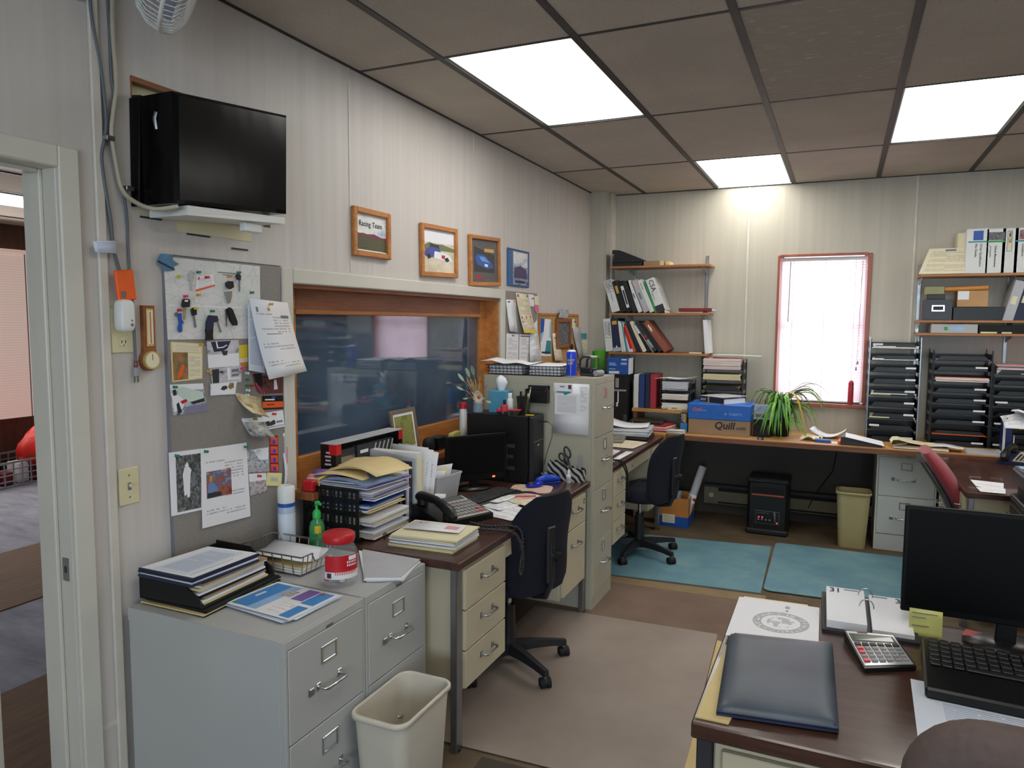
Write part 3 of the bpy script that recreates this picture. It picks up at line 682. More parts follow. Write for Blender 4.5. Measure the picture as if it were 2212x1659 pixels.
flat('plywood_sheet', 'pale plywood sheet on the floor left of the right foreground desk', [(1.53, 3.75), (1.76, 3.7), (1.776, 2.2), (1.61, 2.2)], 'plywood', .0046, .009, 'board')
flat('edge_board', 'tan board strip lying along the near edge of the blue mats', [(.62, 4.345), (1.7, 4.39), (1.7, 4.52), (.62, 4.445)], mat('tan_strip', (140, 118, 86), .7, var=.1), .0005, .0042, 'board')
mat('dark_strip', (66, 58, 50), .8)
flat('threshold_strip', 'dark rubber strip on the floor in front of the right blue mat', [(1.62, 4.36), (3.2, 4.42), (3.2, 4.50), (1.62, 4.44)], 'dark_strip', .0043, .0061, 'strip')
flat('carpet_piece', 'dark carpet piece in front of the near desk legs at the bottom', [(.88, 2.34), (1.5, 2.36), (1.5, 1.2), (.95, 1.2)], 'dark_strip', .001, .006, 'rug')

# ---------------------------------------------------------------- wastebaskets
def waste(label, loc, rz, w, l, h, m):
    r = thing('wastebasket', label, 'wastebasket', loc, rz, 'cream plastic wastebaskets'); b = MB()
    rg = lambda s, z, k=0: [(x, y, z) for x, y in rrect(w*s-k, l*s-k, .045*s, 5)]
    b.loft([rg(.74, 0), rg(.76, .01), rg(.93, h-.03), rg(.94, h-.006)], m, False); b.loft([rg(.94, h-.006, .006), rg(.75, .012, .006)], m, False); b.add(rg(.75, .012, .006), [tuple(range(24))], m); b.add(rg(.74, 0), [tuple(range(24))[::-1]], m)
    ob('bin_body', b, r)
    b = MB(); b.loft([rg(.93, h-.02), rg(1, h-.016), rg(1.0, h-.004), rg(.98, h), rg(.93, h), rg(.92, h-.008), rg(.93, h-.02)], m, False); ob('rim', b, r)
mat('cream_plastic', (206, 199, 184), .4, var=.03)
mat('tan_plastic', (188, 174, 128), .4, var=.03)
waste('cream wastebasket standing against the grey filing cabinets in the foreground', (.785, 1.95, 0), 0, .21, .335, .41, 'cream_plastic')
waste('tan wastebasket under the back counter beside the white filing cabinet', (2.178, 5.87, 0.0), pi/2, .22, .24, .415, 'tan_plastic')

# ---------------------------------------------------------------- infrared heater
r = thing('space_heater', 'black cabinet space heater with red lights under the back counter', 'heater', (1.58, 5.995, 0))
b = MB(); b.box((-.15, -.13, .012), (.15, .15, .44), 'black_plastic', .02); ob('cabinet', b, r)
b = MB(); b.box((-.157, -.142, .0), (.157, .155, .045), 'dark_plastic', .012); ob('plinth', b, r)
b = MB(); b.box((-.155, -.14, .405), (.155, .15, .442), 'dark_plastic', .014); ob('top_cap', b, r)
b = MB(); b.box((-.118, -.134, .31), (.118, -.1302, .375), 'matte_black'); 
for k in range(4): b.box((-.116, -.1365, .335+.009*k), (.116, -.134, .338+.009*k), 'matte_black')
ob('outlet_grille', b, r)
b = MB(); mat('copper', (196, 104, 78), .35, .6); b.box((-.118, -.139, .309), (.118, -.1345, .322), 'copper', .001); ob('copper_bar', b, r)
b = MB(); b.box((-.085, -.1335, .09), (.09, -.1302, .19), 'steel'); b.box((-.083, -.1342, .092), (.088, -.1334, .188), 'black_plastic'); cp = ob('control_panel', b, r)
b = MB(); b.text('COMFORT SET', .014, 'soft_ink', (-.075, -.1343, .168), (1, 0, 0), (0, 0, 1)); b.prism([(-.0, 0), (.02, 0), (.0, .001)], 0, .001, 'soft_ink'); b.add([(.045, -.1344, .186), (.062, -.1344, .186), (.062, -.1344, .094)], [(0, 2, 1)], 'soft_ink'); ob('panel_print', b, cp)
for x in (-.062, -.036, -.008, .02): b = MB(); b.cyl((x, -.1343, .122), (x, -.138, .122), .006, 'grey_plastic', 10); ob('button', b, cp)
for x, z in ((-.06, .140), (-.034, .140), (.074, .103)): b = MB(); b.cyl((x, -.1343, z), (x, -.137, z), .0045, emit('red_led', (255, 40, 60), 6), 10); ob('indicator_light', b, cp)

# ---------------------------------------------------------------- baseboard heater, cardboard box with poster tube
r = thing('baseboard_heater', 'long beige baseboard heater low on the back wall', 'heater', (0, 6.39, 0)); mat('old_beige', (128, 120, 98), .5)
b = MB(); b.box((1.02, -.06, .09), (3.1, 0, .26), 'old_beige', .004); b.box((1.14, -.062, .205), (3.08, -.03, .235), 'matte_black'); b.box((1.14, -.062, .10), (3.08, -.03, .115), 'matte_black'); b.box((1.02, -.075, .24), (3.1, 0, .262), 'charcoal', .002); ob('housing', b, r)
b = MB(); b.cyl((1.085, -.0605, .17), (1.085, -.078, .17), .022, 'ivory', 16); b.box((1.083, -.082, .155), (1.087, -.077, .185), 'ivory'); ob('thermostat_dial', b, r)
r = thing('cardboard_box', 'orange and blue open cardboard box on the floor under the counter', 'box', (.875, 5.93, 0))
b = MB()
for lo, hi in (((-.115, -.145), (.115, -.14)), ((-.115, .14), (.115, .145)), ((-.115, -.14), (-.11, .14)), ((.11, -.14), (.115, .14))):
    b.box((*lo, .085), (*hi, .235), 'box_orange'); b.box((*lo, 0), (*hi, .085), 'blue')
b.box((-.11, -.14, .001), (.11, .14, .006), 'box_orange'); ob('box_body', b, r)
b = MB(); b.box((-.09, -.1458, .03), (.01, -.1451, .10), 'page_cream'); ob('label', b, r)
b = MB(); b.box((-.1, -.13, .007), (.02, .10, .245), 'page_blue'); solo('magazine_stack', b, 'bundle of papers standing in the open cardboard box', 'papers', (.875, 5.93, 0))
b = MB(); b.cyl((.94, 5.86, .0215), (1.06, 6.0, .47), .032, 'grey_paper', 16); b.cyl((.984, 5.911, .18), (1.0, 5.93, .245), .0326, 'white_paper', 16); b.cyl((.9885, 5.9165, .196), (.994, 5.923, .22), .0329, 'red', 16); solo('poster_tube', b, 'grey poster tube leaning out of the cardboard box', 'tube')
b = MB(); b.box((0, 0, 0), (.2, .16, .14), 'cardboard', .002); solo('cardboard_carton', b, 'small worn carton in the dark behind the far chair', 'box', (.50, 5.95, 0), .1)
# ---------------------------------------------------------------- sheet helpers
def bil(c, u, v): return (c[0]*(1-u)+c[1]*u)*(1-v)+(c[3]*(1-u)+c[2]*u)*v
def qs(b, c, m, t=.0006, bulge=None, nu=1, nv=1, side=None):
    """sheet over four corners BL BR TR TL, optionally bulging along its normal"""
    c = [V(p) for p in c]; n = (c[1]-c[0]).cross(c[3]-c[0]).normalized(); bulge = bulge or (lambda u, v: 0)
    o = c[0].copy(); ex = (c[1]-c[0]).normalized(); R3 = M((ex, n.cross(ex), n)).transposed()
    k = nu+1; top = []; bot = []; uv = []
    for j in range(nv+1):
        for i in range(nu+1):
            u, v = i/nu, j/nv; p = bil(c, u, v)+n*bulge(u, v); top.append(p+n*t); bot.append(p)
    N = len(top); ft = []; fb = []
    for j in range(nv):
        for i in range(nu):
            q = (j*k+i, j*k+i+1, (j+1)*k+i+1, (j+1)*k+i); ft.append(q); fb.append(tuple(N+x for x in q[::-1])); uv.append([(x % k/nu, x//k/nv) for x in q])
    b.add(top+bot, ft, m, nu > 1 or nv > 1, uv); o_ = len(b.v)-2*N; k2 = b.mid(side or m)
    e = list(range(k))+[j*k+nu for j in range(1, nv+1)]+[nv*k+i for i in range(nu-1, -1, -1)]+[j*k for j in range(nv-1, 0, -1)]
    for f in fb+[(e[i], N+e[i], N+e[(i+1) % len(e)], e[(i+1) % len(e)]) for i in range(len(e))]: b.f.append(tuple(o_+x for x in f)); b.mi.append(k2); b.sm.append(False); b.uv.append(None)
    return n
def qp(b, c, pts, m, lift=.0009, bulge=None):
    """printed patch on a sheet, in the sheet's own 0..1 coordinates"""
    c = [V(p) for p in c]; n = (c[1]-c[0]).cross(c[3]-c[0]).normalized()
    a = sum(pts[i-1][0]*pts[i][1]-pts[i][0]*pts[i-1][1] for i in range(len(pts)))
    if a < 0: pts = pts[::-1]
    us = [p[0] for p in pts]; vs = [p[1] for p in pts]
    b.add([bil(c, u, v)+n*(lift+(bulge(u, v) if bulge else 0)) for u, v in pts], [tuple(range(len(pts)))], m, uvs=[[((u-min(us))/(max(us)-min(us)+1e-9), (v-min(vs))/(max(vs)-min(vs)+1e-9)) for u, v in pts]])
def R4(u0, v0, u1, v1): return [(u0, v0), (u1, v0), (u1, v1), (u0, v1)]
def rel(c, o): return [V(p)-V(o) for p in c]
def WX(X): return lambda *p: [at(x, y, X=X) for x, y in p]
def pinmesh(o, n, m):
    b = MB(); b.cyl(o, o+n*.004, .0055, m, 10, .0045); b.cyl(o+n*.004, o+n*.011, .003, m, 8); b.cyl(o+n*.011, o+n*.014, .005, m, 10); return b
for nm, c in (('pin_pink', (226, 60, 120)), ('pin_yellow', (200, 206, 60)), ('pin_teal', (30, 130, 120)), ('pin_green', (40, 130, 80)), ('pin_red', (206, 44, 60)), ('pin_amber', (214, 160, 60)), ('pin_white', (214, 216, 214)), ('pin_olive', (150, 140, 40))): mat(nm, c, .35)
def pinned(name, label, cat, px, X, m, prints=(), pins=(), t=.0008, bulge=None, nu=1, nv=1, group=None, side=None):
    """px = BL BR TR TL in the photograph, on the plane X"""
    c = WX(X)(*px); o = c[0].copy(); c = rel(c, o)
    if not pins and False: pass
    r = thing(name, label, cat, o, group=group) if pins else None
    b = MB(); n = qs(b, c, m, t, bulge, nu, nv, side)
    for i, (mm, pts) in enumerate(prints): qp(b, c, pts, mm, t+.0003+.0001*i, bulge)
    if r: ob('sheet', b, r)
    else: r = solo(name, b, label, cat, o, group=group)
    for x, y, pm in pins:
        p = at(x, y, X=X)-o; ob('push_pin', pinmesh(p+n*(t+.0005+(bulge(.5, 1) if bulge else 0)), n, pm), r)
    return r

# ---------------------------------------------------------------- grey pin board
B0 = .013
b = MB(); b.box((.0005, 1.732, .56), (.012, 2.279, 1.854), 'grey_board', .002); b.box((.0005, 1.7295, .56), (.0135, 1.7315, 1.856), 'soft_ink'); b.box((.0005, 1.7295, 1.8545), (.0135, 2.279, 1.8565), 'soft_ink')
solo('pin_board', b, 'tall grey fabric pin board left of the interior window', 'pin board')
m, t, bs = newmat('map_print'); uv = nd(t, 'ShaderNodeTexCoord').outputs['UV']
vo = nd(t, 'ShaderNodeTexVoronoi', feature='DISTANCE_TO_EDGE', ins={'Scale': 7.}); t.links.new(uv, vo.inputs['Vector'])
ln = mth(t, 'LESS_THAN', vo.outputs['Distance'], .014); vo2 = nd(t, 'ShaderNodeTexVoronoi', feature='DISTANCE_TO_EDGE', ins={'Scale': 19.}); t.links.new(uv, vo2.inputs['Vector'])
ln2 = mth(t, 'MULTIPLY', mth(t, 'LESS_THAN', vo2.outputs['Distance'], .02), mth(t, 'GREATER_THAN', noise(t, uv, 4), .52))
c = mixc(t, mth(t, 'MULTIPLY', ln, .3), mixc(t, mth(t, 'MULTIPLY', ln2, .3), ramp(t, noise(t, uv, 3), [(.4, rgb((222, 220, 222))), (.6, rgb((214, 218, 212)))]), rgb((110, 120, 150))), rgb((96, 110, 110)))
t.links.new(c, bs.inputs['Base Color']); bs.inputs['Roughness'].default_value = .5; MATS['map_print'] = m
MAPC = ((362, 734), (563, 731), (561, 575), (353, 554))
pinned('road_map', 'large white road map pinned across the top of the grey board', 'map', MAPC, B0, 'map_print', [('soft_ink', R4(.52, .86, .72, .875)), ('soft_ink', R4(.57, .835, .68, .848)), ('white_paper', R4(.02, .41, .98, .425))],
       [(383, 597, 'pin_yellow'), (426, 588, 'pin_teal'), (426, 637, 'pin_amber'), (541, 632, 'pin_green')])
B1 = B0+.002
b = MB(); c = [at(*p, X=B1) for p in ((340, 563), (346, 548), (372, 550), (371, 563), (385, 570), (373, 576), (377, 584), (352, 586), (350, 576))]
o = c[0].copy(); b.add([p-o for p in c]+[p-o+V((.004, 0, 0)) for p in c], [tuple(range(9))[::-1], tuple(range(9, 18))] + [(i, (i+1) % 9, 9+(i+1) % 9, 9+i) for i in range(9)], mat('blue_tape', (84, 128, 160), .6, var=.15, scale=40))
p = [at(*q, X=B1+.0045)-o for q in ((341, 562), (376, 580), (375, 583), (340, 566))]; b.add(p, [(3, 2, 1, 0)], 'navy')
solo('painter_tape', b, 'blue painter tape patch over the top left corner of the board', 'tape', o)
pinned('note_card', 'small white card with an orange stripe pinned on the road map', 'card', ((422, 630), (464, 618), (460, 592), (425, 598)), B1, 'page', [('orange', R4(0, 0, 1, .14)), ('pin_pink', R4(.06, .78, .18, .95))], [(444, 599, 'pin_red')])
mat('key_brass', (190, 176, 150), .35, .7)
def key(label, px, parts, pin):
    o = at(*px[0], X=B1+.003); r = thing('key', label, 'key', o, group='keys hanging on the road map')
    for i, (nm, m, th, pts) in enumerate(parts):
        b = MB(); c = [at(*p, X=B1+.001+.0015*i)-o for p in pts]; a = sum(c[k-1].y*c[k].z-c[k].y*c[k-1].z for k in range(len(c)))
        if a < 0: c = c[::-1]
        n = len(c); b.add(c+[p+V((th, 0, 0)) for p in c], [tuple(range(n))[::-1], tuple(range(n, 2*n))]+[(k, (k+1) % n, n+(k+1) % n, n+k) for k in range(n)], m); ob(nm, b, r)
    if pin: ob('push_pin', pinmesh(at(*pin[:2], X=B1+.008)-o, V((1, 0, 0)), pin[2]), r)
key('key with a square black head and a window, pink pin above it', [(398, 650)], [('key_blade', 'key_brass', .002, [(396, 664), (402, 664), (400, 690), (397, 690)]), ('key_head', 'black_plastic', .007, [(393, 648), (396, 645), (406, 646), (408, 650), (407, 663), (394, 664), (391, 661)]), ('key_hole', 'white_paper', .006, [(396, 648), (404, 648), (403, 652), (397, 652)])], (398, 640, 'pin_pink'))
key('black-headed car key hanging right of the pink pin, under a yellow pin', [(416, 672)], [('key_blade', 'steel', .002, [(416, 680), (419, 680), (424, 706), (420, 708)]), ('key_head', 'black_plastic', .007, [(411, 668), (416, 664), (422, 668), (422, 680), (414, 682)])], (420, 666, 'pin_yellow'))
key('key with a long bright blue ribbon tag', [(386, 676)], [('key_ring', 'steel', .003, [(376, 677), (381, 674), (385, 678), (383, 685), (377, 683)]), ('ribbon', 'blue', .005, [(383, 678), (390, 676), (391, 690), (395, 696), (391, 702), (392, 716), (386, 718), (383, 710), (386, 698)])], (385, 670, 'pin_red'))
key('blue and black rubber tag key with a bent metal blade', [(448, 684)], [('key_blade', 'steel', .002, [(468, 694), (470, 693), (478, 717), (475, 718)]), ('rubber_tag', 'navy', .008, [(449, 681), (466, 682), (469, 692), (464, 696), (459, 692), (457, 714), (443, 714), (444, 696)]), ('tag_base', 'black_plastic', .009, [(442, 712), (457, 712), (456, 724), (457, 734), (442, 735), (444, 726)])], (456, 672, 'pin_green'))
key('dark key head with a shiny bright metal tag below it', [(492, 610)], [('metal_tag', 'chrome', .003, [(484, 630), (500, 629), (500, 640), (496, 655), (491, 655), (487, 641)]), ('key_head', 'black_plastic', .007, [(486, 611), (491, 607), (501, 608), (503, 620), (495, 625), (488, 620)])], (492, 597, 'pin_amber'))
key('small dark key under a green pin near the top right of the map', [(512, 594)], [('key_blade', 'steel', .002, [(515, 605), (518, 605), (518, 630), (516, 630)]), ('key_head', 'black_plastic', .007, [(509, 594), (513, 590), (518, 596), (517, 606), (511, 604)])], (513, 589, 'pin_green'))
key('long black oval key fob hanging at the right of the map', [(490, 668)], [('key_blade', 'steel', .002, [(486, 668), (490, 668), (490, 702), (488, 706)]), ('key_fob', 'matte_black', .011, [(489, 668), (493, 664), (498, 668), (509, 696), (508, 703), (502, 703), (495, 692)])], None)
key('pale grey key hanging at the upper left of the map', [(412, 590)], [('key_blade', 'grey_metal', .002, [(411, 604), (415, 604), (415, 628), (411, 628)]), ('key_head', 'grey_metal', .003, [(407, 592), (412, 584), (418, 590), (418, 602), (409, 606)])], None)
curl = lambda a, p=2: (lambda u, v: a*(1-v)**p)
pinned('document_sheet', 'white sheet hanging behind the plastic sleeve at the right of the board', 'paper', ((537, 800), (572, 806), (566, 652), (535, 656)), B1+.008, 'page_blue', t=.001)
pinned('plastic_sleeve', 'clear sleeve of printed letters hanging over the right edge of the grey board', 'papers', ((566, 819), (647, 801), (620, 654), (538, 644)), B1+.012, 'page_few', [('soft_ink', R4(.72, .77, .93, .81)), ('pin_amber', R4(.4, .86, .47, .90)), ('soft_ink', R4(.1, .84, .16, .9)), ('soft_ink', R4(.25, .555, .65, .565))], [(581, 657, 'pin_amber')], t=.004, bulge=curl(.035), nu=2, nv=8)
for nm, cols, sc, sd in (('ph_tan', [(96, 84, 60), (140, 118, 80), (190, 120, 80)], 3, 1), ('ph_snow', [(40, 46, 54), (190, 188, 198), (206, 204, 212), (214, 212, 220)], 2.4, 2), ('ph_truck', [(40, 60, 80), (200, 206, 214), (120, 126, 140), (226, 230, 232)], 3, 3), ('ph_dark', [(40, 30, 36), (120, 60, 56), (70, 70, 80)], 4, 4),
                         ('ph_gold', [(120, 70, 30), (200, 180, 130), (224, 214, 180)], 3, 5), ('ph_bw', [(60, 62, 60), (150, 152, 150), (196, 198, 196)], 4, 6), ('ph_bwd', [(36, 38, 40), (90, 92, 94), (150, 152, 152)], 14, 7), ('ph_room', [(40, 24, 20), (170, 90, 60), (90, 110, 150), (200, 170, 140)], 3, 8), ('ph_red', [(110, 36, 40), (200, 196, 200), (120, 120, 126)], 4, 9)): photo(nm, cols, sc, sd)
pinned('newspaper_clipping', 'yellowed newspaper clipping with a colour photo under the map', 'clipping', ((372, 826), (437, 818), (437, 742), (368, 738)), B0, 'page_cream', [('manila', R4(0, 0, 1, 1)), ('page_cream', R4(.5, .04, .97, .72)), ('page_cream', R4(.05, .76, .95, .97)), ('ph_tan', R4(.04, .04, .52, .74)), ('orange', [(.14, .08), (.3, .12), (.42, .4), (.32, .44)])], [(431, 745, 'pin_amber')])
pinned('photograph', 'snapshot of a car in snow pinned below the map', 'photo', ((450, 796), (518, 791), (515, 734), (446, 738)), B0, 'ph_snow', [('white_paper', R4(.0, .02, .98, .5)), ('navy', [(.12, .98), (.2, .6), (.5, .62), (.62, .7), (.75, .98)]), ('white_paper', [(.27, .98), (.3, .72), (.5, .74), (.62, .82), (.6, .85), (.5, .78), (.34, .76), (.31, .98)]), ('charcoal', [(.42, .62), (.48, .44), (.6, .46), (.63, .62)])])
pinned('photograph', 'snapshot of a cab and a white fence at the middle of the board', 'photo', ((459, 832), (521, 825), (522, 790), (453, 797)), B0+.001, 'ph_snow', [('charcoal', [(.05, .95), (.02, .1), (.22, .0), (.27, .95)]), ('white_paper', R4(.52, .3, .62, .95)), ('white_paper', R4(.52, .22, .95, .32)), ('soft_ink', R4(.66, .4, .9, .55)), ('soft_ink', R4(.66, .65, .9, .85))], [(520, 796, 'pin_pink')])
pinned('photograph', 'pale snapshot of an animal in snow, lower middle of the board', 'photo', ((454, 855), (508, 852), (512, 822), (454, 829)), B0+.0025, 'ph_snow', [('white_paper', R4(.02, .05, .98, .95)), ('charcoal', [(.38, .45), (.45, .7), (.6, .72), (.66, .5), (.52, .36)]), ('ph_tan', [(.66, .6), (.72, .9), (.88, .85), (.9, .5), (.76, .4)])])
pinned('yellow_note', 'narrow yellow note half hidden by the plastic sleeve', 'note', ((519, 793), (535, 791), (535, 744), (515, 746)), B0, 'page_cream', [('yellow', R4(.02, .4, .98, 1)), ('box_orange', R4(.02, 0, .98, .2))])
pinned('photograph', 'dark reddish snapshot below the plastic sleeve', 'photo', ((573, 851), (611, 849), (611, 806), (563, 812)), B0, 'ph_dark', [('white_paper', [(.5, .2), (.56, .7), (.66, .72), (.72, .22)])])
pinned('photograph', 'narrow black and pink snapshot curling below the sleeve', 'photo', ((556, 846), (570, 853), (565, 806), (545, 808)), B0+.003, 'ph_dark', [('matte_black', R4(.1, .35, .95, 1)), ('pin_pink', [(.0, .5), (.2, .52), (.9, .02), (.7, 0)])], t=.001)
pinned('photograph', 'snapshot of a white truck and trailer at the left of the board', 'photo', ((373, 898), (448, 888), (438, 828), (366, 831)), B0, 'ph_truck', [('white_paper', R4(.0, .8, 1, 1)), (mat('pale_green', (196, 214, 206), .5), [(.2, .86), (.34, .92), (.95, .7), (.96, .44), (.38, .38), (.22, .6)]), ('white_paper', [(.02, .62), (.2, .66), (.4, .42), (.3, .2), (.05, .1)]), ('ink', [(.06, .82), (.16, .84), (.17, .66), (.07, .64)]), ('ink', [(.13, .36), (.2, .42), (.26, .08), (.14, .02)]), ('red', [(.24, .44), (.42, .5), (.46, .42), (.3, .34)]), ('ink', [(.52, .38), (.96, .48), (.97, .36), (.6, .3)]), (mat('asphalt_violet', (130, 128, 158), .6), [(.28, .02), (.4, .24), (1, .3), (1, 0)])], [(375, 836, 'pin_green')])
pinned('photograph', 'curled gold-toned snapshot at the middle right of the board', 'photo', ((523, 890), (561, 901), (563, 858), (507, 848)), B0+.001, 'ph_gold', [], [(531, 853, 'pin_white')], bulge=curl(.05, 2.4), nu=3, nv=8, side='cream_paper')
pinned('business_card', 'black and orange business card under the dark snapshot', 'card', ((567, 885), (612, 883), (611, 854), (566, 855)), B0, 'black_plastic', [('orange', R4(0, .12, 1, .56)), ('white_paper', R4(.12, .66, .58, .76)), ('blue', R4(.45, .8, .62, .94)), ('maroon', R4(.2, .3, .55, .38))])
pinned('greeting_card', 'white card with a grey truck drawing and a red pin', 'card', ((569, 930), (615, 921), (611, 886), (565, 893)), B0+.002, 'white_paper', [('soft_ink', R4(.08, .1, .96, .14)), ('charcoal', [(.08, .2), (.08, .48), (.3, .5), (.32, .4), (.46, .5), (.56, .5), (.58, .26), (.4, .2)]), ('soft_ink', R4(.62, .3, .92, .42))], [(589, 894, 'pin_red')])
pinned('photograph', 'curled grey snapshot below the gold-toned one', 'photo', ((531, 941), (584, 946), (568, 901), (521, 904)), B0+.001, 'ph_bw', [('white_paper', R4(0, .78, 1, 1))], [(548, 905, 'pin_olive')], bulge=curl(.03), nu=3, nv=6, side='white_paper')
b = MB(); c = WX(B0)((584, 1020), (602, 1020), (600, 941), (582, 941)); o = c[0].copy(); c = rel(c, o); qs(b, c, 'maroon', .001)
for k in range(4): v = .02+.245*k; qp(b, c, R4(.06, v, .94, v+.2), 'orange', .0012); qp(b, c, R4(.1, v, .75, v+.14), 'pin_pink', .0014); qp(b, c, R4(.35, v+.02, .65, v+.12), 'blue', .0016)
solo('photo_strip', b, 'narrow strip of four orange and pink pictures', 'photo', o)
b = MB(); c = WX(B0+.001)((613, 1052), (620, 1052), (618, 936), (612, 935)); o = c[0].copy(); qs(b, rel(c, o), 'white_paper', .0015, lambda u, v: .006*sin(v*6), 1, 8); c2 = rel(c, o); qp(b, c2, R4(.35, .45, .65, .75), 'pink', .012)
solo('paper_strap', b, 'long narrow white strap hanging beside the window casing', 'strap', o)
pinned('photograph', 'black and white photograph of two children at the lower left of the board', 'photo', ((370, 1115), (435, 1101), (435, 969), (364, 978)), B0, 'white_paper', [('ph_bwd', R4(.18, .04, .97, .93)), ('white_paper', [(.42, .28), (.5, .3), (.53, .24), (.6, .26), (.62, .6), (.66, .68), (.58, .74), (.44, .74), (.38, .62)]), ('white_paper', [(.44, .76), (.52, .82), (.58, .76), (.52, .72)]), ('soft_ink', [(.66, .4), (.78, .42), (.78, .62), (.68, .66)])], [(378, 984, 'pin_teal')], t=.003)
pinned('printed_article', 'white printed page with a colour photo of a seated person, lower middle of the board', 'paper', ((437, 1142), (541, 1115), (532, 956), (433, 970)), B0+.004, 'page_few', [('ph_room', R4(.1, .36, .62, .7)), ('pin_amber', [(.16, .56), (.22, .58), (.23, .64), (.17, .65)]), (mat('shirt_blue', (110, 140, 190), .7), [(.12, .42), (.14, .55), (.22, .57), (.3, .5), (.34, .44)]), ('charcoal', [(.11, .36), (.12, .43), (.4, .42), (.4, .37)])], [(442, 975, 'pin_green'), (528, 965, 'pin_teal')])
pinned('photograph', 'snapshot of a grey vehicle right of the printed page', 'photo', ((536, 1021), (581, 1019), (580, 965), (531, 973)), B0, 'ph_truck', [('white_paper', [(.3, .98), (.98, .98), (.98, .5), (.55, .52)]), ('ph_red', R4(.02, .02, .98, .2))], [(556, 973, 'pin_white')])
pinned('photograph', 'snapshot of red machinery under the grey vehicle snapshot', 'photo', ((541, 1071), (577, 1060), (575, 1021), (536, 1023)), B0+.001, 'ph_red', [('white_paper', R4(.02, .62, .98, .98))], [(557, 1028, 'pin_red')])
pinned('sticky_note', 'pale yellow note with small print at the lower right of the board', 'note', ((574, 1049), (607, 1050), (609, 1022), (577, 1021)), B0+.0025, mat('pale_yellow', (232, 226, 160), .6), [('page_grey', R4(.25, .35, .75, .65))])
for x, y, m_ in ((531, 806, 'pin_white'), (532, 820, 'pin_teal'), (532, 833, 'pin_green'), (542, 833, 'pin_red'), (533, 843, 'pin_white'), (449, 803, 'pin_amber')):
    o = at(x, y, X=B0); solo('push_pin', pinmesh(V((0, 0, 0)), V((1, 0, 0)), m_), {'pin_white': 'white spare push pin stuck in the grey board', 'pin_teal': 'teal spare push pin stuck in the grey board', 'pin_green': 'green spare push pin stuck beside the red spare one', 'pin_red': 'red spare push pin stuck beside the green spare one', 'pin_amber': 'amber push pin between clipping and snow photo'}[m_], 'push pin', o, group='spare push pins')

# ---------------------------------------------------------------- air conditioner through the wall
r = thing('air_conditioner', 'wall air conditioner wrapped in glossy black plastic', 'air conditioner', (.0, 1.635, 2.0), 0)
m, t, bs = newmat('bin_liner'); n1 = noise(t, coords(t, 'Object', (1, 1, .5)), 3, 3, .5)
t.links.new(ramp(t, n1, [(.3, rgb((5, 5, 7))), (.8, rgb((12, 12, 14)))]), bs.inputs['Base Color']); bs.inputs['Roughness'].default_value = .2; bs.inputs['Specular IOR Level'].default_value = .12
bn = nd(t, 'ShaderNodeBump', ins={'Strength': .35, 'Distance': .012, 'Height': n1}); t.links.new(bn.outputs[0], bs.inputs['Normal']); MATS['bin_liner'] = m
P_ = lambda x, y, X: at(x, y, X=X)-V((.0, 1.635, 2.0))
fr_ = [P_(382, 438, .2), P_(623, 462, .155), P_(623, 249, .155), P_(378, 195, .2)]
b = MB(); ring = lambda k, q: [V((k*p.x+(1-k)*.0, p.y, p.z))+V((0, q*(1 if i in (0, 3) else -1), q*(1 if i < 2 else -1))) for i, p in enumerate(fr_)]
b.loft([ring(.01, 0), ring(.93, 0), ring(1, .012)], 'bin_liner', True, False); ob('wrapped_body', b, r)
b = MB(); lf_ = [P_(291, 436, .004), P_(302, 440, .05), P_(302, 205, .05), P_(285, 205, .004)]
b.add(lf_+[p+V((.0, .02, 0)) for p in lf_], [(0, 1, 2, 3), (7, 6, 5, 4), (0, 4, 5, 1), (2, 6, 7, 3), (1, 5, 6, 2)], 'bin_liner'); ob('plastic_flap', b, r)
b = MB(); b.box((.158, .02, .22), (.175, .033, .29), 'white_plastic', .003); b.tube([(.12, -.006, .27), (.12, -.012, .25), (.12, -.006, .22)], .006, 'steel', 6); ob('tape_scrap', b, r)
b = MB(); q = [P_(352, 442, .07), P_(608, 473, .15), P_(598, 488, .14), P_(330, 452, .06)]
b.add([(.02, .04, -.035), (.185, .04, -.035), (.165, .50, -.005), (.02, .50, -.005), (.02, .04, -.006), (.19, .04, -.006), (.165, .50, .018), (.02, .50, .018)], [(3, 2, 1, 0), (4, 5, 6, 7), (0, 1, 5, 4), (1, 2, 6, 5), (2, 3, 7, 6), (3, 0, 4, 7)], 'white_plastic'); b.box((.12, .32, -.05), (.15, .40, -.02), 'white_plastic', .003); ob('drip_tray', b, r)
b = MB(); ym, yM, zm, zM = .007, .60, -.0, .395
b.box((-.045, ym, zm+.002), (-.03, yM, zM), 'ivory'); 
for lo, hi in (((-.10, ym, zM-.012), (.002, .40, zM+.004)), ((-.1, ym-.004, zm), (.002, ym, zM))): b.box(lo, hi, 'oak_dark')
b.box((.0006, .012, -.03), (.003, .46, -.012), 'ivory'); b.box((.0006, .02, -.036), (.004, .1, -.03), 'ink'); b.box((.0006, .2, -.07), (.004, .30, -.064), 'ink'); b.box((.0006, .16, -.064), (.003, .5, -.03), 'ivory'); b.box((.0006, .40, -.1), (.004, .48, -.094), 'ink'); ob('rough_opening', b, r)

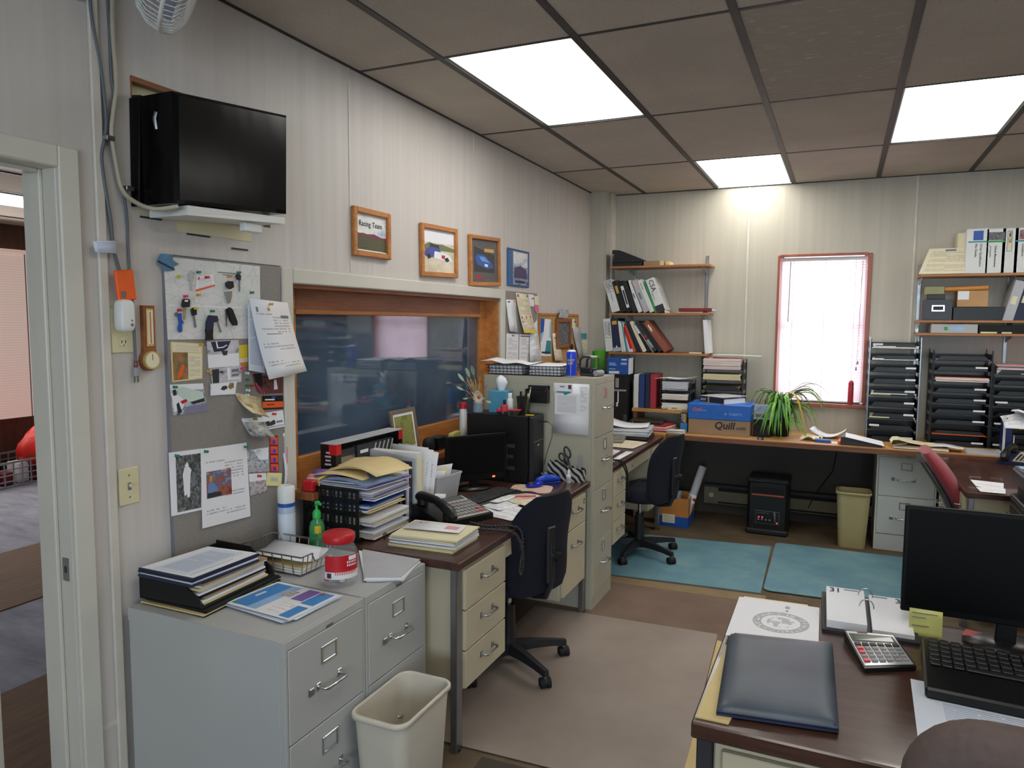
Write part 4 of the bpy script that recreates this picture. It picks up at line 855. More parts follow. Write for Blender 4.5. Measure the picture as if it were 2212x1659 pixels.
# ---------------------------------------------------------------- cables, tags, plates
def cable(label, pts, rad, m, name='cable'):
    P = [at(x, y, X=d) for x, y, d in pts]; Q = []
    for i in range(len(P)-1):
        p0, p1, p2, p3 = P[max(i-1, 0)], P[i], P[i+1], P[min(i+2, len(P)-1)]
        for k in range(5): t = k/5; Q.append(.5*((2*p1)+(p2-p0)*t+(2*p0-5*p1+4*p2-p3)*t*t+(3*p1-p0-3*p2+p3)*t**3))
    Q.append(P[-1]); o = Q[0].copy(); b = MB(); b.tube([q-o for q in Q], rad, m, 7); return solo(name, b, label, 'cable', o)
mat('grey_cable', (92, 100, 108), .5); mat('tan_cable', (176, 168, 148), .5)
cable('dark grey cable running down the wall beside the door casing to the plug-in alarm', [(190, -60, .01), (198, 40, .012), (215, 130, .012), (224, 200, .012), (229, 265, .012), (225, 300, .012), (219, 340, .012), (226, 400, .012), (238, 470, .012), (246, 540, .014), (262, 600, .016), (268, 655, .02)], .0055, 'grey_cable')
cable('grey cable left of the cream air conditioner cord', [(228, -60, .01), (236, 60, .012), (240, 160, .012), (245, 205, .012), (240, 260, .012), (243, 320, .012), (258, 395, .012), (266, 415, .012), (274, 470, .012), (278, 560, .012), (285, 640, .013), (291, 740, .014), (293, 790, .02)], .0045, 'grey_cable')
cable('cream cord curving from the ceiling under the air conditioner', [(243, -60, .02), (243, 60, .022), (251, 180, .022), (245, 240, .022), (241, 290, .022), (250, 350, .022), (262, 405, .022), (285, 432, .06), (330, 451, .14), (385, 446, .19)], .007, 'tan_cable')
for x, y, l in ((226, 300, 'small metal cable clip on the left cable'), (268, 408, 'small metal cable clip above the cream cord bend')):
    o = at(x, y, X=.005); b = MB(); b.box((0, -.014, -.007), (.03, .014, .007), 'steel', .002); solo('cable_clip', b, l, 'clip', o)
pinned('paper_tag', 'curled white paper tag taped round the cable', 'tag', ((206, 545), (252, 548), (250, 520), (200, 521)), .03, 'page_blue', bulge=lambda u, v: .012*sin(u*3), nu=6, nv=1)
b = MB(); o = at(270, 615, X=.03); b.box((-.006, -.032, -.048), (.006, .032, .045), 'orange', .003); solo('orange_tag', b, 'bright orange warning tag folded round the cable', 'tag', o, rx=.1)
o = at(269, 682, X=.036); r = thing('plug_in_detector', 'white rounded plug-in detector above the outlet', 'detector', o)
b = MB(); b.ell((0, 0, 0), (.046, .05, .10), 'white_plastic', .45, .5, 20, 12); b.cyl((0, 0, .055), (0, 0, .075), .006, 'grey_cable', 8); ob('shell', b, r)
b = MB(); b.cyl((.021, .008, -.028), (.024, .008, -.028), .005, 'soft_ink', 10); b.cyl((.021, .008, -.015), (.0235, .008, -.015), .003, 'soft_ink', 8); ob('button', b, r)
def plate(label, name, cat, c, w, h):
    o = at(*c, X=0); r = thing(name, label, cat, o); b = MB(); b.box((.0005, -w/2, -h/2), (.006, w/2, h/2), 'ivory', .003); ob('cover_plate', b, r); return r
r = plate('ivory outlet plate behind the white plug-in detector', 'power_outlet', 'outlet', (262, 714), .078, .14)
b = MB(); b.cyl((.0061, .0, -.035), (.009, 0, -.035), .016, 'ivory', 16); b.box((.009, -.008, -.04), (.0094, -.005, -.03), 'ink'); b.box((.009, .005, -.04), (.0094, .008, -.03), 'ink'); b.cyl((.009, 0, -.046), (.0094, 0, -.046), .0025, 'ink', 8); ob('socket', b, r)
r = plate('ivory light switch plate above the filing cabinets', 'light_switch', 'switch', (277, 1050), .072, .118)
b = MB(); b.box((.0061, -.006, -.012), (.0075, .006, .012), 'soft_ink'); b.box((.0075, -.004, -.002), (.018, .004, .008), 'ivory', .001); ob('toggle', b, r)
for z in (-.035, .035): b = MB(); b.cyl((.0061, 0, z), (.0072, 0, z), .003, 'steel', 8); ob('screw', b, r)
o = at(316, 735, X=.0); r = thing('barometer', 'wooden thermometer and barometer hanging on the wall', 'barometer', o)
zt, zb = at(316, 660, X=0).z-o.z, at(322, 800, X=0).z-o.z
b = MB(); b.prism([(y, z) for y, z in [(-.021, zt), (.021, zt), (.021, -.02)]+[(.033*cos(a), zb+.034+.034*sin(a)) for a in [pi*(.25-1.5*i/12) for i in range(13)]]+[(-.021, -.02)]], 0, .016, 'oak_dark'); b.v = [(z+.001, x, y) for x, y, z in b.v]; ob('wood_back', b, r)
b = MB(); b.box((.0172, -.012, -.02), (.02, .014, zt-.01), mat('brass_plate', (206, 176, 110), .4, .3), .001); b.box((.02, -.009, -.012), (.0204, .011, zt-.016), 'cream_paper'); b.cyl((.0215, .001, -.01), (.0215, .001, zt-.02), .0012, 'red', 6); ob('thermometer', b, r)
b = MB(); b.cyl((.0172, 0, zb+.034), (.026, 0, zb+.034), .03, 'brass_plate', 24); b.cyl((.026, 0, zb+.034), (.0266, 0, zb+.034), .025, 'cream_paper', 24); b.box((.0267, -.001, zb+.034), (.0272, .001, zb+.054), 'ink'); ob('dial', b, r)
o = at(294, 803, X=.018); b = MB(); b.box((-.008, -.009, -.016), (.008, .009, .014), 'grey_plastic', .003); b.cyl((0, 0, .012), (0, 0, .035), .006, 'maroon', 8); 
for y in (-.006, .006): b.box((-.001, y-.0025, -.034), (.001, y+.0025, -.014), 'steel')
solo('loose_plug', b, 'grey plug end hanging loose below the cable', 'plug', o)

# wall fan, seen from behind
ctr = at(390, -60, X=.26); ax = V((.62, .70, -.34)).normalized()
r = thing('wall_fan', 'white caged fan mounted high on the left wall', 'fan', ctr)
R3 = ax.to_track_quat('Z', 'Y').to_matrix().to_4x4()
def add_T(b): b.T = R3; return b
b = add_T(MB()); RR = .178
b.tube([(RR*cos(2*pi*i/40), RR*sin(2*pi*i/40), 0) for i in range(40)], .006, 'white_plastic', 6, True)
for k in range(60):
    a = 2*pi*k/60; b.tube([(RR*cos(a)*q, RR*sin(a)*q, -z) for q, z in ((1, 0), (.96, .04), (.8, .075), (.55, .095), (.3, .10))], .0016, 'white_plastic', 4)
b.tube([(.3*RR*cos(2*pi*i/20), .3*RR*sin(2*pi*i/20), -.10) for i in range(20)], .003, 'white_plastic', 5, True)
b.tube([(.8*RR*cos(2*pi*i/30), .8*RR*sin(2*pi*i/30), -.075) for i in range(30)], .002, 'white_plastic', 5, True); ob('rear_cage', b, r)
b = add_T(MB())
for k in range(60):
    a = 2*pi*k/60; b.tube([(RR*cos(a)*q, RR*sin(a)*q, z) for q, z in ((1, 0), (.95, .03), (.7, .05), (.25, .055))], .0016, 'white_plastic', 4)
b.cyl((0, 0, .05), (0, 0, .06), .05, 'white_plastic', 20); ob('front_cage', b, r)
b = add_T(MB()); b.cyl((0, 0, -.24), (0, 0, -.095), .055, 'white_plastic', 20, .065); b.ell((0, 0, -.24), (.11, .11, .06), 'white_plastic'); ob('motor_housing', b, r)
for k in range(3):
    b = add_T(MB()); a = 2*pi*k/3; b.add([(cos(a+d)*q, sin(a+d)*q, z) for q, d, z in ((.03, -.3, -.02), (.17, -.45, -.03), (.18, .1, .0), (.15, .5, .02), (.03, .4, .01))]+[(cos(a+d)*q, sin(a+d)*q, z+.002) for q, d, z in ((.03, -.3, -.02), (.17, -.45, -.03), (.18, .1, .0), (.15, .5, .02), (.03, .4, .01))], [(4, 3, 2, 1, 0), (5, 6, 7, 8, 9)]+[(i, (i+1) % 5, 5+(i+1) % 5, 5+i) for i in range(5)], mat('fan_blue', (120, 140, 170), .3)); ob('blade', b, r)
b = MB(); q = -ax*.22; w0 = V((.0-ctr.x+.001, q.y-.02, -.03)); b.tube([w0, w0*.5+q*.5+V((0, 0, -.03)), q], .016, 'white_plastic', 10); b.box((w0.x, w0.y-.04, w0.z-.06), (w0.x+.02, w0.y+.04, w0.z+.06), 'white_plastic', .005); ob('wall_bracket', b, r)

# ---------------------------------------------------------------- framed pictures
photo('sky', [(96, 150, 200), (226, 226, 226), (232, 232, 232)], 2.2, 3); photo('grass', [(70, 76, 50), (92, 94, 66), (84, 80, 74)], 5, 2)
photo('dusty', [(196, 186, 160), (216, 206, 182), (226, 220, 200)], 3, 6); photo('track', [(58, 58, 66), (88, 88, 96), (76, 74, 80)], 4, 3)
def framed(label, px, tilt, m, prints, wd=.022, th=.022, fm='oak', txt=None, X=.0):
    a, c_ = at(*px[0], X=th), at(*px[1], X=th); y0, y1, z0, z1 = a.y, c_.y, c_.z, a.z
    w, h = y1-y0, z1-z0; o = V((X+.001, (y0+y1)/2, (z0+z1)/2)); r = thing('picture_frame', label, 'picture', o, rx=tilt, group='wood-framed racing pictures' if fm != 'blue_edge' else None)
    b = MB(); b.box((0, -w/2, -h/2), (th, -w/2+wd, h/2), fm, .004); b.box((0, w/2-wd, -h/2), (th, w/2, h/2), fm, .004); b.box((0, -w/2+wd, h/2-wd), (th, w/2-wd, h/2), fm, .004); b.box((0, -w/2+wd, -h/2), (th, w/2-wd, -h/2+wd), fm, .004); ob('frame', b, r)
    b = MB(); c = [V((.006, -w/2+wd-.001, -h/2+wd)), V((.006, w/2-wd, -h/2+wd)), V((.006, w/2-wd, h/2-wd)), V((.006, -w/2+wd-.001, h/2-wd))]; qs(b, c, m, .001)
    for i, (mm, pts) in enumerate(prints): qp(b, c, pts, mm, .0013+.00012*i)
    if txt: b.text(txt[0], txt[1], txt[2], c[3]+V((.0025, txt[3], txt[4])), (0, 1, 0), (0, .06, 1), .0002)
    ob('picture', b, r)
framed('wood-framed picture with sky, clouds and dark grass, highest on the left of the row', ((765, 443), (846, 562)), radians(0), 'sky', [('white_paper', R4(0, 0, 1, .04)), ('grass', R4(0, .04, 1, .42)), (mat('maroon_far', (120, 60, 76), .6), [(0, .4), (0, .48), (.2, .5), (.35, .47), (.6, .5), (.8, .44), (1, .42), (1, .36), (.5, .38)]), ('white_paper', [(.02, .5), (.1, .56), (.3, .5), (.12, .47)]), ('red', R4(.9, .4, 1, .44))], .026, txt=('Racing Team', .036, 'ink', .025, -.055))
framed('wood-framed picture of a blue and white race car on a dirt lot', ((912, 478), (990, 603)), radians(1.5), 'dusty', [('white_paper', R4(0, .7, 1, 1)), ('white_paper', R4(0, 0, .03, 1)), (mat('hedge', (120, 124, 96), .7), [(0, .6), (.2, .7), (.4, .66), (.6, .68), (1, .6), (1, .52), (0, .52)]), ('charcoal', [(.2, .55), (.22, .68), (.5, .66), (.52, .55)]), (mat('car_blue', (60, 76, 150), .4), [(.04, .4), (.08, .52), (.25, .6), (.48, .58), (.6, .46), (.6, .34), (.1, .36)]), ('white_paper', [(.36, .5), (.7, .48), (.88, .4), (.96, .28), (.6, .3), (.34, .34)]), ('red', [(.58, .42), (.7, .42), (.68, .34), (.58, .34)]), ('ink', [(.12, .42), (.22, .42), (.26, .34), (.16, .3)]), ('ink', [(.66, .34), (.78, .38), (.84, .3), (.74, .26)])], .026)
framed('wood-framed picture of a bright blue race car on a grey track', ((1017, 502), (1082, 621)), radians(2.5), 'track', [(mat('pic_mat', (96, 92, 92), .6), R4(0, 0, 1, 1)), ('track', R4(.12, .22, .88, .84)), ('charcoal', [(.12, .84), (.88, .66), (.88, .22), (.12, .24)]), ('pin_amber', R4(.5, .72, .86, .8)), ('blue', [(.16, .56), (.22, .66), (.5, .64), (.8, .44), (.84, .34), (.6, .32), (.22, .42)]), (mat('sky_blue', (96, 160, 220), .4), [(.3, .6), (.5, .6), (.7, .46), (.4, .5)]), ('white_paper', [(.5, .44), (.64, .42), (.6, .36), (.5, .38)]), ('red', R4(.2, .08, .4, .16)), ('red', R4(0, .3, .08, .4))], .024)
mat('blue_edge', (50, 96, 150), .3); photo('plq', [(60, 90, 140), (160, 170, 190), (60, 50, 80)], 3, 12)
framed('small blue plaque picture, rightmost of the row above the window', ((1098, 534), (1143, 622)), 0, 'plq', [('blue_edge', R4(0, 0, .22, 1)), ('sky', R4(.24, .55, .96, .97)), (mat('purple_car', (70, 58, 96), .5), [(.26, .2), (.3, .5), (.6, .58), (.9, .48), (.95, .2)]), ('ink', R4(.34, .06, .84, .13))], .012, .012, 'blue_edge')

# ---------------------------------------------------------------- boards right of the window
b = MB(); y0, y1 = 4.393, at(1160, 700, X=.01).y; b.box((.0005, y0, 1.2), (.01, y1, at(1095, 628, X=.01).z), 'grey_board', .002); solo('pin_board', b, 'small grey pin board right of the interior window casing', 'pin board')
C0 = .011
pinned('notice_sheet', 'narrow blank white sheet at the top left of the small board', 'paper', ((1098, 716), (1115, 718), (1113, 648), (1093, 647)), C0, 'white_paper', [], [(1097, 652, 'charcoal'), (1110, 651, 'pin_amber')], bulge=curl(.012), nu=1, nv=4)
pinned('safety_notice', 'long cream notice with red pictures and a yellow foot', 'paper', ((1124, 719), (1151, 719), (1141, 636), (1114, 632)), C0+.001, 'page_cream', [('yellow', R4(.0, 0, 1, .08)), ('red', R4(.08, .9, .22, .97)), ('pin_green', R4(.82, .92, .95, .98)), ('maroon', R4(.1, .36, .18, .42)), ('red', R4(.45, .36, .53, .44)), ('red', R4(.8, .38, .88, .44)), ('maroon', R4(.1, .26, .18, .3))], bulge=curl(.03), nu=2, nv=6, t=.001)
pinned('card_note', 'small white card with a dark magnet near the top of the small board', 'card', ((1144, 661), (1154, 662), (1153, 637), (1141, 635)), C0+.001, 'white_paper', [], [(1149, 645, 'oak_dark')])
pinned('sticky_note', 'pink and cream note at the right edge of the small board', 'note', ((1156, 673), (1164, 675), (1163, 640), (1154, 639)), C0+.003, 'cream_paper', [('pink', R4(0, 0, 1, .45))])
pinned('form_sheet', 'white form at the bottom left of the small board', 'paper', ((1093, 780), (1119, 780), (1120, 722), (1094, 720)), C0, 'page', [], [(1106, 725, 'teal')])
pinned('form_sheet', 'white form with a dark heading bar at the bottom of the small board', 'paper', ((1121, 780), (1160, 782), (1153, 723), (1122, 722)), C0, 'page', [('ink', R4(.06, .91, .92, .94))])
pinned('form_sheet', 'tall white sheet with a pointed top hanging over the small board edge', 'paper', ((1140, 782), (1165, 780), (1160, 690), (1146, 712)), C0+.004, 'page', bulge=curl(.02), nu=1, nv=4)
yc0, yc1, zc = at(1165, 676, X=.012).y, at(1250, 680, X=.012).y, at(1165, 676, X=.012).z
r = thing('cork_board', 'oak-framed cork board behind the tall filing cabinet', 'cork board', (.0005, yc0, zc)); w = yc1-yc0; mat('cork', (176, 136, 84), .9, var=.15, scale=60)
b = MB(); b.box((0, .02, -.58), (.008, w-.02, -.02), 'cork'); ob('cork', b, r)
b = MB(); b.box((0, 0, -.6), (.014, .02, 0), 'shelf_wood', .003); b.box((0, w-.02, -.6), (.014, w, 0), 'shelf_wood', .003); b.box((0, .02, -.02), (.014, w-.02, 0), 'shelf_wood', .003); b.box((0, .02, -.6), (.014, w-.02, -.58), 'shelf_wood', .003); ob('frame', b, r)
K = .0095
pinned('calendar_card', 'tall white and blue printed calendar card on the cork board', 'calendar', ((1168, 769), (1190, 769), (1190, 690), (1167, 688)), K, 'white_paper', [('blue', [(0, 1), (.4, 1), (.3, .66), (0, .6)]), (mat('light_blue', (150, 196, 232), .5), [(.0, .6), (.3, .66), (.1, .38), (0, .38)]), ('teal', [(.58, .42), (1, .42), (1, .05), (.36, .05)]), ('light_blue', [(.9, .95), (1, .9), (1, .5), (.8, .5)]), ('navy', R4(.08, .07, .9, .12))])
pinned('note_sheet', 'cream note sheet behind the blue calendar card', 'paper', ((1188, 745), (1201, 746), (1198, 700), (1175, 684)), K-.0018, 'cream_paper')
pinned('receipt', 'long white receipt hanging from a black clip on the cork board', 'paper', ((1194, 779), (1212, 780), (1206, 720), (1193, 720)), K+.003, 'page_cream', [], [(1198, 730, 'charcoal')], bulge=curl(.02), nu=1, nv=4)
framed('small wood-framed picture hanging on the cork board', ((1202, 688), (1233, 751)), 0, 'track', [('ph_bwd', R4(.05, .05, .95, .95))], .03, .02, 'oak_dark', X=K)
pinned('photo_card', 'white card with a green picture stuck above the cork board frame', 'card', ((1206, 686), (1226, 687), (1230, 669), (1212, 668)), K+.02, 'ph_truck')
pinned('note_sheet', 'small cream note beside the small framed picture', 'paper', ((1235, 709), (1243, 708), (1241, 689), (1232, 689)), K+.01, 'cream_paper', [], [(1240, 695, 'charcoal')])
pinned('form_sheet', 'grey curled sheet hanging at the right of the cork board', 'paper', ((1246, 772), (1256, 770), (1255, 708), (1236, 705)), K+.004, 'grey_paper', bulge=curl(.02), nu=1, nv=4)
pinned('card_note', 'small teal square card right of the grey curled sheet', 'card', ((1253, 731), (1267, 732), (1267, 720), (1255, 720)), .004, 'teal')
pinned('note_sheet', 'cream sheet under the small teal square card', 'paper', ((1256, 762), (1268, 762), (1268, 736), (1256, 736)), .002, 'page_cream')
# ---------------------------------------------------------------- desk things: helpers
def stack(b, c, z0, z1, n, mats, seed=1, jit=.006, rot=.03, curlf=None):
    """pile of thin slabs over the quad c (xy corners), each slightly off"""
    R2 = random.Random(seed); c = [V((p[0], p[1], 0)) for p in c]; ce = sum(c, V())/4; h = (z1-z0)/n
    for i in range(n):
        a = R2.uniform(-rot, rot); dx, dy = R2.uniform(-jit, jit), R2.uniform(-jit, jit); s = R2.uniform(.96, 1.0)
        q = [V((ce.x+dx+((p-ce).x*cos(a)-(p-ce).y*sin(a))*s, ce.y+dy+((p-ce).x*sin(a)+(p-ce).y*cos(a))*s, z0+h*i)) for p in c]
        t = h*.86 if i < n-1 else h; qs(b, q, mats[i % len(mats)], t, curlf, *((4, 4) if curlf else (1, 1)))
Z = lambda z, *p: [at(x, y, z=z) for x, y in p]
def pile(name, label, cat, px, z0, z1, n, mats, seed=1, group=None, prints=(), jit=.006, rot=.03, world=None, tilt=0):
    c = world or Z(z0, *px); o = V((c[0][0], c[0][1], z0)); c = [V((p[0]-o.x, p[1]-o.y, 0)) for p in c]
    b = MB(); stack(b, c, 0, z1-z0, n, mats, seed, jit, rot)
    c2 = [p+V((0, 0, z1-z0)) for p in c]
    for i, (m, pts) in enumerate(prints): qp(b, c2, pts, m, .0004+.0002*i)
    return solo(name, b, label, cat, o, group=group)
def sheet1(name, label, px, z, m, prints=(), bulge=None, group=None, cat='paper', world=None, nu=1, nv=1, t=.0006, side=None):
    c = world or Z(z, *px); o = V((c[0][0], c[0][1], z)); c = [V((p[0], p[1], p[2] if len(p) > 2 else z))-o for p in c]
    b = MB(); qs(b, c, m, t, bulge, nu, nv, side)
    for i, (mm, pts) in enumerate(prints): qp(b, c, pts, mm, t+.0003+.0001*i, bulge)
    return solo(name, b, label, cat, o, group=group)
CT = .7375
# black letter tray with folders on the first cabinet
r = thing('letter_tray', 'black scooped letter tray full of folders on the filing cabinet nearest the doorway', 'tray', (.045, 1.568, CT+.018), radians(3))
b = MB(); W, D = .255, .335; b.box((0, 0, 0), (W, D, .004), 'matte_black'); b.box((0, 0, 0), (.004, D, .085), 'matte_black')
for y in (0, D-.004): b.prism([(0, 0), (W, 0), (W-.01, .03), (W*.8, .055), (W*.6, .09), (0, .095)], y, y+.004, 'matte_black'); k = len(b.v)-12; b.v[k:] = [(p[0], p[2], p[1]) for p in b.v[k:]]; b.f[-8:] = [f[::-1] for f in b.f[-8:]]
ob('tray_body', b, r)
fc = [(.052, 1.572), (.325, 1.572), (.305, 1.925), (.06, 1.91)]
pile('folder', 'flat dark folder with brass edges lying under the black letter tray', 'folder', None, CT, CT+.016, 4, ['matte_black', 'manila', 'matte_black'], 3, world=fc)
pile('papers_pile', 'pile of manila folders and loose papers inside the black letter tray', 'papers', None, CT+.0235, CT+.09, 9, ['manila', 'white_paper', 'cardboard', 'matte_black', 'white_paper', 'grey_paper'], 5, jit=.006, rot=.02, world=[(.06, 1.583), (.285, 1.595), (.275, 1.885), (.07, 1.875)])
pile('binder', 'navy-edged ring binders topped with a white page, on the black letter tray', 'binder', None, CT+.095, CT+.122, 4, ['navy', 'white_paper', 'navy', 'navy'], 8, jit=.003, rot=.015, prints=[('white_paper', R4(.03, .03, .99, .99)), ('page_blue', R4(.2, .06, .8, .94)), ('navy', R4(.86, .08, .87, .7))], world=[(.055, 1.553), (.292, 1.553), (.295, 1.832), (.078, 1.812)])
# brochures
mat('leaf_blue', (60, 140, 214), .4); mat('pale_blue', (150, 190, 234), .4)
bc = Z(CT, (487, 1310), (625, 1348), (735, 1294), (600, 1264))
pile('brochure_stack', 'stack of white sheets under the blue printed brochure', 'papers', None, CT, CT+.010, 6, ['white_paper', 'page_blue'], 4, jit=.014, rot=.07, world=bc)
sheet1('brochure', 'glossy blue and white printed brochure near the front edge of the filing cabinet', None, CT+.0115, 'white_paper', [(m_, p_) for m_, p_ in (('leaf_blue', [(.04, .06), (.3, .06), (.3, .95), (.04, .95)]), ('pale_blue', R4(.3, .05, .44, .96)), ('page_few', R4(.5, .05, .95, .5)), ('ph_red', R4(.33, .6, .52, .82)), ('lavender', R4(.56, .56, .74, .96)), ('leaf_blue', R4(.76, .5, .95, .96)), ('leaf_blue', R4(.8, .04, .95, .42)), ('ph_room', R4(.76, .86, .86, .94)), ('green', [(.06, .06), (.14, .06), (.06, .14)]), ('white_paper', R4(.12, .4, .16, .6)))], world=[(p[0]*1, p[1]*1) for p in bc])
o = at(592, 1270, z=CT); b = MB(); b.lathe([(.0, 0), (.028, 0), (.03, .004), (.026, .009), (.0, .012)], 'green', 18, sy=.8, caps=False); solo('green_disc', b, 'small green plastic disc beside the brochures', 'disc', o)
# wire basket
def wire_basket(label, loc, rz, W, D, H, dip=.5, wires=8, m='steel', rad=.0022, group=None):
    r = thing('wire_basket', label, 'basket', loc, rz, group); b = MB()
    rim = [(0, 0, H), (W*.28, 0, H), (W*.36, 0, H*dip), (W*.72, 0, H*dip), (W*.8, 0, H), (W, 0, H), (W, D, H), (0, D, H)] if dip < 1 else [(0, 0, H), (W, 0, H), (W, D, H), (0, D, H)]
    b.tube(rim, rad*1.4, m, 6, True); b.tube([(.01, .01, .003), (W-.01, .01, .003), (W-.01, D-.01, .003), (.01, D-.01, .003)], rad, m, 6, True); ob('rim', b, r)
    b = MB()
    for i in range(wires+1):
        x = .012+(W-.024)*i/wires; hz = H*dip if dip < 1 and .3 < i/wires < .78 else H
        b.tube([(x, 0, hz), (x, .01, .003), (x, D-.01, .003), (x, D, H)], rad, m, 5)
    for i in range(1, wires):
        y = D*i/wires; b.tube([(0, y, H), (.01, y, .003), (W-.01, y, .003), (W, y, H)], rad, m, 5)
    for z in ((.33*H, .66*H) if dip >= 1 else ()): b.tube([(0, 0, z), (W, 0, z), (W, D, z), (0, D, z)], rad, m, 5, True)
    ob('wire_mesh', b, r); return r
wire_basket('wire letter basket holding white paper, behind the candy jar', (.355, 1.968, CT), radians(90), .20, .31, .072, .55, 7)
pile('papers_pile', 'white sheets lying in the wire basket behind the candy jar', 'papers', None, CT+.006, CT+.03, 5, ['white_paper', 'manila', 'white_paper'], 9, world=[(.062, 1.982), (.345, 1.98), (.345, 2.155), (.062, 2.155)], jit=.003)
sheet1('paper_sheet', 'folded white sheet curling out of the wire basket', None, CT+.0315, 'white_paper', world=[(.075, 1.985), (.34, 1.985), (.335, 2.15), (.07, 2.15)], bulge=lambda u, v: .022*abs(v-.5)**1.5*2.5, nu=2, nv=8)
o = at(613, 1190, z=CT); r = thing('aerosol_can', 'tall white aerosol can with a blue band, against the grey board', 'can', (o.x, o.y+.02, CT))
b = MB(); b.lathe([(.030, 0), (.033, .004), (.033, .17), (.031, .176)], mat('pale_label', (176, 192, 222), .35), 24); ob('can_body', b, r)
b = MB(); b.lathe([(.0331, .177), (.0334, .18), (.0334, .188), (.0331, .19)], 'blue', 24); ob('band', b, r)
b = MB(); b.lathe([(.0325, .191), (.033, .2), (.033, .25), (.029, .256), (.001, .257)], 'white_plastic', 24, caps=False); b.tube([(.02*cos(a), .02*sin(a), .257) for a in [2*pi*i/16 for i in range(16)]], .003, 'white_plastic', 5, True); ob('cap', b, r)
b = MB(); b.lathe([(.0335, .03), (.0335, .15)], 'page_blue', 24, caps=False); ob('label', b, r)
o = at(682, 1184, z=CT); r = thing('pump_bottle', 'green pump bottle of hand sanitizer behind the candy jar', 'bottle', (o.x, o.y+.01, CT))
b = MB(); b.lathe([(.0, 0), (.028, .001), (.031, .01), (.031, .085), (.026, .105), (.014, .118), (.013, .125)], glassy('green_gel', (90, 190, 120), .55), 20, caps=False); ob('bottle_body', b, r)
b = MB(); b.lathe([(.017, .122), (.017, .142), (.013, .152), (.006, .155), (.005, .178)], mat('bright_green', (50, 190, 90), .4), 16); b.tube([(0, 0, .18), (.012, -.006, .186), (.03, -.012, .18)], [.009, .008, .005], 'bright_green', 8); ob('pump', b, r)
b = MB(); b.box((.012, -.0325, .065), (.0315, -.012, .095), 'yellow', .002); b.box((-.01, -.033, .03), (.018, -.0305, .055), 'green', .002); ob('label', b, r)
# candy jar
r = thing('candy_jar', 'clear plastic jar with a red lid holding a few peppermints', 'jar', (.505, 1.985, CT))
b = MB(); JR = [(.0, .001), (.055, .001), (.064, .01), (.066, .03), (.066, .105), (.06, .125), (.05, .142), (.048, .15)]; b.lathe(JR, glassy('clear_plastic', (236, 238, 242), .13, .06), 28, caps=False); ob('jar_body', b, r)
b = MB(); b.lathe([(.0, .149), (.053, .149), (.055, .152), (.055, .176), (.05, .18), (.0, .18)], 'red', 28, caps=False); ob('lid', b, r)
b = MB()
def wrap(b, R_, a0, a1, z0, z1, m, n=14, t=0):
    b.loft([[(R_*cos(a0+(a1-a0)*i/n), R_*sin(a0+(a1-a0)*i/n), z) for i in range(n+1)] for z in (z0, z1)], m, False, True, False)
A0 = radians(-95); wrap(b, .0668, A0, A0+1.9, .045, .115, 'red'); wrap(b, .0672, A0, A0+1.9, .035, .06, 'white_plastic'); wrap(b, .0675, A0+1.25, A0+1.75, .098, .112, 'white_paper')
for i in range(14): wrap(b, .0674, A0+.55+i*.09, A0+.59+i*.09, .05, .066+.004*(i % 2), 'pin_red', 1)
wrap(b, .0675, A0+.1, A0+.38, .037, .058, 'grey_paper', 4); wrap(b, .0678, A0+.13, A0+.35, .04, .056, 'charcoal', 4)
for j, (z, w_) in enumerate(((.088, .55), (.077, .5))): 
    for i in range(6): wrap(b, .0676, A0+1.15+i*.1, A0+1.21+i*.1, z, z+.007, 'white_paper', 1)
ob('label', b, r)
for i in range(11):
    a = i*2.4; q = .012+.036*((i*37) % 10)/10; b = MB(); b.ell((.505+q*cos(a), 1.985+q*sin(a), CT+.011+.011*(i % 3)), (.022, .02, .012), 'pin_red' if i % 2 else 'white_plastic', n=10, k=6); solo('peppermint', b, 'wrapped peppermint at the bottom of the candy jar', 'candy', group='peppermints in the candy jar')
sc_ = Z(CT, (748, 1243), (872, 1250), (918, 1202), (782, 1177))
pile('papers_pile', 'stack of white sheets beside the candy jar, reaching toward the long desk', 'papers', None, CT, CT+.014, 5, ['white_paper', 'grey_paper', 'white_paper'], 6, jit=.008, rot=.04, world=[(.575, 2.03), (.69, 2.09), (.645, 2.287), (.37, 2.287)])

# ---------------------------------------------------------------- organizer on the long desk
DT = .7505
r = thing('paper_organizer', 'black lattice plastic letter organizer with four tiers on the long desk', 'organizer', (.045, 2.345, DT), radians(1))
W, D, H = .27, .35, .215
def lattice(b, y, m='black_plastic'):
    for z in (0, .05, .105, .16, H-.012): b.box((0, y, z), (W, y+.004, z+.012), m)
    for i in range(13): x = (W-.01)*i/12; b.box((x, y, 0), (x+.009 if i % 3 else x+.016, y+.004, H), m)
b = MB(); lattice(b, 0); ob('side_lattice', b, r); b = MB(); lattice(b, D); ob('side_lattice', b, r)
for z in (0, .054, .108, .162): b = MB(); b.box((0, .0045, z), (W, D-.0005, z+.004), 'black_plastic'); b.box((W-.006, .0045, z), (W, D*.25, z+.016), 'black_plastic'); b.box((W-.006, D*.75, z), (W, D-.0005, z+.016), 'black_plastic'); ob('shelf_tier', b, r)
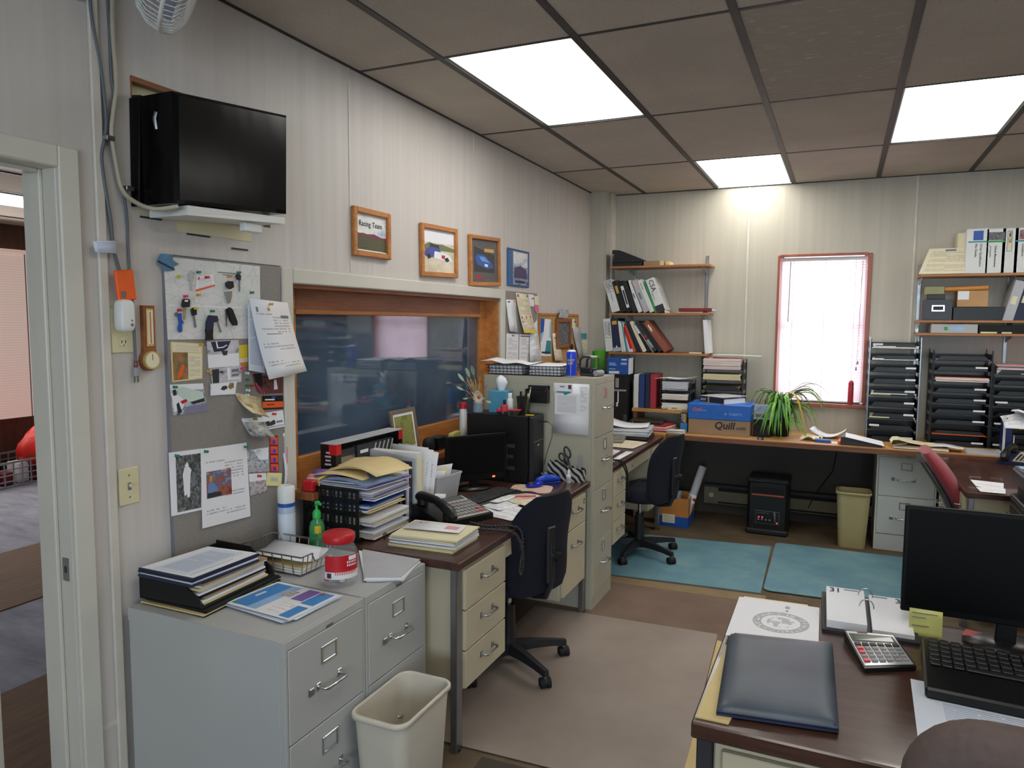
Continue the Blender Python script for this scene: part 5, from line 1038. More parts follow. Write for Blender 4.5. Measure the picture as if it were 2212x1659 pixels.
for k, (z, n, ms, l) in enumerate(((.006, 4, ['white_paper', 'manila', 'grey_paper'], 'papers slid out of the lowest tier of the black organizer'), (.060, 5, ['white_paper', 'white_paper', 'manila'], 'papers in the second tier of the black organizer'), (.114, 6, ['manila', 'white_paper', 'blue'], 'papers and a blue folder in the third tier of the black organizer'), (.168, 7, ['white_paper', 'lavender', 'grey_paper'], 'papers filling the top tier of the black organizer'))):
    x1 = .345+.025*(k % 2)+(.02 if k == 0 else 0); pile('papers_pile', l, 'papers', None, DT+z, DT+z+.034, n, ms, 11+k, jit=.01, rot=.02, world=[(.08, 2.375), (x1, 2.385), (x1-.005, 2.655), (.08, 2.66)], group='papers in the black organizer')
T1 = DT+.216
pile('papers_pile', 'magazines and envelopes on top of the black organizer', 'papers', None, T1, T1+.02, 4, ['white_paper', 'lavender', 'grey_paper', 'white_paper'], 21, world=[(.05, 2.36), (.36, 2.37), (.37, 2.66), (.06, 2.66)], jit=.01, rot=.08)
b = MB(); c = [V(p) for p in ((0, 0, 0), (.24, -.03, 0), (.27, .2, .0), (.02, .22, 0))]; qs(b, c, mat('film', (110, 130, 160), .15), .004, lambda u, v: .018*(sin(pi*u)**.6)*(.6+.4*sin(9*v+2*u)), 10, 6); solo('plastic_bag', b, 'bluish plastic wrapped bundle on top of the black organizer', 'bag', (.13, 2.345, T1+.021))
for i, (dx, dy, rz, dz, l) in enumerate(((.0, .0, .0, .03, 'large manila folder lying across the top of the black organizer'), (.02, .05, .2, .037, 'manila envelope angled on the folders over the black organizer'), (.05, .06, -.12, .044, 'pale manila folder with a raised corner, topmost over the organizer'))):
    b = MB(); c = [V(p) for p in ((0, 0, 0), (.25, 0, 0), (.26, .22, 0), (0, .23, 0))]; qs(b, c, 'manila', .002, lambda u, v, i=i: .014*sin(pi*u)*(1+.5*i)+.012*(1-u)*v, 6, 5); solo('manila_folder', b, l, 'folder', (.06+dx, 2.39+dy, T1+dz), rz, 'manila folders over the black organizer')
b = MB(); c = [V(p) for p in ((0, 0, 0), (.13, 0, 0), (.14, .1, .0), (0, .1, .0))]; qs(b, c, 'lavender', .003, lambda u, v: .02*sin(pi*v), 3, 5); qp(b, c, R4(.0, .0, .4, 1), 'white_paper', .0035, lambda u, v: .02*sin(pi*v)); solo('envelope', b, 'purple and white packet at the left end of the organizer top', 'packet', (.035, 2.40, T1+.021), .2)
# upright sorter
def slab(name, label, cat, x0, x1, y0, y1, z1, m, tilt=0, z0=DT, spine=None, group=None, c=.001, rz=0):
    r_ = thing(name, label, cat, (x0, y0, z0), rz, group, rx=tilt) if spine else None; b = MB(); b.box((0, 0, 0), (x1-x0, y1-y0, z1-z0), m, c)
    if not spine: return solo(name, b, label, cat, (x0, y0, z0), rz, group, rx=tilt)
    ob('cover', b, r_); b = MB()
    for i, (mm, u0, v0, u1, v1) in enumerate(spine): w, h = y1-y0, z1-z0; b.box((x1-x0+.0001, w*u0, h*v0), (x1-x0+.0006+.0002*i, w*u1, h*v1), mm)
    ob('spine_label', b, r_); return r_
slab('spiral_notebook', 'white spiral-bound book standing beside the organizer', 'book', .09, .305, 2.735, 2.749, 1.00, 'white_paper', group='upright books beside the organizer')
slab('spiral_notebook', 'dark blue spiral-bound book standing next to the white one', 'book', .09, .31, 2.752, 2.768, 1.01, 'navy', group='upright books beside the organizer')
for y in (2.742, 2.76):
    b = MB()
    for k in range(26): z = .0+.0088*k; b.tube([(0, 0, z), (.007, 0, z+.002), (.007, .0, z+.004), (0, 0, z+.005)], .001, 'steel', 4)
    solo('wire_coil', b, 'silver wire coil along the spine of the %s upright book' % ('white' if y < 2.75 else 'dark blue'), 'coil', (.3115, y, DT+.015))
slab('ring_binder', 'white ring binder standing between spiral books and manila folders', 'binder', .07, .325, 2.782, 2.828, 1.045, 'white_plastic', spine=[('cream_paper', .1, .1, .9, .93)])
b = MB(); qs(b, [V(p) for p in ((0, 0, 0), (.27, 0, 0), (.28, .0, .27), (-.02, -.01, .30))], 'grey_paper', .002, lambda u, v: -.02*v*v*(1-u), 4, 6); solo('paper_sheet', b, 'large pale grey sheet standing up behind the manila pile', 'paper', (.04, 2.776, DT+.001))
for k in range(5):
    x1 = .30-.008*k; slab('manila_folder', 'worn manila folder standing upright beside the white ring binder', 'folder', .07, x1+.02, 2.833+.009*k, 2.838+.009*k, .975+.01*((k*7) % 3), 'manila' if k % 2 == 0 else 'cream_paper', group='upright manila folders', tilt=-.02)
for k in range(3):
    b = MB(); qs(b, [V(p) for p in ((0, 0, 0), (.22, 0, 0), (.21, .04, .30-.012*k), (-.01, .04, .30))], 'page_few', .001, lambda u, v: -.02*v*v, 1, 6); solo('paper_sheet', b, ('white letter leaning back among the upright files', 'second white letter leaning behind the first', 'third white letter leaning behind the others')[k], 'paper', (.09+.02*k, 2.885+.02*k, DT+.001), -.12-.04*k)
b = MB(); b.cyl((0, 0, .032), (.05, .02, .032), .03, 'white_paper', 24, caps=False); b.cyl((0.002, .001, .032), (.048, .019, .032), .027, 'white_paper', 24, caps=False); b.box((.0, 0, .001), (.055, .05, .003), 'white_paper'); solo('paper_roll', b, 'curled white paper roll beside the keyboard', 'paper roll', (.30, 2.985, DT+.001))
# white bin
r = thing('desk_bin', 'grey-white plastic bin stuffed with papers behind the keyboard', 'bin', (.20, 3.11, DT), radians(-8)); b = MB()
rg = lambda s, z, k=0: [(x, y, z) for x, y in rrect(.25*s-k, .20*s-k, .012, 2)]
b.loft([rg(.85, 0), rg(1, .13), rg(1.03, .132), rg(1.03, .14), rg(.98, .14), rg(.83, .006)], 'grey_paper', True, False); ob('bin_body', b, r)
for k in range(3):
    b = MB(); qs(b, [V(p) for p in ((0, 0, 0), (.18, 0, 0), (.19, .03, .15+.012*k), (0, .02, .13))], ('white_paper', 'cream_paper', 'page_few')[k], .001, lambda u, v: -.015*v*v, 1, 5); solo('paper_sheet', b, ('white sheet standing in the grey-white bin', 'cream sheet standing in the grey-white bin', 'printed sheet leaning out of the grey-white bin')[k], 'paper', (.11, 3.06+.035*k, DT+.01), -.1)
# keyboard generic
def keyboard(label, loc, rz, L=.44, W=.155, m='black_plastic', km='charcoal', rx=0, palm=0, z=.016, single=False):
    r = thing('keyboard', label, 'keyboard', loc, rz, rx=rx); b = MB(); b.box((0, -palm, 0), (L, W, z), m, .005); ob('keyboard_body', b, r)
    for row in range(6):
        y = W-.018-row*(W-.02)/6; b = MB(); n = 18; dx = (L-.03)/n
        i = 0
        while i < n:
            w_ = 6 if (row == 5 and i == 3) else 1; x = .015+i*dx
            b.box((x, y-.0085*W/.155, z), (x+dx*w_-.003, y+.0085*W/.155, z+.006), km, .0022)
            i += w_
            if single: ob('key', b, r); b = MB()
        if not single: ob('key_row', b, r)
    return r
keyboard('black keyboard on the long desk half under loose papers', (.49, 2.99, DT), radians(80), .44, .15)
def phone(label, loc, rz, face='soft_ink', body='black_plastic', s=1.0):
    r = thing('telephone', label, 'telephone', loc, rz); b = MB()
    b.prism([(0, 0), (.19, 0), (.19, .022), (.0, .055)], -.115, .115, body); b.v = [(x*s, z_*s, y*s) for x, y, z_ in b.v]; ob('phone_base', b, r)
    sl = atan2(-.045, .19)
    def top(x, y, dz=0): return V((x*s, y*s, (.055-.033*x/.19+.0005+dz)*s))
    b = MB(); qs(b, [top(.01, -.045), top(.18, -.045), top(.18, .105), top(.01, .105)], mat('keypad_grey', (186, 180, 168), .5), .003); ob('faceplate', b, r)
    b = MB(); qs(b, [top(.015, .0, .0035), top(.045, .0, .0035), top(.045, .095, .0035), top(.015, .095, .0035)], mat('lcd', (96, 104, 112), .2), .001); ob('display', b, r)
    for i in range(5):
        b = MB()
        for j in range(8):
            x, y = .06+i*.024, -.035+j*.018
            qs(b, [top(x, y, .0035), top(x+.014, y, .0035), top(x+.014, y+.011, .0035), top(x, y+.011, .0035)], 'red' if (i, j) in ((4, 6), (3, 6)) else face, .003)
        ob('button_row', b, r)
    b = MB(); H0 = [top(-.01, -.082, .022), top(.01, -.082, .026), top(.045, -.082, .038), top(.1, -.082, .046), top(.15, -.082, .042), top(.185, -.082, .032), top(.21, -.082, .018)]
    b.tube(H0, [.016*s, .022*s, .017*s, .015*s, .017*s, .022*s, .014*s], 'black_plastic', 12); hs = ob('handset', b, r)
    for q in (.02, .18): b = MB(); b.cyl(top(q, -.082, .003), top(q, -.082, .026), .022*s, 'black_plastic', 14); ob('ear_cup', b, hs)
    return r
def coil(label, pts, R_=.006, turns=40, m='charcoal'):
    Q = []; P = [V(p) for p in pts]
    for i in range(len(P)-1):
        p0, p1, p2, p3 = P[max(i-1, 0)], P[i], P[i+1], P[min(i+2, len(P)-1)]
        for k in range(12): t = k/12; Q.append(.5*((2*p1)+(p2-p0)*t+(2*p0-5*p1+4*p2-p3)*t*t+(3*p1-p0-3*p2+p3)*t**3))
    Q.append(P[-1]); o = Q[0].copy(); b = MB(); n = len(Q)*3; pt = []
    for k in range(turns*8):
        f = k/(turns*8-1)*(len(Q)-1); i = min(int(f), len(Q)-2); q = Q[i].lerp(Q[i+1], f-i); d = (Q[i+1]-Q[i]).normalized(); a = d.cross(V((.3, .9, .2))).normalized(); c = d.cross(a); th = k/8*2*pi
        pt.append(q-o+(a*cos(th)+c*sin(th))*R_)
    b.tube(pt, .0022, m, 4); b.tube([q-o for q in Q], R_*.7, m, 5); return solo('phone_cord', b, label, 'cord', o)
phone('black desk telephone in front of the keyboard on the long desk', (.375, 2.885, DT), radians(-24), 'soft_ink', s=1.22)
coil('coiled black telephone cord looping over the front edge of the long desk', [(.62, 2.735, .775), (.70, 2.76, .762), (.775, 2.80, .764), (.822, 2.825, .74), (.84, 2.80, .66), (.84, 2.775, .59), (.84, 2.79, .565), (.84, 2.81, .60), (.842, 2.785, .68), (.825, 2.755, .745), (.77, 2.73, .762), (.66, 2.69, .765)], .0065, 70)
# front paper stack
pile('papers_pile', 'thick stack of manila files and white papers at the near end of the long desk', 'papers', None, DT, DT+.052, 9, ['cream_paper', 'manila', 'cream_paper', 'white_paper', 'grey_paper', 'white_paper'], 31, jit=.008, rot=.03, world=[(.45, 2.375), (.735, 2.40), (.725, 2.62), (.43, 2.60)])
sheet1('envelope', 'white envelope with a red stamp on top of the front paper stack', None, DT+.0535, 'white_paper', [('pin_red', [(.1, .8), (.14, .86), (.18, .8), (.14, .74)]), ('soft_ink', R4(.2, .78, .3, .82)), (mat('pale_red', (240, 170, 170), .5), R4(.68, .3, .92, .7))], world=[(.47, 2.44), (.71, 2.47), (.68, 2.60), (.45, 2.575)], bulge=lambda u, v: .006*(1-v), nu=1, nv=3)
b = MB(); b.ell((0, 0, .012), (.06, .045, .026), mat('rock', (96, 98, 88), .7, var=.2, scale=30), 1, 1, 14, 8); solo('paperweight', b, 'small dark rounded stone beside the organizer', 'paperweight', (.34, 2.47, DT-.0005))
# loose papers
LP = [((.47, 3.00), (.74, 2.90), (.785, 3.11), (.55, 3.20), 'page_few', 'white letter lying nearest the telephone on the long desk'), ((.44, 3.10), (.62, 3.03), (.68, 3.22), (.50, 3.30), 'page', 'printed sheet in the middle of the loose papers'),
      ((.50, 3.24), (.70, 3.15), (.76, 3.36), (.60, 3.40), 'page_cream', 'cream rounded sheet at the far side of the loose papers'), ((.41, 3.17), (.56, 3.13), (.60, 3.30), (.46, 3.36), 'page_few', 'highlighted invoice at the left of the loose papers')]
for i, (a, b_, c, d, m_, l) in enumerate(LP):
    pr_ = [('pin_pink', R4(.1, .62, .5, .66)), ('pale_red', R4(.6, .3, .9, .42))] if i in (2, 3) else []
    sheet1('loose_paper', l, None, DT+.001+.0035*i, m_, pr_, world=[(p[0], p[1]) for p in (a, b_, c, d)], bulge=lambda u, v: .004*sin(5*u+3*v)**2, nu=5, nv=5, group='loose papers on the long desk')
b = MB(); b.cyl((0, 0, .0), (.09, .055, .0), .0045, 'pin_pink', 8); solo('highlighter', b, 'thin pink highlighter lying on the loose papers', 'highlighter', (.60, 3.26, DT+.022))
# mouse pads, mouse, stapler, glue, zebra holders, scissors
b = MB(); b.prism(rquad([(-.11, -.09), (.11, -.1), (.12, .08), (-.1, .09)], .05), 0, .004, photo('floral', [(226, 150, 140), (238, 214, 190), (226, 190, 170)], 4, 3)); solo('mouse_pad', b, 'peach patterned mouse pad at the far end of the long desk', 'mouse pad', (.57, 3.53, DT), .3)
b = MB(); b.lathe([(.045, 0), (.045, .004), (.04, .006)], 'charcoal', 20, sx=1.2); solo('wrist_pad', b, 'dark round wrist pad between the papers and the peach mouse pad', 'wrist pad', (.60, 3.42, DT+.0))
r = thing('computer_mouse', 'shiny blue computer mouse on the peach mouse pad', 'mouse', (.575, 3.575, DT+.0042), radians(60)); b = MB(); b.ell((0, 0, .014), (.115, .064, .036), mat('gloss_blue', (20, 40, 180), .12), .8, 1, 18, 10); ob('shell', b, r)
b = MB(); b.ell((-.02, 0, .0175), (.07, .052, .033), 'black_plastic', .8, 1, 16, 8); ob('grip', b, r)
r = thing('stapler', 'bright blue rounded stapler behind the blue mouse', 'stapler', (.60, 3.70, DT), radians(48)); b = MB(); b.box((-.075, -.02, 0), (.075, .02, .01), mat('stapler_blue', (36, 76, 200), .3), .004); ob('stapler_base', b, r)
b = MB(); rings = [[(x, w_*cos(a), z_+h_*max(0, sin(a))**.6) for a in [2*pi*i/14 for i in range(14)]] for x, w_, z_, h_ in ((-.074, .012, .012, .012), (-.06, .019, .012, .028), (-.02, .021, .013, .038), (.03, .02, .013, .036), (.065, .017, .012, .024), (.076, .01, .012, .012))]; b.loft(rings, 'stapler_blue'); ob('stapler_arm', b, r)
r = thing('correction_bottle', 'small white bottle with a white cap in front of the zebra boxes', 'bottle', (.70, 3.765, DT)); b = MB(); b.lathe([(.013, 0), (.014, .003), (.014, .042), (.008, .048)], 'white_plastic', 16); ob('bottle_body', b, r)
b = MB(); b.lathe([(.0075, .0485), (.007, .07), (.004, .072)], 'white_plastic', 12); ob('cap', b, r); b = MB(); b.lathe([(.0143, .012), (.0143, .034)], 'page_grey', 16, caps=False); ob('label', b, r)
m, t, bs = newmat('zebra'); wv = nd(t, 'ShaderNodeTexWave', ins={'Scale': 14., 'Distortion': 5., 'Detail': 1., 'Detail Scale': .8}); wv.bands_direction = 'DIAGONAL'; t.links.new(coords(t), wv.inputs['Vector'])
t.links.new(ramp(t, wv.outputs[1], [(.46, rgb((20, 20, 22))), (.52, rgb((190, 190, 186)))]), bs.inputs['Base Color']); bs.inputs['Roughness'].default_value = .5; MATS['zebra'] = m
def zbox(label, loc, rz, w, d, h, h2):
    r = thing('zebra_holder', label, 'desk holder', loc, rz, 'zebra-striped holders on the long desk'); b = MB(); t = .003
    pr = [(0, 0), (w, 0), (w, h2), (w*.6, h), (0, h)]
    for y in (0, d-t): b.prism(pr, y, y+t, 'zebra'); k = len(b.v)-10; b.v[k:] = [(p[0], p[2], p[1]) for p in b.v[k:]]; b.f[-7:] = [f[::-1] for f in b.f[-7:]]
    b.box((0, t, 0), (t, d-t, h), 'zebra'); b.box((w-t, t, 0), (w, d-t, h2), 'zebra'); b.box((t, t, 0), (w-t, d-t, t), 'charcoal'); ob('holder_body', b, r); return r
zbox('tall zebra-striped box beside the computer tower', (.565, 3.79, DT), .0, .115, .055, .105, .085)
zbox('zebra-striped pen cup at the right, against the tall filing cabinet', (.69, 3.787, DT), 0, .085, .055, .08, .07)
zbox('low zebra-striped note tray behind the blue stapler', (.55, 3.72, DT), .1, .075, .05, .045, .04)
b = MB(); b.box((0, 0, 0), (.022, .003, .13), 'grey_plastic', .001); solo('plastic_ruler', b, 'short frosted ruler standing in the zebra pen cup', 'ruler', (.738, 3.805, DT+.02))
r = thing('scissors', 'black-handled scissors standing in the zebra box', 'scissors', (.69, 3.815, DT+.07), 0, rx=0); r.rotation_euler = (0, radians(-22), 0)
for s, (hx, hz, rx_, rz_) in ((-1, (-.022, .075, .016, .022)), (1, (.016, .09, .016, .032))):
    b = MB(); b.tube([(hx+rx_*cos(a), .003*s, hz+rz_*sin(a)) for a in [2*pi*i/18 for i in range(18)]], .0045, 'black_plastic', 7, True); b.tube([(hx*.5, .003*s, hz-rz_*.9), (0, .002*s, .02)], .005, 'black_plastic', 7); b.box((-.004, .001*s, -.05), (.004, .003*s, .02), 'steel'); ob('scissor_half', b, r)
b = MB(); b.cyl((0, -.006, .02), (0, .006, .02), .004, 'steel', 10); ob('pivot', b, r)
# computer tower and things on it
r = thing('computer_tower', 'large black computer tower on the long desk beside the tall filing cabinet', 'computer', (.13, 3.635, DT)); TZ = .375
b = MB(); b.box((0, 0, 0), (.375, .175, TZ), 'black_plastic', .004); ob('case', b, r)
b = MB(); b.box((.3755, .002, .0), (.405, .173, TZ-.001), 'dark_plastic', .01); fp = ob('front_panel', b, r)
b = MB(); b.box((.4052, .02, .23), (.4065, .155, .234), 'steel'); b.box((.4052, .03, .17), (.406, .15, .2), 'charcoal'); b.box((.4052, .07, .205), (.4062, .1, .21), 'grey_paper'); ob('drive_trim', b, fp)
b = MB(); mat('vent_grey', (52, 54, 60), .5)
for lo, hi in (((.235, .07), (.255, .215)), ((.255, .195), (.30, .215)), ((.255, .135), (.29, .155)), ((.255, .07), (.30, .09))):
    b.box((lo[0], -.0012, lo[1]), (hi[0], -.0002, hi[1]), 'vent_grey')
ob('side_vent', b, r)
b = MB(); b.tube([(0, 0, 0), (.05, .005, .0)], .004, 'black_plastic', 6); b.tube([(.05, .005, 0), (.075, .01, -.02), (.07, .02, -.09), (.04, .03, -.17), (.02, .03, -.25)], .0018, 'black_plastic', 5); solo('headphone_cable', b, 'thin black cable plugged into the computer tower front', 'cable', (.5375, 3.72, DT+.34))
TT = DT+TZ+.0005
r = thing('dried_bouquet', 'dried eucalyptus and daisy bouquet in a pale vase on the computer tower', 'bouquet', (.185, 3.665, TT)); b = MB(); b.lathe([(.0, 0), (.027, .001), (.029, .01), (.026, .05), (.028, .06), (.026, .06), (.022, .01)], mat('vase_blue', (150, 170, 186), .3), 20, caps=False); ob('vase', b, r)
mat('eucalyptus', (140, 168, 146), .6, var=.1); mat('straw', (206, 176, 120), .7, var=.15, scale=60); mat('petal', (232, 214, 196), .6)
R2 = random.Random(5)
def leafm(b, p, d, L, W_, m, up=V((0, -.5, .86))):
    d = V(d).normalized(); s = d.cross(V(up)).normalized(); n = s.cross(d); p = V(p); rows = []
    for i in range(7): t = i/6; w_ = W_*sin(pi*min(1, t*.96+.02))**.7; q = p+d*L*t+n*(.12*L*t*t); rows.append((q-s*w_, q+n*w_*.25, q+s*w_))
    vs = [x for r_ in rows for x in r_]; b.add(vs, [(3*i+j, 3*i+j+1, 3*i+j+4, 3*i+j+3) for i in range(6) for j in range(2)], m, True)
for k, (px_, pz_) in enumerate(((992, 812), (990, 838), (1003, 862), (1008, 800), (1038, 800), (1048, 815), (1052, 835), (1058, 870), (1020, 795), (1045, 862))):
    tip = at(px_, pz_, Y=3.62)-V((.185, 3.665, TT)); b = MB(); base = V((0, 0, .055)); mid = base.lerp(tip, .5)+V((0, 0, .02)); b.tube([base, mid, mid.lerp(tip, .5)], .0012, 'straw', 4); leafm(b, mid.lerp(tip, .45), tip-mid, (tip-mid).length*.75, .011, 'eucalyptus'); ob('leaf_sprig', b, r)
b = MB()
for k in range(16): a = R2.uniform(-.5, .25); b.tube([(0, 0, .055), (a*.05, -.01, .12), (a*.12-.005, -.02+R2.uniform(-.01, .01), .155+R2.uniform(0, .045))], .0018, 'straw', 4)
ob('straw_bunch', b, r)
b = MB(); c0 = at(1035, 858, Y=3.61)-V((.185, 3.665, TT)); b.ell(c0, (.024, .016, .024), mat('daisy_eye', (196, 124, 50), .8), n=12, k=8)
for k in range(16): a = 2*pi*k/16; leafm(b, c0+V((cos(a)*.01, -.004, sin(a)*.01)), (cos(a), -.2, sin(a)), .026, .004, 'petal', (0, -1, .01))
ob('daisy', b, r)
b = MB()
for k in range(7): b.ell(at(1020+k*2.4, 848+3*sin(k), Y=3.62)-V((.185, 3.665, TT)), (.008, .008, .007), 'petal', n=8, k=5)
ob('small_blossoms', b, r)
r = thing('spray_can', 'white can with a red cap at the left end of the computer tower', 'can', (.07, 3.70, .9430)); b = MB(); b.lathe([(.02, 0), (.021, .003), (.021, .19), (.018, .195)], 'white_plastic', 18); ob('can_body', b, r); b = MB(); b.lathe([(.0205, .196), (.0205, .228), (.017, .232), (.001, .232)], 'red', 18, caps=False); ob('cap', b, r)
r = thing('tissue_box', 'blue cube tissue box with a tissue pulled up, behind the bouquet', 'tissue box', (.235, 3.70, TT)); b = MB(); b.box((0, 0, 0), (.105, .1, .125), mat('tissue_blue', (86, 156, 190), .5, var=.12), .003); ob('box_body', b, r)
b = MB(); rings = [[(.052+rr*cos(a)*(1+.25*sin(3*a+z*30)), .05+rr*.6*sin(a)*(1+.2*cos(4*a)), .125+z) for a in [2*pi*i/16 for i in range(16)]] for z, rr in ((0, .018), (.02, .028), (.045, .036), (.07, .026), (.085, .006))]; b.loft(rings, 'white_paper'); ob('tissue', b, r)
r = thing('lotion_bottle', 'white bottle with a black and blue label behind the red toy truck', 'bottle', (.35, 3.74, TT)); b = MB(); b.lathe([(.018, 0), (.019, .004), (.019, .075), (.012, .085)], 'white_plastic', 18); ob('bottle_body', b, r); b = MB(); b.lathe([(.012, .086), (.012, .11), (.01, .112), (.001, .112)], 'white_plastic', 16, caps=False); ob('cap', b, r)
r = thing('marker_bottle', 'small black-capped bottle in front of the white lotion bottle', 'bottle', (.335, 3.70, TT)); b = MB(); b.lathe([(.011, 0), (.011, .04)], 'white_plastic', 14); b.lathe([(.0112, .012), (.0112, .028)], 'teal', 14, caps=False); ob('bottle_body', b, r); b = MB(); b.lathe([(.009, .0405), (.008, .075), (.006, .077)], 'matte_black', 12); ob('cap', b, r)
# red toy truck
def toy_truck(label, loc, rz, s, cab, trailer, flat_=False, group=None):
    r = thing('toy_truck', label, 'toy truck', loc, rz, group); b = MB(); b.box((0, -.015*s, .012*s), (.03*s, .015*s, .05*s), cab, .004*s); b.box((.03*s, -.012*s, .012*s), (.055*s, .012*s, .032*s), cab, .005*s); b.box((.0301*s, -.012*s, .033*s), (.0305*s, .012*s, .045*s), 'ink'); ob('cab', b, r)
    b = MB(); b.box((-.13*s if not flat_ else -.07*s, -.016*s, .022*s), (-.004*s, .016*s, (.07 if not flat_ else .028)*s), trailer, .002*s); b.box((-.12*s if not flat_ else -.06*s, -.008*s, .012*s), (0, .008*s, .022*s), 'charcoal'); ob('trailer', b, r)
    for x in ((.045, .012, -.02, -.095, -.115) if not flat_ else (.045, .01, -.02, -.05)):
        b = MB(); b.cyl((x*s, -.0165*s, .009*s), (x*s, .0165*s, .009*s), .009*s, 'matte_black', 12); ob('wheel_pair', b, r)
    return r
toy_truck('red toy semi truck on the computer tower', (.375, 3.655, TT), radians(195), 1.1, mat('toy_red', (214, 40, 60), .3), 'toy_red', True)
r = thing('pencil_cup', 'smoky translucent pencil cup on the computer tower', 'pencil cup', (.44, 3.73, TT)); b = MB(); b.loft([[(x, y, z) for x, y in rrect(w_, w_*.8, .006, 2)] for w_, z in ((.055, 0), (.072, .10))], glassy('smoke', (40, 42, 40), .6, .15), False, False); b.box((-.027, -.021, 0), (.027, .021, .003), 'charcoal'); ob('cup', b, r)
for k, (x, y, dx, h_, m_, l, rr) in enumerate(((-.015, 0, -.004, .125, 'matte_black', 'thick black marker in the smoky pencil cup', .006), (.012, .005, .014, .115, 'yellow', 'yellow highlighter in the smoky pencil cup', .006), (.014, -.008, .03, .14, 'white_plastic', 'white and black pen in the smoky pencil cup', .0035), (-.004, -.008, .006, .09, 'navy', 'dark blue pen in the smoky pencil cup', .0035))):
    b = MB(); b.cyl((x, y, .0035), (x+dx, y, h_), rr, m_, 10); solo('pen', b, l, 'pen', (.44, 3.73, TT))
b = MB(); b.prism(rquad([(0, 0), (.05, 0), (.05, .03), (0, .03)], .008), 0, .002, 'yellow'); solo('sticky_pad', b, 'small yellowish sticker pad at the front of the tower top', 'pad', (.47, 3.67, TT))
# monitor on the long desk
mat('bezel_black', (10, 10, 12), .5, Specular_IOR_Level=.2)
def monitor(label, L_, R_, z0, z1, foot, th=.05, screen='screen', led=None, bez=.018):
    L_, R_ = V((*L_, 0)), V((*R_, 0)); w = (R_-L_).length; rz = atan2((R_-L_).y, (R_-L_).x); r = thing('computer_monitor', label, 'monitor', (L_.x, L_.y, 0), rz)
    b = MB(); b.box((0, 0, z0), (w, .018, z1), 'bezel_black', .003); b.box((.05, .0185, z0+.03), (w-.05, th, z1-.03), 'black_plastic', .01); ob('housing', b, r)
    b = MB(); b.box((bez, -.0012, z0+bez*1.8), (w-bez, -.0002, z1-bez), MATS[screen]); ob('screen', b, r)
    if led: b = MB(); b.box((w*led-.008, -.002, z0+.008), (w*led+.008, -.0005, z0+.016), emit('orange_led', (255, 80, 40), 5)); ob('power_light', b, r)
    b = MB(); b.box((w/2-.025, .02, foot+.01), (w/2+.025, .04, z0+.08), 'black_plastic', .004); b.lathe([(.0, 0), (.1, 0), (.1, .008), (.03, .018), (.0, .019)], 'black_plastic', 24, (w/2, .04, foot), sy=.75, caps=False); ob('stand', b, r); return r
m, t, bs = newmat('screen'); t.links.new(ramp(t, noise(t, coords(t), 2), [(.3, rgb((6, 6, 8))), (.7, rgb((10, 10, 12)))]), bs.inputs['Base Color']); bs.inputs['Roughness'].default_value = .55; bs.inputs['Specular IOR Level'].default_value = .12; MATS['screen'] = m
monitor('black computer monitor with an orange power light on the long desk', (.215, 3.245), (.42, 3.545), .80, 1.045, DT, led=.78)
# things on the window ledge
LZ = .9425
r = thing('toy_truck_box', 'long black and red window box holding a toy truck, on the window ledge', 'toy box', (.01, 2.505, LZ)); b = MB(); b.box((0, 0, 0), (.082, .52, .004), 'black_plastic'); b.box((0, 0, .004), (.082, .015, .165), 'black_plastic'); b.box((0, .505, .004), (.082, .52, .165), 'black_plastic'); b.box((0, .015, .004), (.004, .505, .165), 'charcoal'); b.box((0, .0, .165), (.082, .52, .169), 'grey_paper'); b.box((.078, .015, .004), (.082, .505, .035), 'black_plastic'); ob('carton', b, r)
b = MB(); b.box((.0825, 0, .12), (.0835, .035, .165), 'red'); b.box((.045, -.001, .12), (.082, -.0002, .165), 'red'); b.box((.0825, .485, .12), (.0835, .519, .165), 'red'); b.box((.0825, .05, .006), (.0835, .47, .02), 'maroon')
for z, s_ in ((.135, 'LOAD'), (.113, 'ANYTHING'), (.091, 'LOOK'), (.069, 'RUNNERS')): pass
for z, w_ in ((.125, .02), (.108, .032), (.091, .026), (.074, .034)): b.box((.04-w_/2, -.0012, z), (.04+w_/2, -.0002, z+.008), 'grey_paper')
b.box((.025, -.0012, .045), (.055, -.0002, .053), 'red'); ob('box_print', b, r)
b = MB(); b.box((.02, .05, .05), (.06, .17, .13), 'charcoal', .006); b.box((.061, .06, .05), (.063, .16, .1), 'steel'); ob('toy_cab', b, r)
b = MB(); b.box((.018, .185, .055), (.062, .47, .135), 'charcoal', .003); b.box((.0625, .20, .095), (.0635, .26, .11), 'white_paper')
for k in range(5): b.add([(.0637, .29+.035*k, .065), (.0637, .30+.035*k, .065), (.0637, .33+.035*k, .128), (.0637, .318+.035*k, .128)], [(0, 1, 2, 3)], 'grey_paper')
b.box((.0625, .2, .05), (.064, .46, .058), 'steel'); ob('toy_trailer', b, r)
b = MB()
for y in (.39, .42): b.cyl((.055, y, .045), (.068, y, .045), .012, 'steel', 14)
ob('toy_wheels', b, r)
r = thing('tabletop_picture', 'brown photo frame with a green landscape, leaning against the interior window', 'photo frame', (-.03, 3.135, LZ), 0, ry=radians(-9)); w, h = .24, .235
b = MB()
for lo, hi in (((0, 0, 0), (.014, .02, h)), ((0, w-.02, 0), (.014, w, h)), ((0, .02, 0), (.014, w-.02, .02)), ((0, .02, h-.02), (.014, w-.02, h))): b.box(lo, hi, mat('taupe', (120, 104, 84), .5), .002)
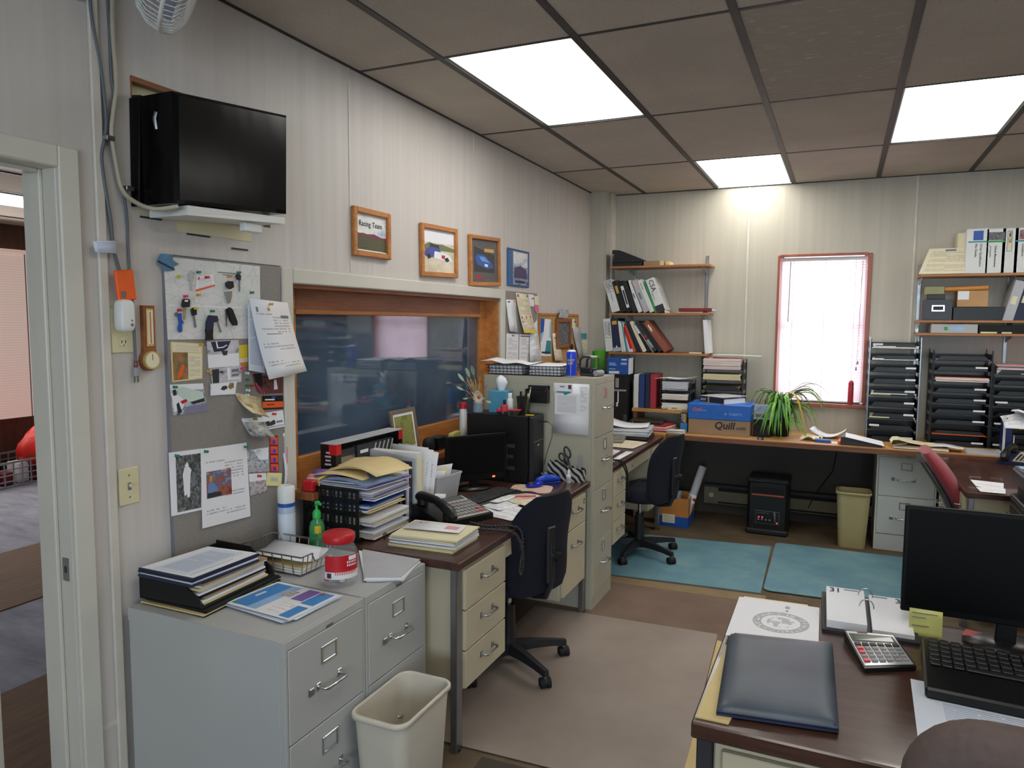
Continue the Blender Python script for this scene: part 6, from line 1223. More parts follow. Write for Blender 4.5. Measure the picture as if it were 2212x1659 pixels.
ob('frame', b, r); b = MB(); b.box((.002, .02, .02), (.008, w-.02, h-.02), 'white_paper'); qs(b, [V(p) for p in ((.0083, .035, .035), (.0083, w-.035, .035), (.0083, w-.035, h-.035), (.0083, .035, h-.035))], photo('olive_field', [(60, 66, 34), (150, 150, 84), (140, 142, 90)], 2.2, 4), .0004); ob('picture', b, r)
r = thing('toy_car', 'small green toy car on the window ledge', 'toy car', (.09, 3.20, LZ), radians(80)); b = MB(); b.box((-.04, -.015, .006), (.04, .015, .02), 'bright_green', .005); b.box((-.02, -.012, .0202), (.018, .012, .033), 'bright_green', .006); ob('car_body', b, r)
for x in (-.024, .024): b = MB(); b.cyl((x, -.016, .008), (x, .016, .008), .008, 'matte_black', 12); ob('wheel_pair', b, r)
b = MB(); b.ell((0, 0, .014), (.04, .06, .028), 'red', .9, 1, 14, 8); solo('toy_car', b, 'tiny red toy beside the green toy car', 'toy car', (.10, 3.10, LZ-.0003))
b = MB(); b.ell((0, 0, .04), (.05, .09, .08), 'matte_black', .7, .8, 16, 10); solo('black_ornament', b, 'rounded matte black object on the ledge next to the photo frame', 'ornament', (.06, 3.33, LZ-.001))
b = MB(); b.box((0, 0, 0), (.06, .1, .07), 'black_plastic', .003); solo('black_box', b, 'small black box on the window ledge', 'box', (.03, 3.385, LZ))
toy_truck('white toy semi truck with a yellow trailer on the window ledge', (.085, 3.50, LZ), radians(-96), 1.35, 'white_plastic', mat('toy_yellow', (214, 206, 110), .4), group=None) if False else toy_truck('white toy semi truck with a pale yellow trailer on the window ledge', (.075, 3.545, LZ), radians(-80), 1.0, 'white_plastic', mat('toy_yellow', (214, 206, 110), .4))
b = MB(); b.tube([(0, 0, 0), (0, .02, .035), (0, .17, .055), (0, .19, .0)], .006, 'yellow', 6); b.box((-.03, .01, 0), (.03, .18, .012), 'charcoal', .003); solo('toy_bridge', b, 'yellow-railed toy piece on the ledge below the toy truck box', 'toy', (.112, 2.40, LZ)) if False else None
b = MB(); b.tube([(0, 0, 0), (0, 0, .05), (0, .12, .06), (0, .13, .0)], .005, 'yellow', 6); solo('yellow_handle', b, 'yellow bent handle behind the magazines at the left end of the ledge', 'handle', (.118, 2.36, LZ+.0))  # a bent yellow handle, standing on the ledge
b = MB(); b.ell((0, 0, .03), (.05, .05, .06), mat('pinkish', (190, 130, 124), .3), 1, 1, 14, 8); solo('pink_ornament', b, 'small pinkish ornament at the left end of the window ledge', 'ornament', (.05, 2.395, LZ-.001))
b = MB(); b.box((0, 0, 0), (.05, .04, .045), 'red', .004); solo('red_tin', b, 'small red tin at the far left of the window ledge', 'tin', (.06, 2.325, LZ))
# small brown cabinet side piece below the ledge
# ---------------------------------------------------------------- tall cabinet: side and top
o = V((.57, 3.86-.0005, 1.01)); r = thing('notice_sheet', 'printed white list taped to the side of the tall filing cabinet', 'paper', o); b = MB(); c = [V((0, 0, 0)), V((.212, 0, 0)), V((.212, 0, .286)), V((0, 0, .286))]; qs(b, c, 'white_paper', .0006, lambda u, v: .006*(1-v)**2, 1, 4); qp(b, c, R4(.04, .38, .72, .80), 'page_dense', .0036); qp(b, c, R4(.74, .4, .97, .95), 'page', .0038); ob('sheet', b, r)
b = MB(); c = [V((.02, -.004, .235)), V((.115, -.004, .235)), V((.115, -.004, .283)), V((.02, -.004, .283))]; qs(b, c, 'white_paper', .0006); qp(b, c, [(0, 0), (.4, 0), (.5, -.35), (.9, 0), (.9, .12), (0, .12)], 'teal', .001); qp(b, c, R4(.72, .4, .92, .9), 'ph_dark', .0012); qp(b, c, R4(.2, .6, .5, .75), 'soft_ink', .0012); ob('small_card', b, r)
r = thing('magnetic_pouch', 'black plastic holder with a pen on the side of the tall filing cabinet', 'holder', (.412, 3.8595, 1.18)); b = MB(); w, h, d = .135, .098, .045
b.box((0, -.004, 0), (w, 0, h), 'black_plastic', .002); b.box((0, -d, 0), (w, -.004, .004), 'black_plastic'); b.box((0, -d, .004), (.003, -.004, h-.02), 'black_plastic'); b.box((w-.003, -d, .004), (w, -.004, h-.02), 'black_plastic'); b.box((.003, -d, .004), (w-.003, -d+.003, h-.03), 'black_plastic', .001); ob('pouch_body', b, r)
b = MB(); b.ell((0, 0, 0), (.012, .012, .012), 'chrome', n=10, k=6); q = ob('rivet', b, r); q.location = (.02, -.01, h-.018)
b = MB(); b.cyl((0, 0, 0), (.04, .0, .08), .004, 'maroon', 8); b.cyl((.04, 0, .08), (.046, 0, .092), .0035, 'ink', 8); solo('pen', b, 'dark red pen standing in the black holder on the cabinet side', 'pen', (.50, 3.835, 1.19))
TZ2 = 1.3315
wire_basket('wire basket of papers on the tall cabinet, the one nearer the window', (.135, 3.868, TZ2), 0, .245, .33, .055, 1, 9, 'charcoal', .0018, 'wire baskets on the tall filing cabinet')
wire_basket('wire basket of papers on the tall cabinet, beside the blue duster can', (.393, 3.868, TZ2), 0, .225, .33, .055, 1, 9, 'charcoal', .0018, 'wire baskets on the tall filing cabinet')
pile('papers_pile', 'white papers filling the left wire basket on the tall cabinet', 'papers', None, TZ2+.006, TZ2+.058, 8, ['white_paper', 'grey_paper', 'white_paper'], 41, world=[(.15, 3.885), (.365, 3.885), (.365, 4.175), (.15, 4.175)], jit=.004, rot=.01)
sheet1('paper_sheet', 'curled sheet on top of the left wire basket on the tall cabinet', None, TZ2+.0595, 'white_paper', world=[(.10, 3.855), (.40, 3.87), (.41, 4.10), (.11, 4.13)], bulge=lambda u, v: .018*(1-u)**2+.012*sin(6*u+2*v)**2, nu=8, nv=5)
pile('papers_pile', 'white papers filling the right wire basket on the tall cabinet', 'papers', None, TZ2+.006, TZ2+.052, 8, ['white_paper', 'white_paper', 'grey_paper'], 42, world=[(.407, 3.885), (.602, 3.885), (.602, 4.17), (.407, 4.17)], jit=.004, rot=.01)
sheet1('paper_sheet', 'slightly curled sheet on top of the right wire basket on the tall cabinet', None, TZ2+.0545, 'white_paper', world=[(.405, 3.88), (.61, 3.885), (.605, 4.15), (.41, 4.15)], bulge=lambda u, v: .012*(u-.4)**2+.006*v, nu=6, nv=3)
r = thing('duster_can', 'blue air duster can with a black nozzle on the tall filing cabinet', 'can', (.655, 3.915, TZ2)); b = MB(); b.lathe([(.0, 0), (.027, 0), (.029, .003), (.029, .135), (.024, .146), (.016, .148)], mat('can_blue', (28, 70, 214), .3), 24, caps=False); ob('can_body', b, r)
b = MB(); b.lathe([(.0292, .001), (.0295, .005)], 'grey_paper', 24, caps=False); b.lathe([(.026, .143), (.023, .148), (.012, .153)], 'white_plastic', 20); b.cyl((.006, -.0295, .01), (.006, -.0295, .13), .0012, 'white_plastic', 6); ob('collar', b, r)
b = MB(); b.lathe([(.008, .153), (.009, .17), (.006, .185)], 'matte_black', 12); b.box((-.012, -.006, .163), (.01, .006, .175), 'matte_black', .002); ob('nozzle', b, r)
b = MB(); b.text('DUST', .017, 'yellow', (-.013, -.0300, .088), (1, 0, 0), (0, 0, 1), .0005, .0004); b.text('OFF', .017, 'yellow', (-.011, -.0300, .070), (1, 0, 0), (0, 0, 1), .0005, .0004); ob('can_lettering', b, r)
r = thing('hole_punch', 'grey metal hole punch with a lever at the front corner of the tall filing cabinet', 'hole punch', (.72, 4.04, TZ2), radians(-25)); b = MB(); b.box((-.07, -.035, 0), (.07, .035, .014), 'charcoal', .004); b.box((-.05, -.03, .014), (.04, .03, .045), 'dark_plastic', .005); ob('punch_base', b, r)
b = MB(); b.tube([(-.05, -.03, .04), (-.045, -.03, .09), (-.02, -.03, .11), (.03, -.03, .11), (.05, -.03, .10), (.045, -.03, .03)], .007, 'charcoal', 8); b.tube([(-.05, .03, .04), (-.045, .03, .09), (-.02, .03, .11), (.03, .03, .11), (.05, .03, .10), (.045, .03, .03)], .007, 'charcoal', 8); b.box((-.03, -.03, .102), (.04, .03, .116), 'grey_metal', .004); ob('lever_arm', b, r)
b = MB(); b.cyl((.075, -.03, .018), (.075, .03, .018), .018, 'grey_plastic', 16); ob('dial', b, r)
b = MB(); b.tube([(-.06, -.05, .007), (-.05, -.06, .02), (-.04, -.05, .007)], .005, 'orange', 6); solo('tape_dispenser_clip', b, 'small orange clip at the foot of the hole punch', 'clip', (.735, 3.99, TZ2))
# ---------------------------------------------------------------- back shelves, left rack
SY = 6.12
def rack(label, x0, x1, zs, st, br=None):
    r = thing('wall_shelf', label, 'shelves', (x0, SY, 0))
    for z in zs: b = MB(); b.box((0, 0, z-.018), (x1-x0, .262, z), 'shelf_wood', .002); ob('shelf_board', b, r)
    for x in st:
        b = MB(); b.box((x-x0-.012, .2635, zs[-1]-.25), (x-x0+.012, .2725, zs[0]+.09), 'steel', .002); ob('wall_standard', b, r)
        for z in zs: b = MB(); b.prism([(0, 0), (.22, 0), (.22, -.01), (.0, -.05)], -.0015, .0015, 'grey_metal'); b.v = [(x-x0+c, .2625-a, z-.0185+q) for a, q, c in b.v]; ob('bracket', b, r)
    return r
S1, S2, S3 = 2.122, 1.722, 1.386
rack('brown shelves crowded with binders in the left back corner', .205, 1.05, (S1, S2, S3), (.36, .985))
def leaner(label, px0, zs, t, lean, h, d, m, prints=(), name='ring_binder', cat='binder', group=None, txt=(), Y=SY, dy=.004, c=.002, x=None):
    """book standing on shelf zs; lean in degrees, top towards -x; front prints in 0..1 of the spine"""
    x = at(px0, 0, Y=Y).x if x is None else x
    if x is None: return
    r = thing(name, label, cat, (x, Y+dy, zs+.0006), group=group, ry=-radians(lean)); b = MB(); 
    b.box((0, 0, 0), (t, d, h), m, c); ob('cover', b, r)
    if prints or txt:
        b = MB(); cc = [V((0, -.0002, 0)), V((t, -.0002, 0)), V((t, -.0002, h)), V((0, -.0002, h))]
        for i, (mm, p) in enumerate(prints): qp(b, cc, p, mm, .0003+.0002*i)
        for s, sz, mm, u, v in txt: b.text(s, sz, mm, (t*u, -.0012, h*v), (0, 0, -1), (1, 0, 0), .0003, .0003)
        ob('spine_label', b, r)
    return r
g = 'binders and books on the left back shelves'; X0 = at(1322, 672, Y=SY).x
row = [(.072, 17, .285, 'white_plastic', [('ink', R4(.1, .62, .92, .98)), ('white_plastic', R4(.13, .63, .48, .97)), ('white_plastic', R4(.52, .63, .89, .97))], [('FLEET', .030, 'ink', .56, .96), ('SAFETY', .026, 'ink', .17, .96), ('Compliance', .014, 'soft_ink', .45, .58)], 'white binder reading FLEET SAFETY, leftmost on the middle left shelf'),
       (.05, 18, .28, 'black_plastic', [('pin_amber', R4(.3, .6, .75, .84))], [], 'black binder with a yellow label next to the FLEET SAFETY binder'),
       (.05, 18, .275, 'matte_black', [('white_paper', R4(.25, .15, .75, .85)), ('charcoal', R4(.35, .25, .65, .72))], [], 'black binder with a long white spine label'),
       (.045, 19, .28, 'dark_plastic', [], [], 'plain black binder before the white ones on the middle left shelf'),
       (.036, 23, .29, 'white_plastic', [('soft_ink', R4(.35, .45, .65, .6))], [], 'slim white binder, first of the three plain white ones'),
       (.046, 23, .295, 'grey_paper', [('pale_red', R4(.25, .82, .75, .92)), ('soft_ink', R4(.3, .4, .7, .6))], [], 'pale grey binder with a small red mark near its top'),
       (.04, 23, .295, 'white_plastic', [('soft_ink', R4(.4, .7, .55, .9))], [], 'plain white binder left of the CSA binder'),
       (.014, 22, .28, 'green', [], [], 'thin dark green book beside the CSA binder'),
       (.072, 21, .295, 'white_plastic', [('charcoal', R4(0, 0, 1, .2))], [('CSA', .056, 'ink', .3, .96), ('COMPLIANCE', .012, 'soft_ink', .2, .62)], 'white binder reading CSA on the middle left shelf')]
x = X0
for t_, a, h, m_, pr_, tx, l in row:
    leaner(l, 0, S2, t_, a, h, .235, m_, pr_, group=g, txt=tx, x=x); x += (t_+.0012)/cos(radians(a))+(.006 if a == 23 and t_ == .036 else 0)
CSAX = x
o = V((CSAX-.012, SY+.008, S2+.001)); b = MB(); b.box((0, 0, 0), (.0015, .2, .26), 'page', 0); solo('loose_sheet', b, 'printed cover sheet standing behind the CSA binder', 'paper', (o.x, o.y, o.z+.0), ry=-radians(18))
row = [(.066, 6, .285, 'white_plastic', [('ink', R4(.18, .42, .86, .9)), ('white_plastic', R4(.22, .43, .82, .89))], [('TRAINING', .024, 'ink', .56, .87), ('HANDBOOK', .018, 'soft_ink', .3, .87)], 'white binder with a boxed TRAINING title, leftmost on the lowest left shelf', 'ring_binder'),
       (.072, 7, .285, 'navy', [('pin_amber', R4(.2, .82, .78, .93)), ('grey_paper', R4(.0, 0, 1, .12)), ('white_plastic', [(.35, .12), (.5, .2), (.62, .12)])], [], 'navy binder with a white diamond at its foot', 'ring_binder')]
row += [(.011, 9+i*.8, .27-.004*(i % 3), m_, [], [], l, 'thin_book') for i, (m_, l) in enumerate((('white_paper', 'thin white book, first after the navy diamond binder'), ('cream_paper', 'thin cream book in the row on the lowest left shelf'), ('white_paper', 'thin white book beside the teal one'), ('teal', 'thin teal book on the lowest left shelf'), ('grey_paper', 'thin grey book next to the teal one')))]
row += [(.012, 17, .22, 'white_paper', [], [], 'thin white book left of the red book', 'thin_book'), (.022, 19, .225, 'red', [('white_paper', R4(0, 0, 1, .12))], [], 'red book left of the orange one', 'thin_book'), (.018, 20, .245, 'orange', [], [], 'bright orange book on the lowest left shelf', 'thin_book'),
        (.014, 23, .27, 'charcoal', [], [], 'dark grey book right of the orange one', 'thin_book'), (.014, 23, .275, 'navy', [], [], 'dark blue book among the leaning ones', 'thin_book'), (.012, 24, .28, 'charcoal', [], [], 'charcoal book left of the cream binder', 'thin_book'), (.034, 27, .285, 'cream_paper', [], [], 'cream leaning binder on the lowest left shelf', 'ring_binder'),
        (.03, 31, .265, 'matte_black', [('white_paper', R4(.2, .68, .8, .98))], [], 'black binder with a white top label, leaning', 'ring_binder'), (.038, 34, .30, 'charcoal', [('grey_paper', R4(.0, 0, .14, 1)), ('red', R4(.3, .45, .75, .55)), ('ph_bw', R4(.25, .12, .85, .4))], [], 'dark binder with a red mark and picture on its spine', 'ring_binder'),
        (.034, 36, .30, 'black_plastic', [], [], 'glossy black binder left of the brown one', 'ring_binder'), (.046, 37, .31, mat('rust', (150, 82, 66), .6), [('cream_paper', [(.3, .72), (.5, .66), (.72, .74), (.66, .9), (.4, .88)])], [], 'rust-brown binder with a torn label, rightmost leaner on the lowest left shelf', 'ring_binder')]
x = at(1308, 758, Y=SY).x
for t_, a, h, m_, pr_, tx, l, nm in row:
    leaner(l, 0, S3, t_, a, h, .225, m_, pr_, name=nm, cat='binder' if nm == 'ring_binder' else 'book', group=g, txt=tx, x=x); x += (t_+.0012)/cos(radians(a))+(.004 if a > 22 else .001)
def lying(name, label, cat, px, zs, h, d, m, prints=(), Y=SY, dy=.01, c=.002, rz=0, side=None):
    """px = left and right photograph x at the front plane"""
    a, e = at(px[0], px[2] if len(px) > 2 else 700, Y=Y+dy), at(px[1], px[2] if len(px) > 2 else 700, Y=Y+dy); w = e.x-a.x
    b = MB(); b.box((0, 0, 0), (w, d, h), m, c); cc = [V((0, -.0002, 0)), V((w, -.0002, 0)), V((w, -.0002, h)), V((0, -.0002, h))]
    for i, (mm, p) in enumerate(prints): qp(b, cc, p, mm, .0004+.0002*i)
    return solo(name, b, label, cat, (a.x, Y+dy, zs+.0006), rz)
b = MB(); b.box((0, 0, 0), (.27, .21, .028), mat('dark_red', (130, 28, 40), .4), .003); b.box((.02, .004, .004), (.272, .2, .024), 'white_paper'); solo('ring_binder', b, 'dark red binder lying at the right end of the middle left shelf', 'binder', (at(1466, 668, Y=SY).x, SY+.0, S2+.013), ry=-.0)
lying('papers_pile', 'thin papers under the dark red binder', 'papers', (1462, 1518, 672), S2, .011, .2, 'cream_paper')
b = MB(); b.box((0, 0, 0), (.034, .21, .28), 'white_paper', .002); b.box((-.002, 0, .0), (0, .21, .28), 'maroon'); solo('papers_pile', b, 'white bundle of papers standing at the right end of the lowest left shelf', 'papers', (at(1530, 757, Y=SY).x-.03, SY+.01, S3+.0006), ry=-radians(5))
lying('papers_pile', 'thin papers lying near the right end of the lowest left shelf', 'papers', (1488, 1515, 757), S3, .01, .15, 'cream_paper', dy=.002)
# top shelf
r = thing('ring_binder', 'black binders lying wedge-shaped on the top left shelf', 'binder', (at(1322, 570, Y=SY).x, SY+.01, S1+.0006)); b = MB(); b.box((0, 0, 0), (.26, .22, .03), 'black_plastic', .003); ob('lower_cover', b, r)
b = MB(); b.prism([(.0, .032), (.27, .032), (.29, .04), (.06, .135), (.0, .14), (-.005, .11), (.015, .1)], 0, .21, 'black_plastic'); b.v = [(x_, z_, y_) for x_, y_, z_ in b.v]; b.f = [f[::-1] for f in b.f]; ob('open_covers', b, r)
lying('flat_carton', 'flat tan carton beside the black binders on the top left shelf', 'box', (1390, 1434, 572), S1, .037, .18, 'cardboard', [('manila', R4(.8, 0, 1, 1))])
b = MB(); b.box((0, 0, 0), (.035, .16, .03), 'manila', .003); solo('tan_envelope', b, 'tan padded envelope end right of the flat carton', 'envelope', (at(1436, 572, Y=SY).x, SY+.02, S1+.0006))
# ---------------------------------------------------------------- corner below the shelves
KZ = .7645
r = thing('black_cabinet', 'tall black equipment cabinet in the corner below the left shelves', 'cabinet', (.05, 5.93, KZ)); b = MB(); b.box((0, 0, 0), (.37, .22, .44), 'matte_black', .004); ob('cabinet_body', b, r)
b = MB(); b.box((.19, -.012, .30), (.375, -.0005, .315), 'grey_plastic', .002); b.box((.3, -.006, .2), (.31, -.0005, .3), 'white_paper', .002); b.box((.29, -.006, .17), (.305, -.0005, .205), 'white_paper', .002); b.box((.28, -.008, .33), (.31, -.0005, .41), 'grey_plastic', .004); b.box((.24, -.008, .33), (.26, -.0005, .38), 'grey_plastic', .004); ob('front_fittings', b, r)
z_ = KZ+.441; b = MB(); x0_ = at(1311, 790, Y=5.94).x; x1_ = at(1357, 790, Y=5.94).x; w = x1_-x0_; b.box((0, 0, 0), (w, .18, .135), 'blue', .002); b.box((w+.0002, .0, 0), (w+.0012, .18, .135), 'white_paper'); c = [V((0, -.0003, 0)), V((w, -.0003, 0)), V((w, -.0003, .135)), V((0, -.0003, .135))]
for p in (R4(.1, .55, .45, .62), R4(.1, .66, .4, .72), R4(.1, .3, .4, .36), R4(.65, .6, .92, .74)): qp(b, c, p, 'pale_blue', .0006)
qp(b, c, R4(.1, .04, .58, .2), 'white_paper', .0006); qp(b, c, R4(.68, .88, .92, .96), 'white_paper', .0006)
solo('toner_box', b, 'blue and white toner box on top of the black corner cabinet', 'box', (x0_, 5.94, z_), rz=.05)
leaner('bright green binder standing at the left of the blue toner box', 0, z_, .04, 0, .2, .17, mat('lime', (84, 170, 40), .4), Y=5.94, x=at(1284, 770, Y=5.94).x)
leaner('dark green thin book left of the bright green binder', 0, z_, .018, 0, .19, .17, 'green', Y=5.94, x=at(1284, 770, Y=5.94).x-.022, name='thin_book', cat='book')
# raised board
r = thing('raised_shelf', 'short brown board raised above the counter, holding upright binders and trays', 'shelf', (.455, 6.0, 0)); LS = .922; b = MB(); b.box((0, 0, LS-.03), (.52, .30, LS), 'counter_wood', .003); ob('shelf_board', b, r)
for x in (.012, .48): b = MB(); b.box((x, .02, KZ), (x+.03, .29, LS-.0305), 'edge_wood'); ob('support', b, r)
g = 'binders on the raised board'
for x_, t_, h_, m_, l in ((1368, .042, .28, 'white_plastic', 'white binder at the left end of the raised board'), (1380, .046, .285, mat('binder_blue', (34, 62, 120), .5), 'blue binder on the raised board'), (1393, .04, .285, 'navy', 'very dark blue binder left of the red one on the raised board'), (1404, .05, .285, mat('binder_red', (170, 44, 56), .5), 'red binder on the raised board')):
    leaner(l, 0, LS, t_, 0, h_, .24, m_, Y=6.02, x=at(x_, 860, Y=6.024).x, group=g, c=.003)
def trays(label, x0, x1, z0, zt, n, Y, d, mats, papers, labels=(), group=None, name='tray_tower', side='charcoal', front='black_plastic', wire=True):
    """stack of n letter trays"""
    r = thing(name, label, 'letter trays', (x0, Y, z0), group=group); w = x1-x0; H = (zt-z0)/n
    for k in range(n):
        z = k*H; b = MB(); b.box((.006, .0, z), (w-.006, d, z+.003), front); b.prism([(.02, 0), (w-.02, 0), (w-.045, H*.42), (.045, H*.42)], 0, .003, front); kk = len(b.v)-8; b.v[kk:] = [(p[0], p[2], z+p[1]) for p in b.v[kk:]]; b.f[-6:] = [f[::-1] for f in b.f[-6:]]
        for s in (0, 1):
            xx = .004 if not s else w-.007; b.box((xx, 0, z), (xx+.003, d, z+H*.62), front); b.box((xx, 0, z+H*.55), (xx+.003, .02, z+H*.86), front)
        b.box((.006, d-.003, z), (w-.006, d, z+H*.5), front); t = ob('tray', b, r)
        if k in labels: b = MB(); lx = w*(.72 if labels[k] else .05); b.box((lx, -.003, z+H*.30), (lx+w*.2, -.0002, z+H*.46), 'white_paper'); ob('tab_label', b, t)
    for s in (0, 1):
        for yy in (.015, d-.025): b = MB(); xx = -.004 if not s else w-.0035; b.box((xx, yy, 0), (xx+.0075, yy+.01, zt-z0), side, .001); ob('riser', b, r)
    for k, m_, hh, l, ov in papers:
        b = MB(); z = k*H; stack(b, [(.014, -ov), (w-.014, -ov), (w-.014, d-.02), (.014, d-.02)], 0, hh, max(1, int(hh/.005)), m_, 50+k, .003, .012); solo('papers_pile', b, l, 'papers', (x0, Y, z0+z+.0038), group=None)
    return r
trays('black stacked letter trays full of papers, on the raised board', at(1426, 850, Y=6.02).x, .935, LS+.0006, LS+.24, 3, 6.02, .26, 0, [(0, ['cream_paper', 'white_paper'], .05, 'thick cream papers in the bottom tray on the raised board', .01), (1, ['manila', 'white_paper', 'white_paper'], .045, 'papers in the middle tray on the raised board', .012), (2, ['white_paper', 'grey_paper'], .07, 'white papers heaped in the top tray on the raised board', .005)], group=None)
XB = at(1514, 820, Y=6.12).x; XC = at(1604, 820, Y=6.12).x
b = MB(); b.box((0, 0, 0), (XC-XB+.0, .24, .15), 'charcoal', .003); solo('riser_box', b, 'dark box under the right-hand black trays behind the blue-lidded carton', 'box', (XB, 6.13, KZ))
trays('taller black stacked letter trays behind the blue-lidded carton', XB, XC, KZ+.151, 1.345, 5, 6.13, .25, 0, [(1, ['manila', 'white_paper'], .035, 'papers in the second tray of the taller black trays', .01), (2, ['charcoal', 'cardboard'], .03, 'dark books in the middle of the taller black trays', .0), (3, ['cream_paper', 'manila'], .045, 'cream box file in the fourth tray of the taller black trays', .015), (4, ['white_paper', 'pale_red', 'white_paper', 'cream_paper'], .09, 'white and reddish papers on the top of the taller black trays', .01)])
b = MB(); c = [V(p) for p in ((0, 0, 0), (.36, .03, 0), (.37, .2, 0), (-.03, .2, 0))]; qs(b, c, 'pale_green', .003, lambda u, v: .004*sin(4*u), 6, 2); solo('flat_folder', b, 'pale flat folder overhanging the right side of the taller black trays', 'folder', (XB+.09, 6.13, 1.375))
b = MB(); c = [V(p) for p in ((0, 0, 0), (.3, .0, 0), (.32, .2, 0), (.03, .2, 0))]; qs(b, c, 'white_paper', .002, lambda u, v: .014*u+.006*sin(7*u), 6, 3); solo('paper_sheet', b, 'loose white papers tilted over the left trays on the raised board', 'paper', (at(1415, 805, Y=6.02).x, 6.01, LS+.252))
b = MB(); b.box((0, 0, 0), (.115, .05, .03), 'cream_paper', .001); b.text('Aleve', .016, 'soft_ink', (.03, -.0006, .008), (1, 0, 0), (0, 0, 1)); solo('card_box', b, 'small pale card box with faint lettering in front of the trays on the raised board', 'box', (at(1443, 875, Y=6.003).x, 6.003, LS+.0006)) if False else solo('card_box', (lambda q: (q.box((0, 0, 0), (.115, .016, .03), 'cream_paper', .001), q.box((.03, -.0008, .01), (.075, -.0002, .018), 'soft_ink'), q)[-1])(MB()), 'small pale card box with faint print on the front edge of the raised board', 'box', (at(1443, 875, Y=6.002).x, 6.002, LS+.0006))
# pile under the raised board
U = at(1366, 925, Y=5.85)
pile('folder', 'red folder and papers lying on the counter under the raised board', 'papers', None, KZ, KZ+.05, 5, ['binder_red', 'white_paper', 'pink', 'cream_paper'], 61, world=[(.49, 5.80), (.80, 5.78), (.84, 5.985), (.50, 5.985)], jit=.01)
b = MB(); b.box((0, 0, 0), (.27, .20, .026), mat('brown_black', (52, 46, 40), .4), .003); b.box((.01, -.001, .004), (.26, 0, .02), 'matte_black'); b.cyl((.03, -.002, .013), (.03, -.004, .013), .006, 'steel', 10); solo('ring_binder', b, 'worn brown-black binder on the red folder under the raised board', 'binder', (.49, 5.795, KZ+.053), .08, ry=.03)
pile('papers_pile', 'fanned cream and white sheets right of the brown-black binder', 'papers', None, KZ, KZ+.03, 6, ['cream_paper', 'white_paper'], 63, world=[(.81, 5.735), (.935, 5.73), (.945, 5.80), (.82, 5.775)], jit=.01, rot=.15)
leaner('dark DOT handbook standing left of the kraft carton', 0, KZ, .055, 0, .155, .1, 'charcoal', [('leaf_blue', R4(0, 0, 1, .48)), ('pin_amber', R4(.5, .5, .8, .95))], Y=5.86, x=.895, name='handbook', cat='book', txt=[('DOT', .03, 'white_paper', .12, .95)])
# kraft carton with blue lid
r = thing('carton', 'kraft paper carton with a blue lid on the left part of the back counter', 'box', (.966, 5.82, KZ)); w = .468; b = MB(); b.box((0, 0, 0), (w, .30, .20), 'cardboard', .002); b.text('Quill', .078, 'ink', (.2, -.0005, .052), (1, 0, 0), (.18, 0, 1), .0004, .0022); b.text('.com', .042, 'ink', (.355, -.0005, .052), (1, 0, 0), (.18, 0, 1), .0004, .001); b.box((.2, -.0009, .038), (.45, -.0001, .040), 'soft_ink'); ob('carton_body', b, r)
b = MB(); b.box((-.006, -.006, .118), (w+.006, .306, .243), mat('lid_blue', (34, 104, 196), .45, var=.1), .006); b.text('Quill', .036, 'orange', (.03, -.0065, .185), (1, 0, 0), (.18, 0, 1), .0004, .0006); b.text('.com', .02, 'pale_blue', (.098, -.0065, .185), (1, 0, 0), (.18, 0, 1), .0004); b.text('THRIFTY', .026, 'pale_blue', (.31, -.0065, .16), (1, 0, 0), (0, 0, 1), .0004); b.text('*', .05, 'pale_blue', (.275, -.0065, .145), (1, 0, 0), (0, 0, 1), .0004); ob('lid', b, r)
r = thing('ring_binder', 'dark binder reading DOT with white pages, lying on the blue carton lid', 'binder', (1.03, 5.93, KZ+.2445), radians(-32)); b = MB(); b.box((0, 0, 0), (.24, .28, .003), 'white_plastic'); b.box((0, 0, .003), (.24, .004, .05), 'navy'); b.box((-.0, 0, .05), (.24, .28, .054), 'grey_paper'); b.text('DOT', .036, 'white_paper', (.03, -.0006, .012), (0, 0, 1), (-1, 0, 0), .0004, .0004) if False else b.text('DOT', .026, 'white_paper', (.012, -.0006, .016), (1, 0, 0), (0, 0, 1), .0004, .0004); b.box((.085, -.0008, .003), (.10, 0, .05), 'pin_amber'); ob('binder_cover', b, r)
b = MB(); b.box((.006, .02, .0035), (.232, .27, .036), 'white_paper'); ob('pages', b, r)
# black display box, adapter
r = thing('display_stand', 'clear sign holder with a printed card on a black box beside the carton', 'sign holder', (1.452, 5.88, KZ)); b = MB(); b.box((0, 0, 0), (.13, .16, .135), 'matte_black', .003); ob('black_box', b, r)
b = MB(); b.box((.005, .02, .137), (.125, .024, .25), 'page_grey'); b.box((.012, .0192, .15), (.11, .0198, .175), 'charcoal'); b.box((.012, .0192, .2), (.11, .0198, .24), 'pale_blue'); ob('printed_card', b, r)
b = MB(); b.box((.0, .012, .1355), (.13, .0185, .1375), 'grey_paper'); b.box((.0, .0145, .1376), (.13, .0165, .255), glassy('clear_plastic', (230, 230, 230), .2)); ob('clear_cover', b, r)
b = MB(); b.box((0, 0, 0), (.045, .03, .018), 'black_plastic', .003); b.box((.01, -.0006, .005), (.03, -.0001, .011), 'grey_paper'); solo('small_adapter', b, 'small black adapter at the counter edge in front of the plant', 'adapter', (at(1636, 940, Y=5.735).x, 5.735, KZ))
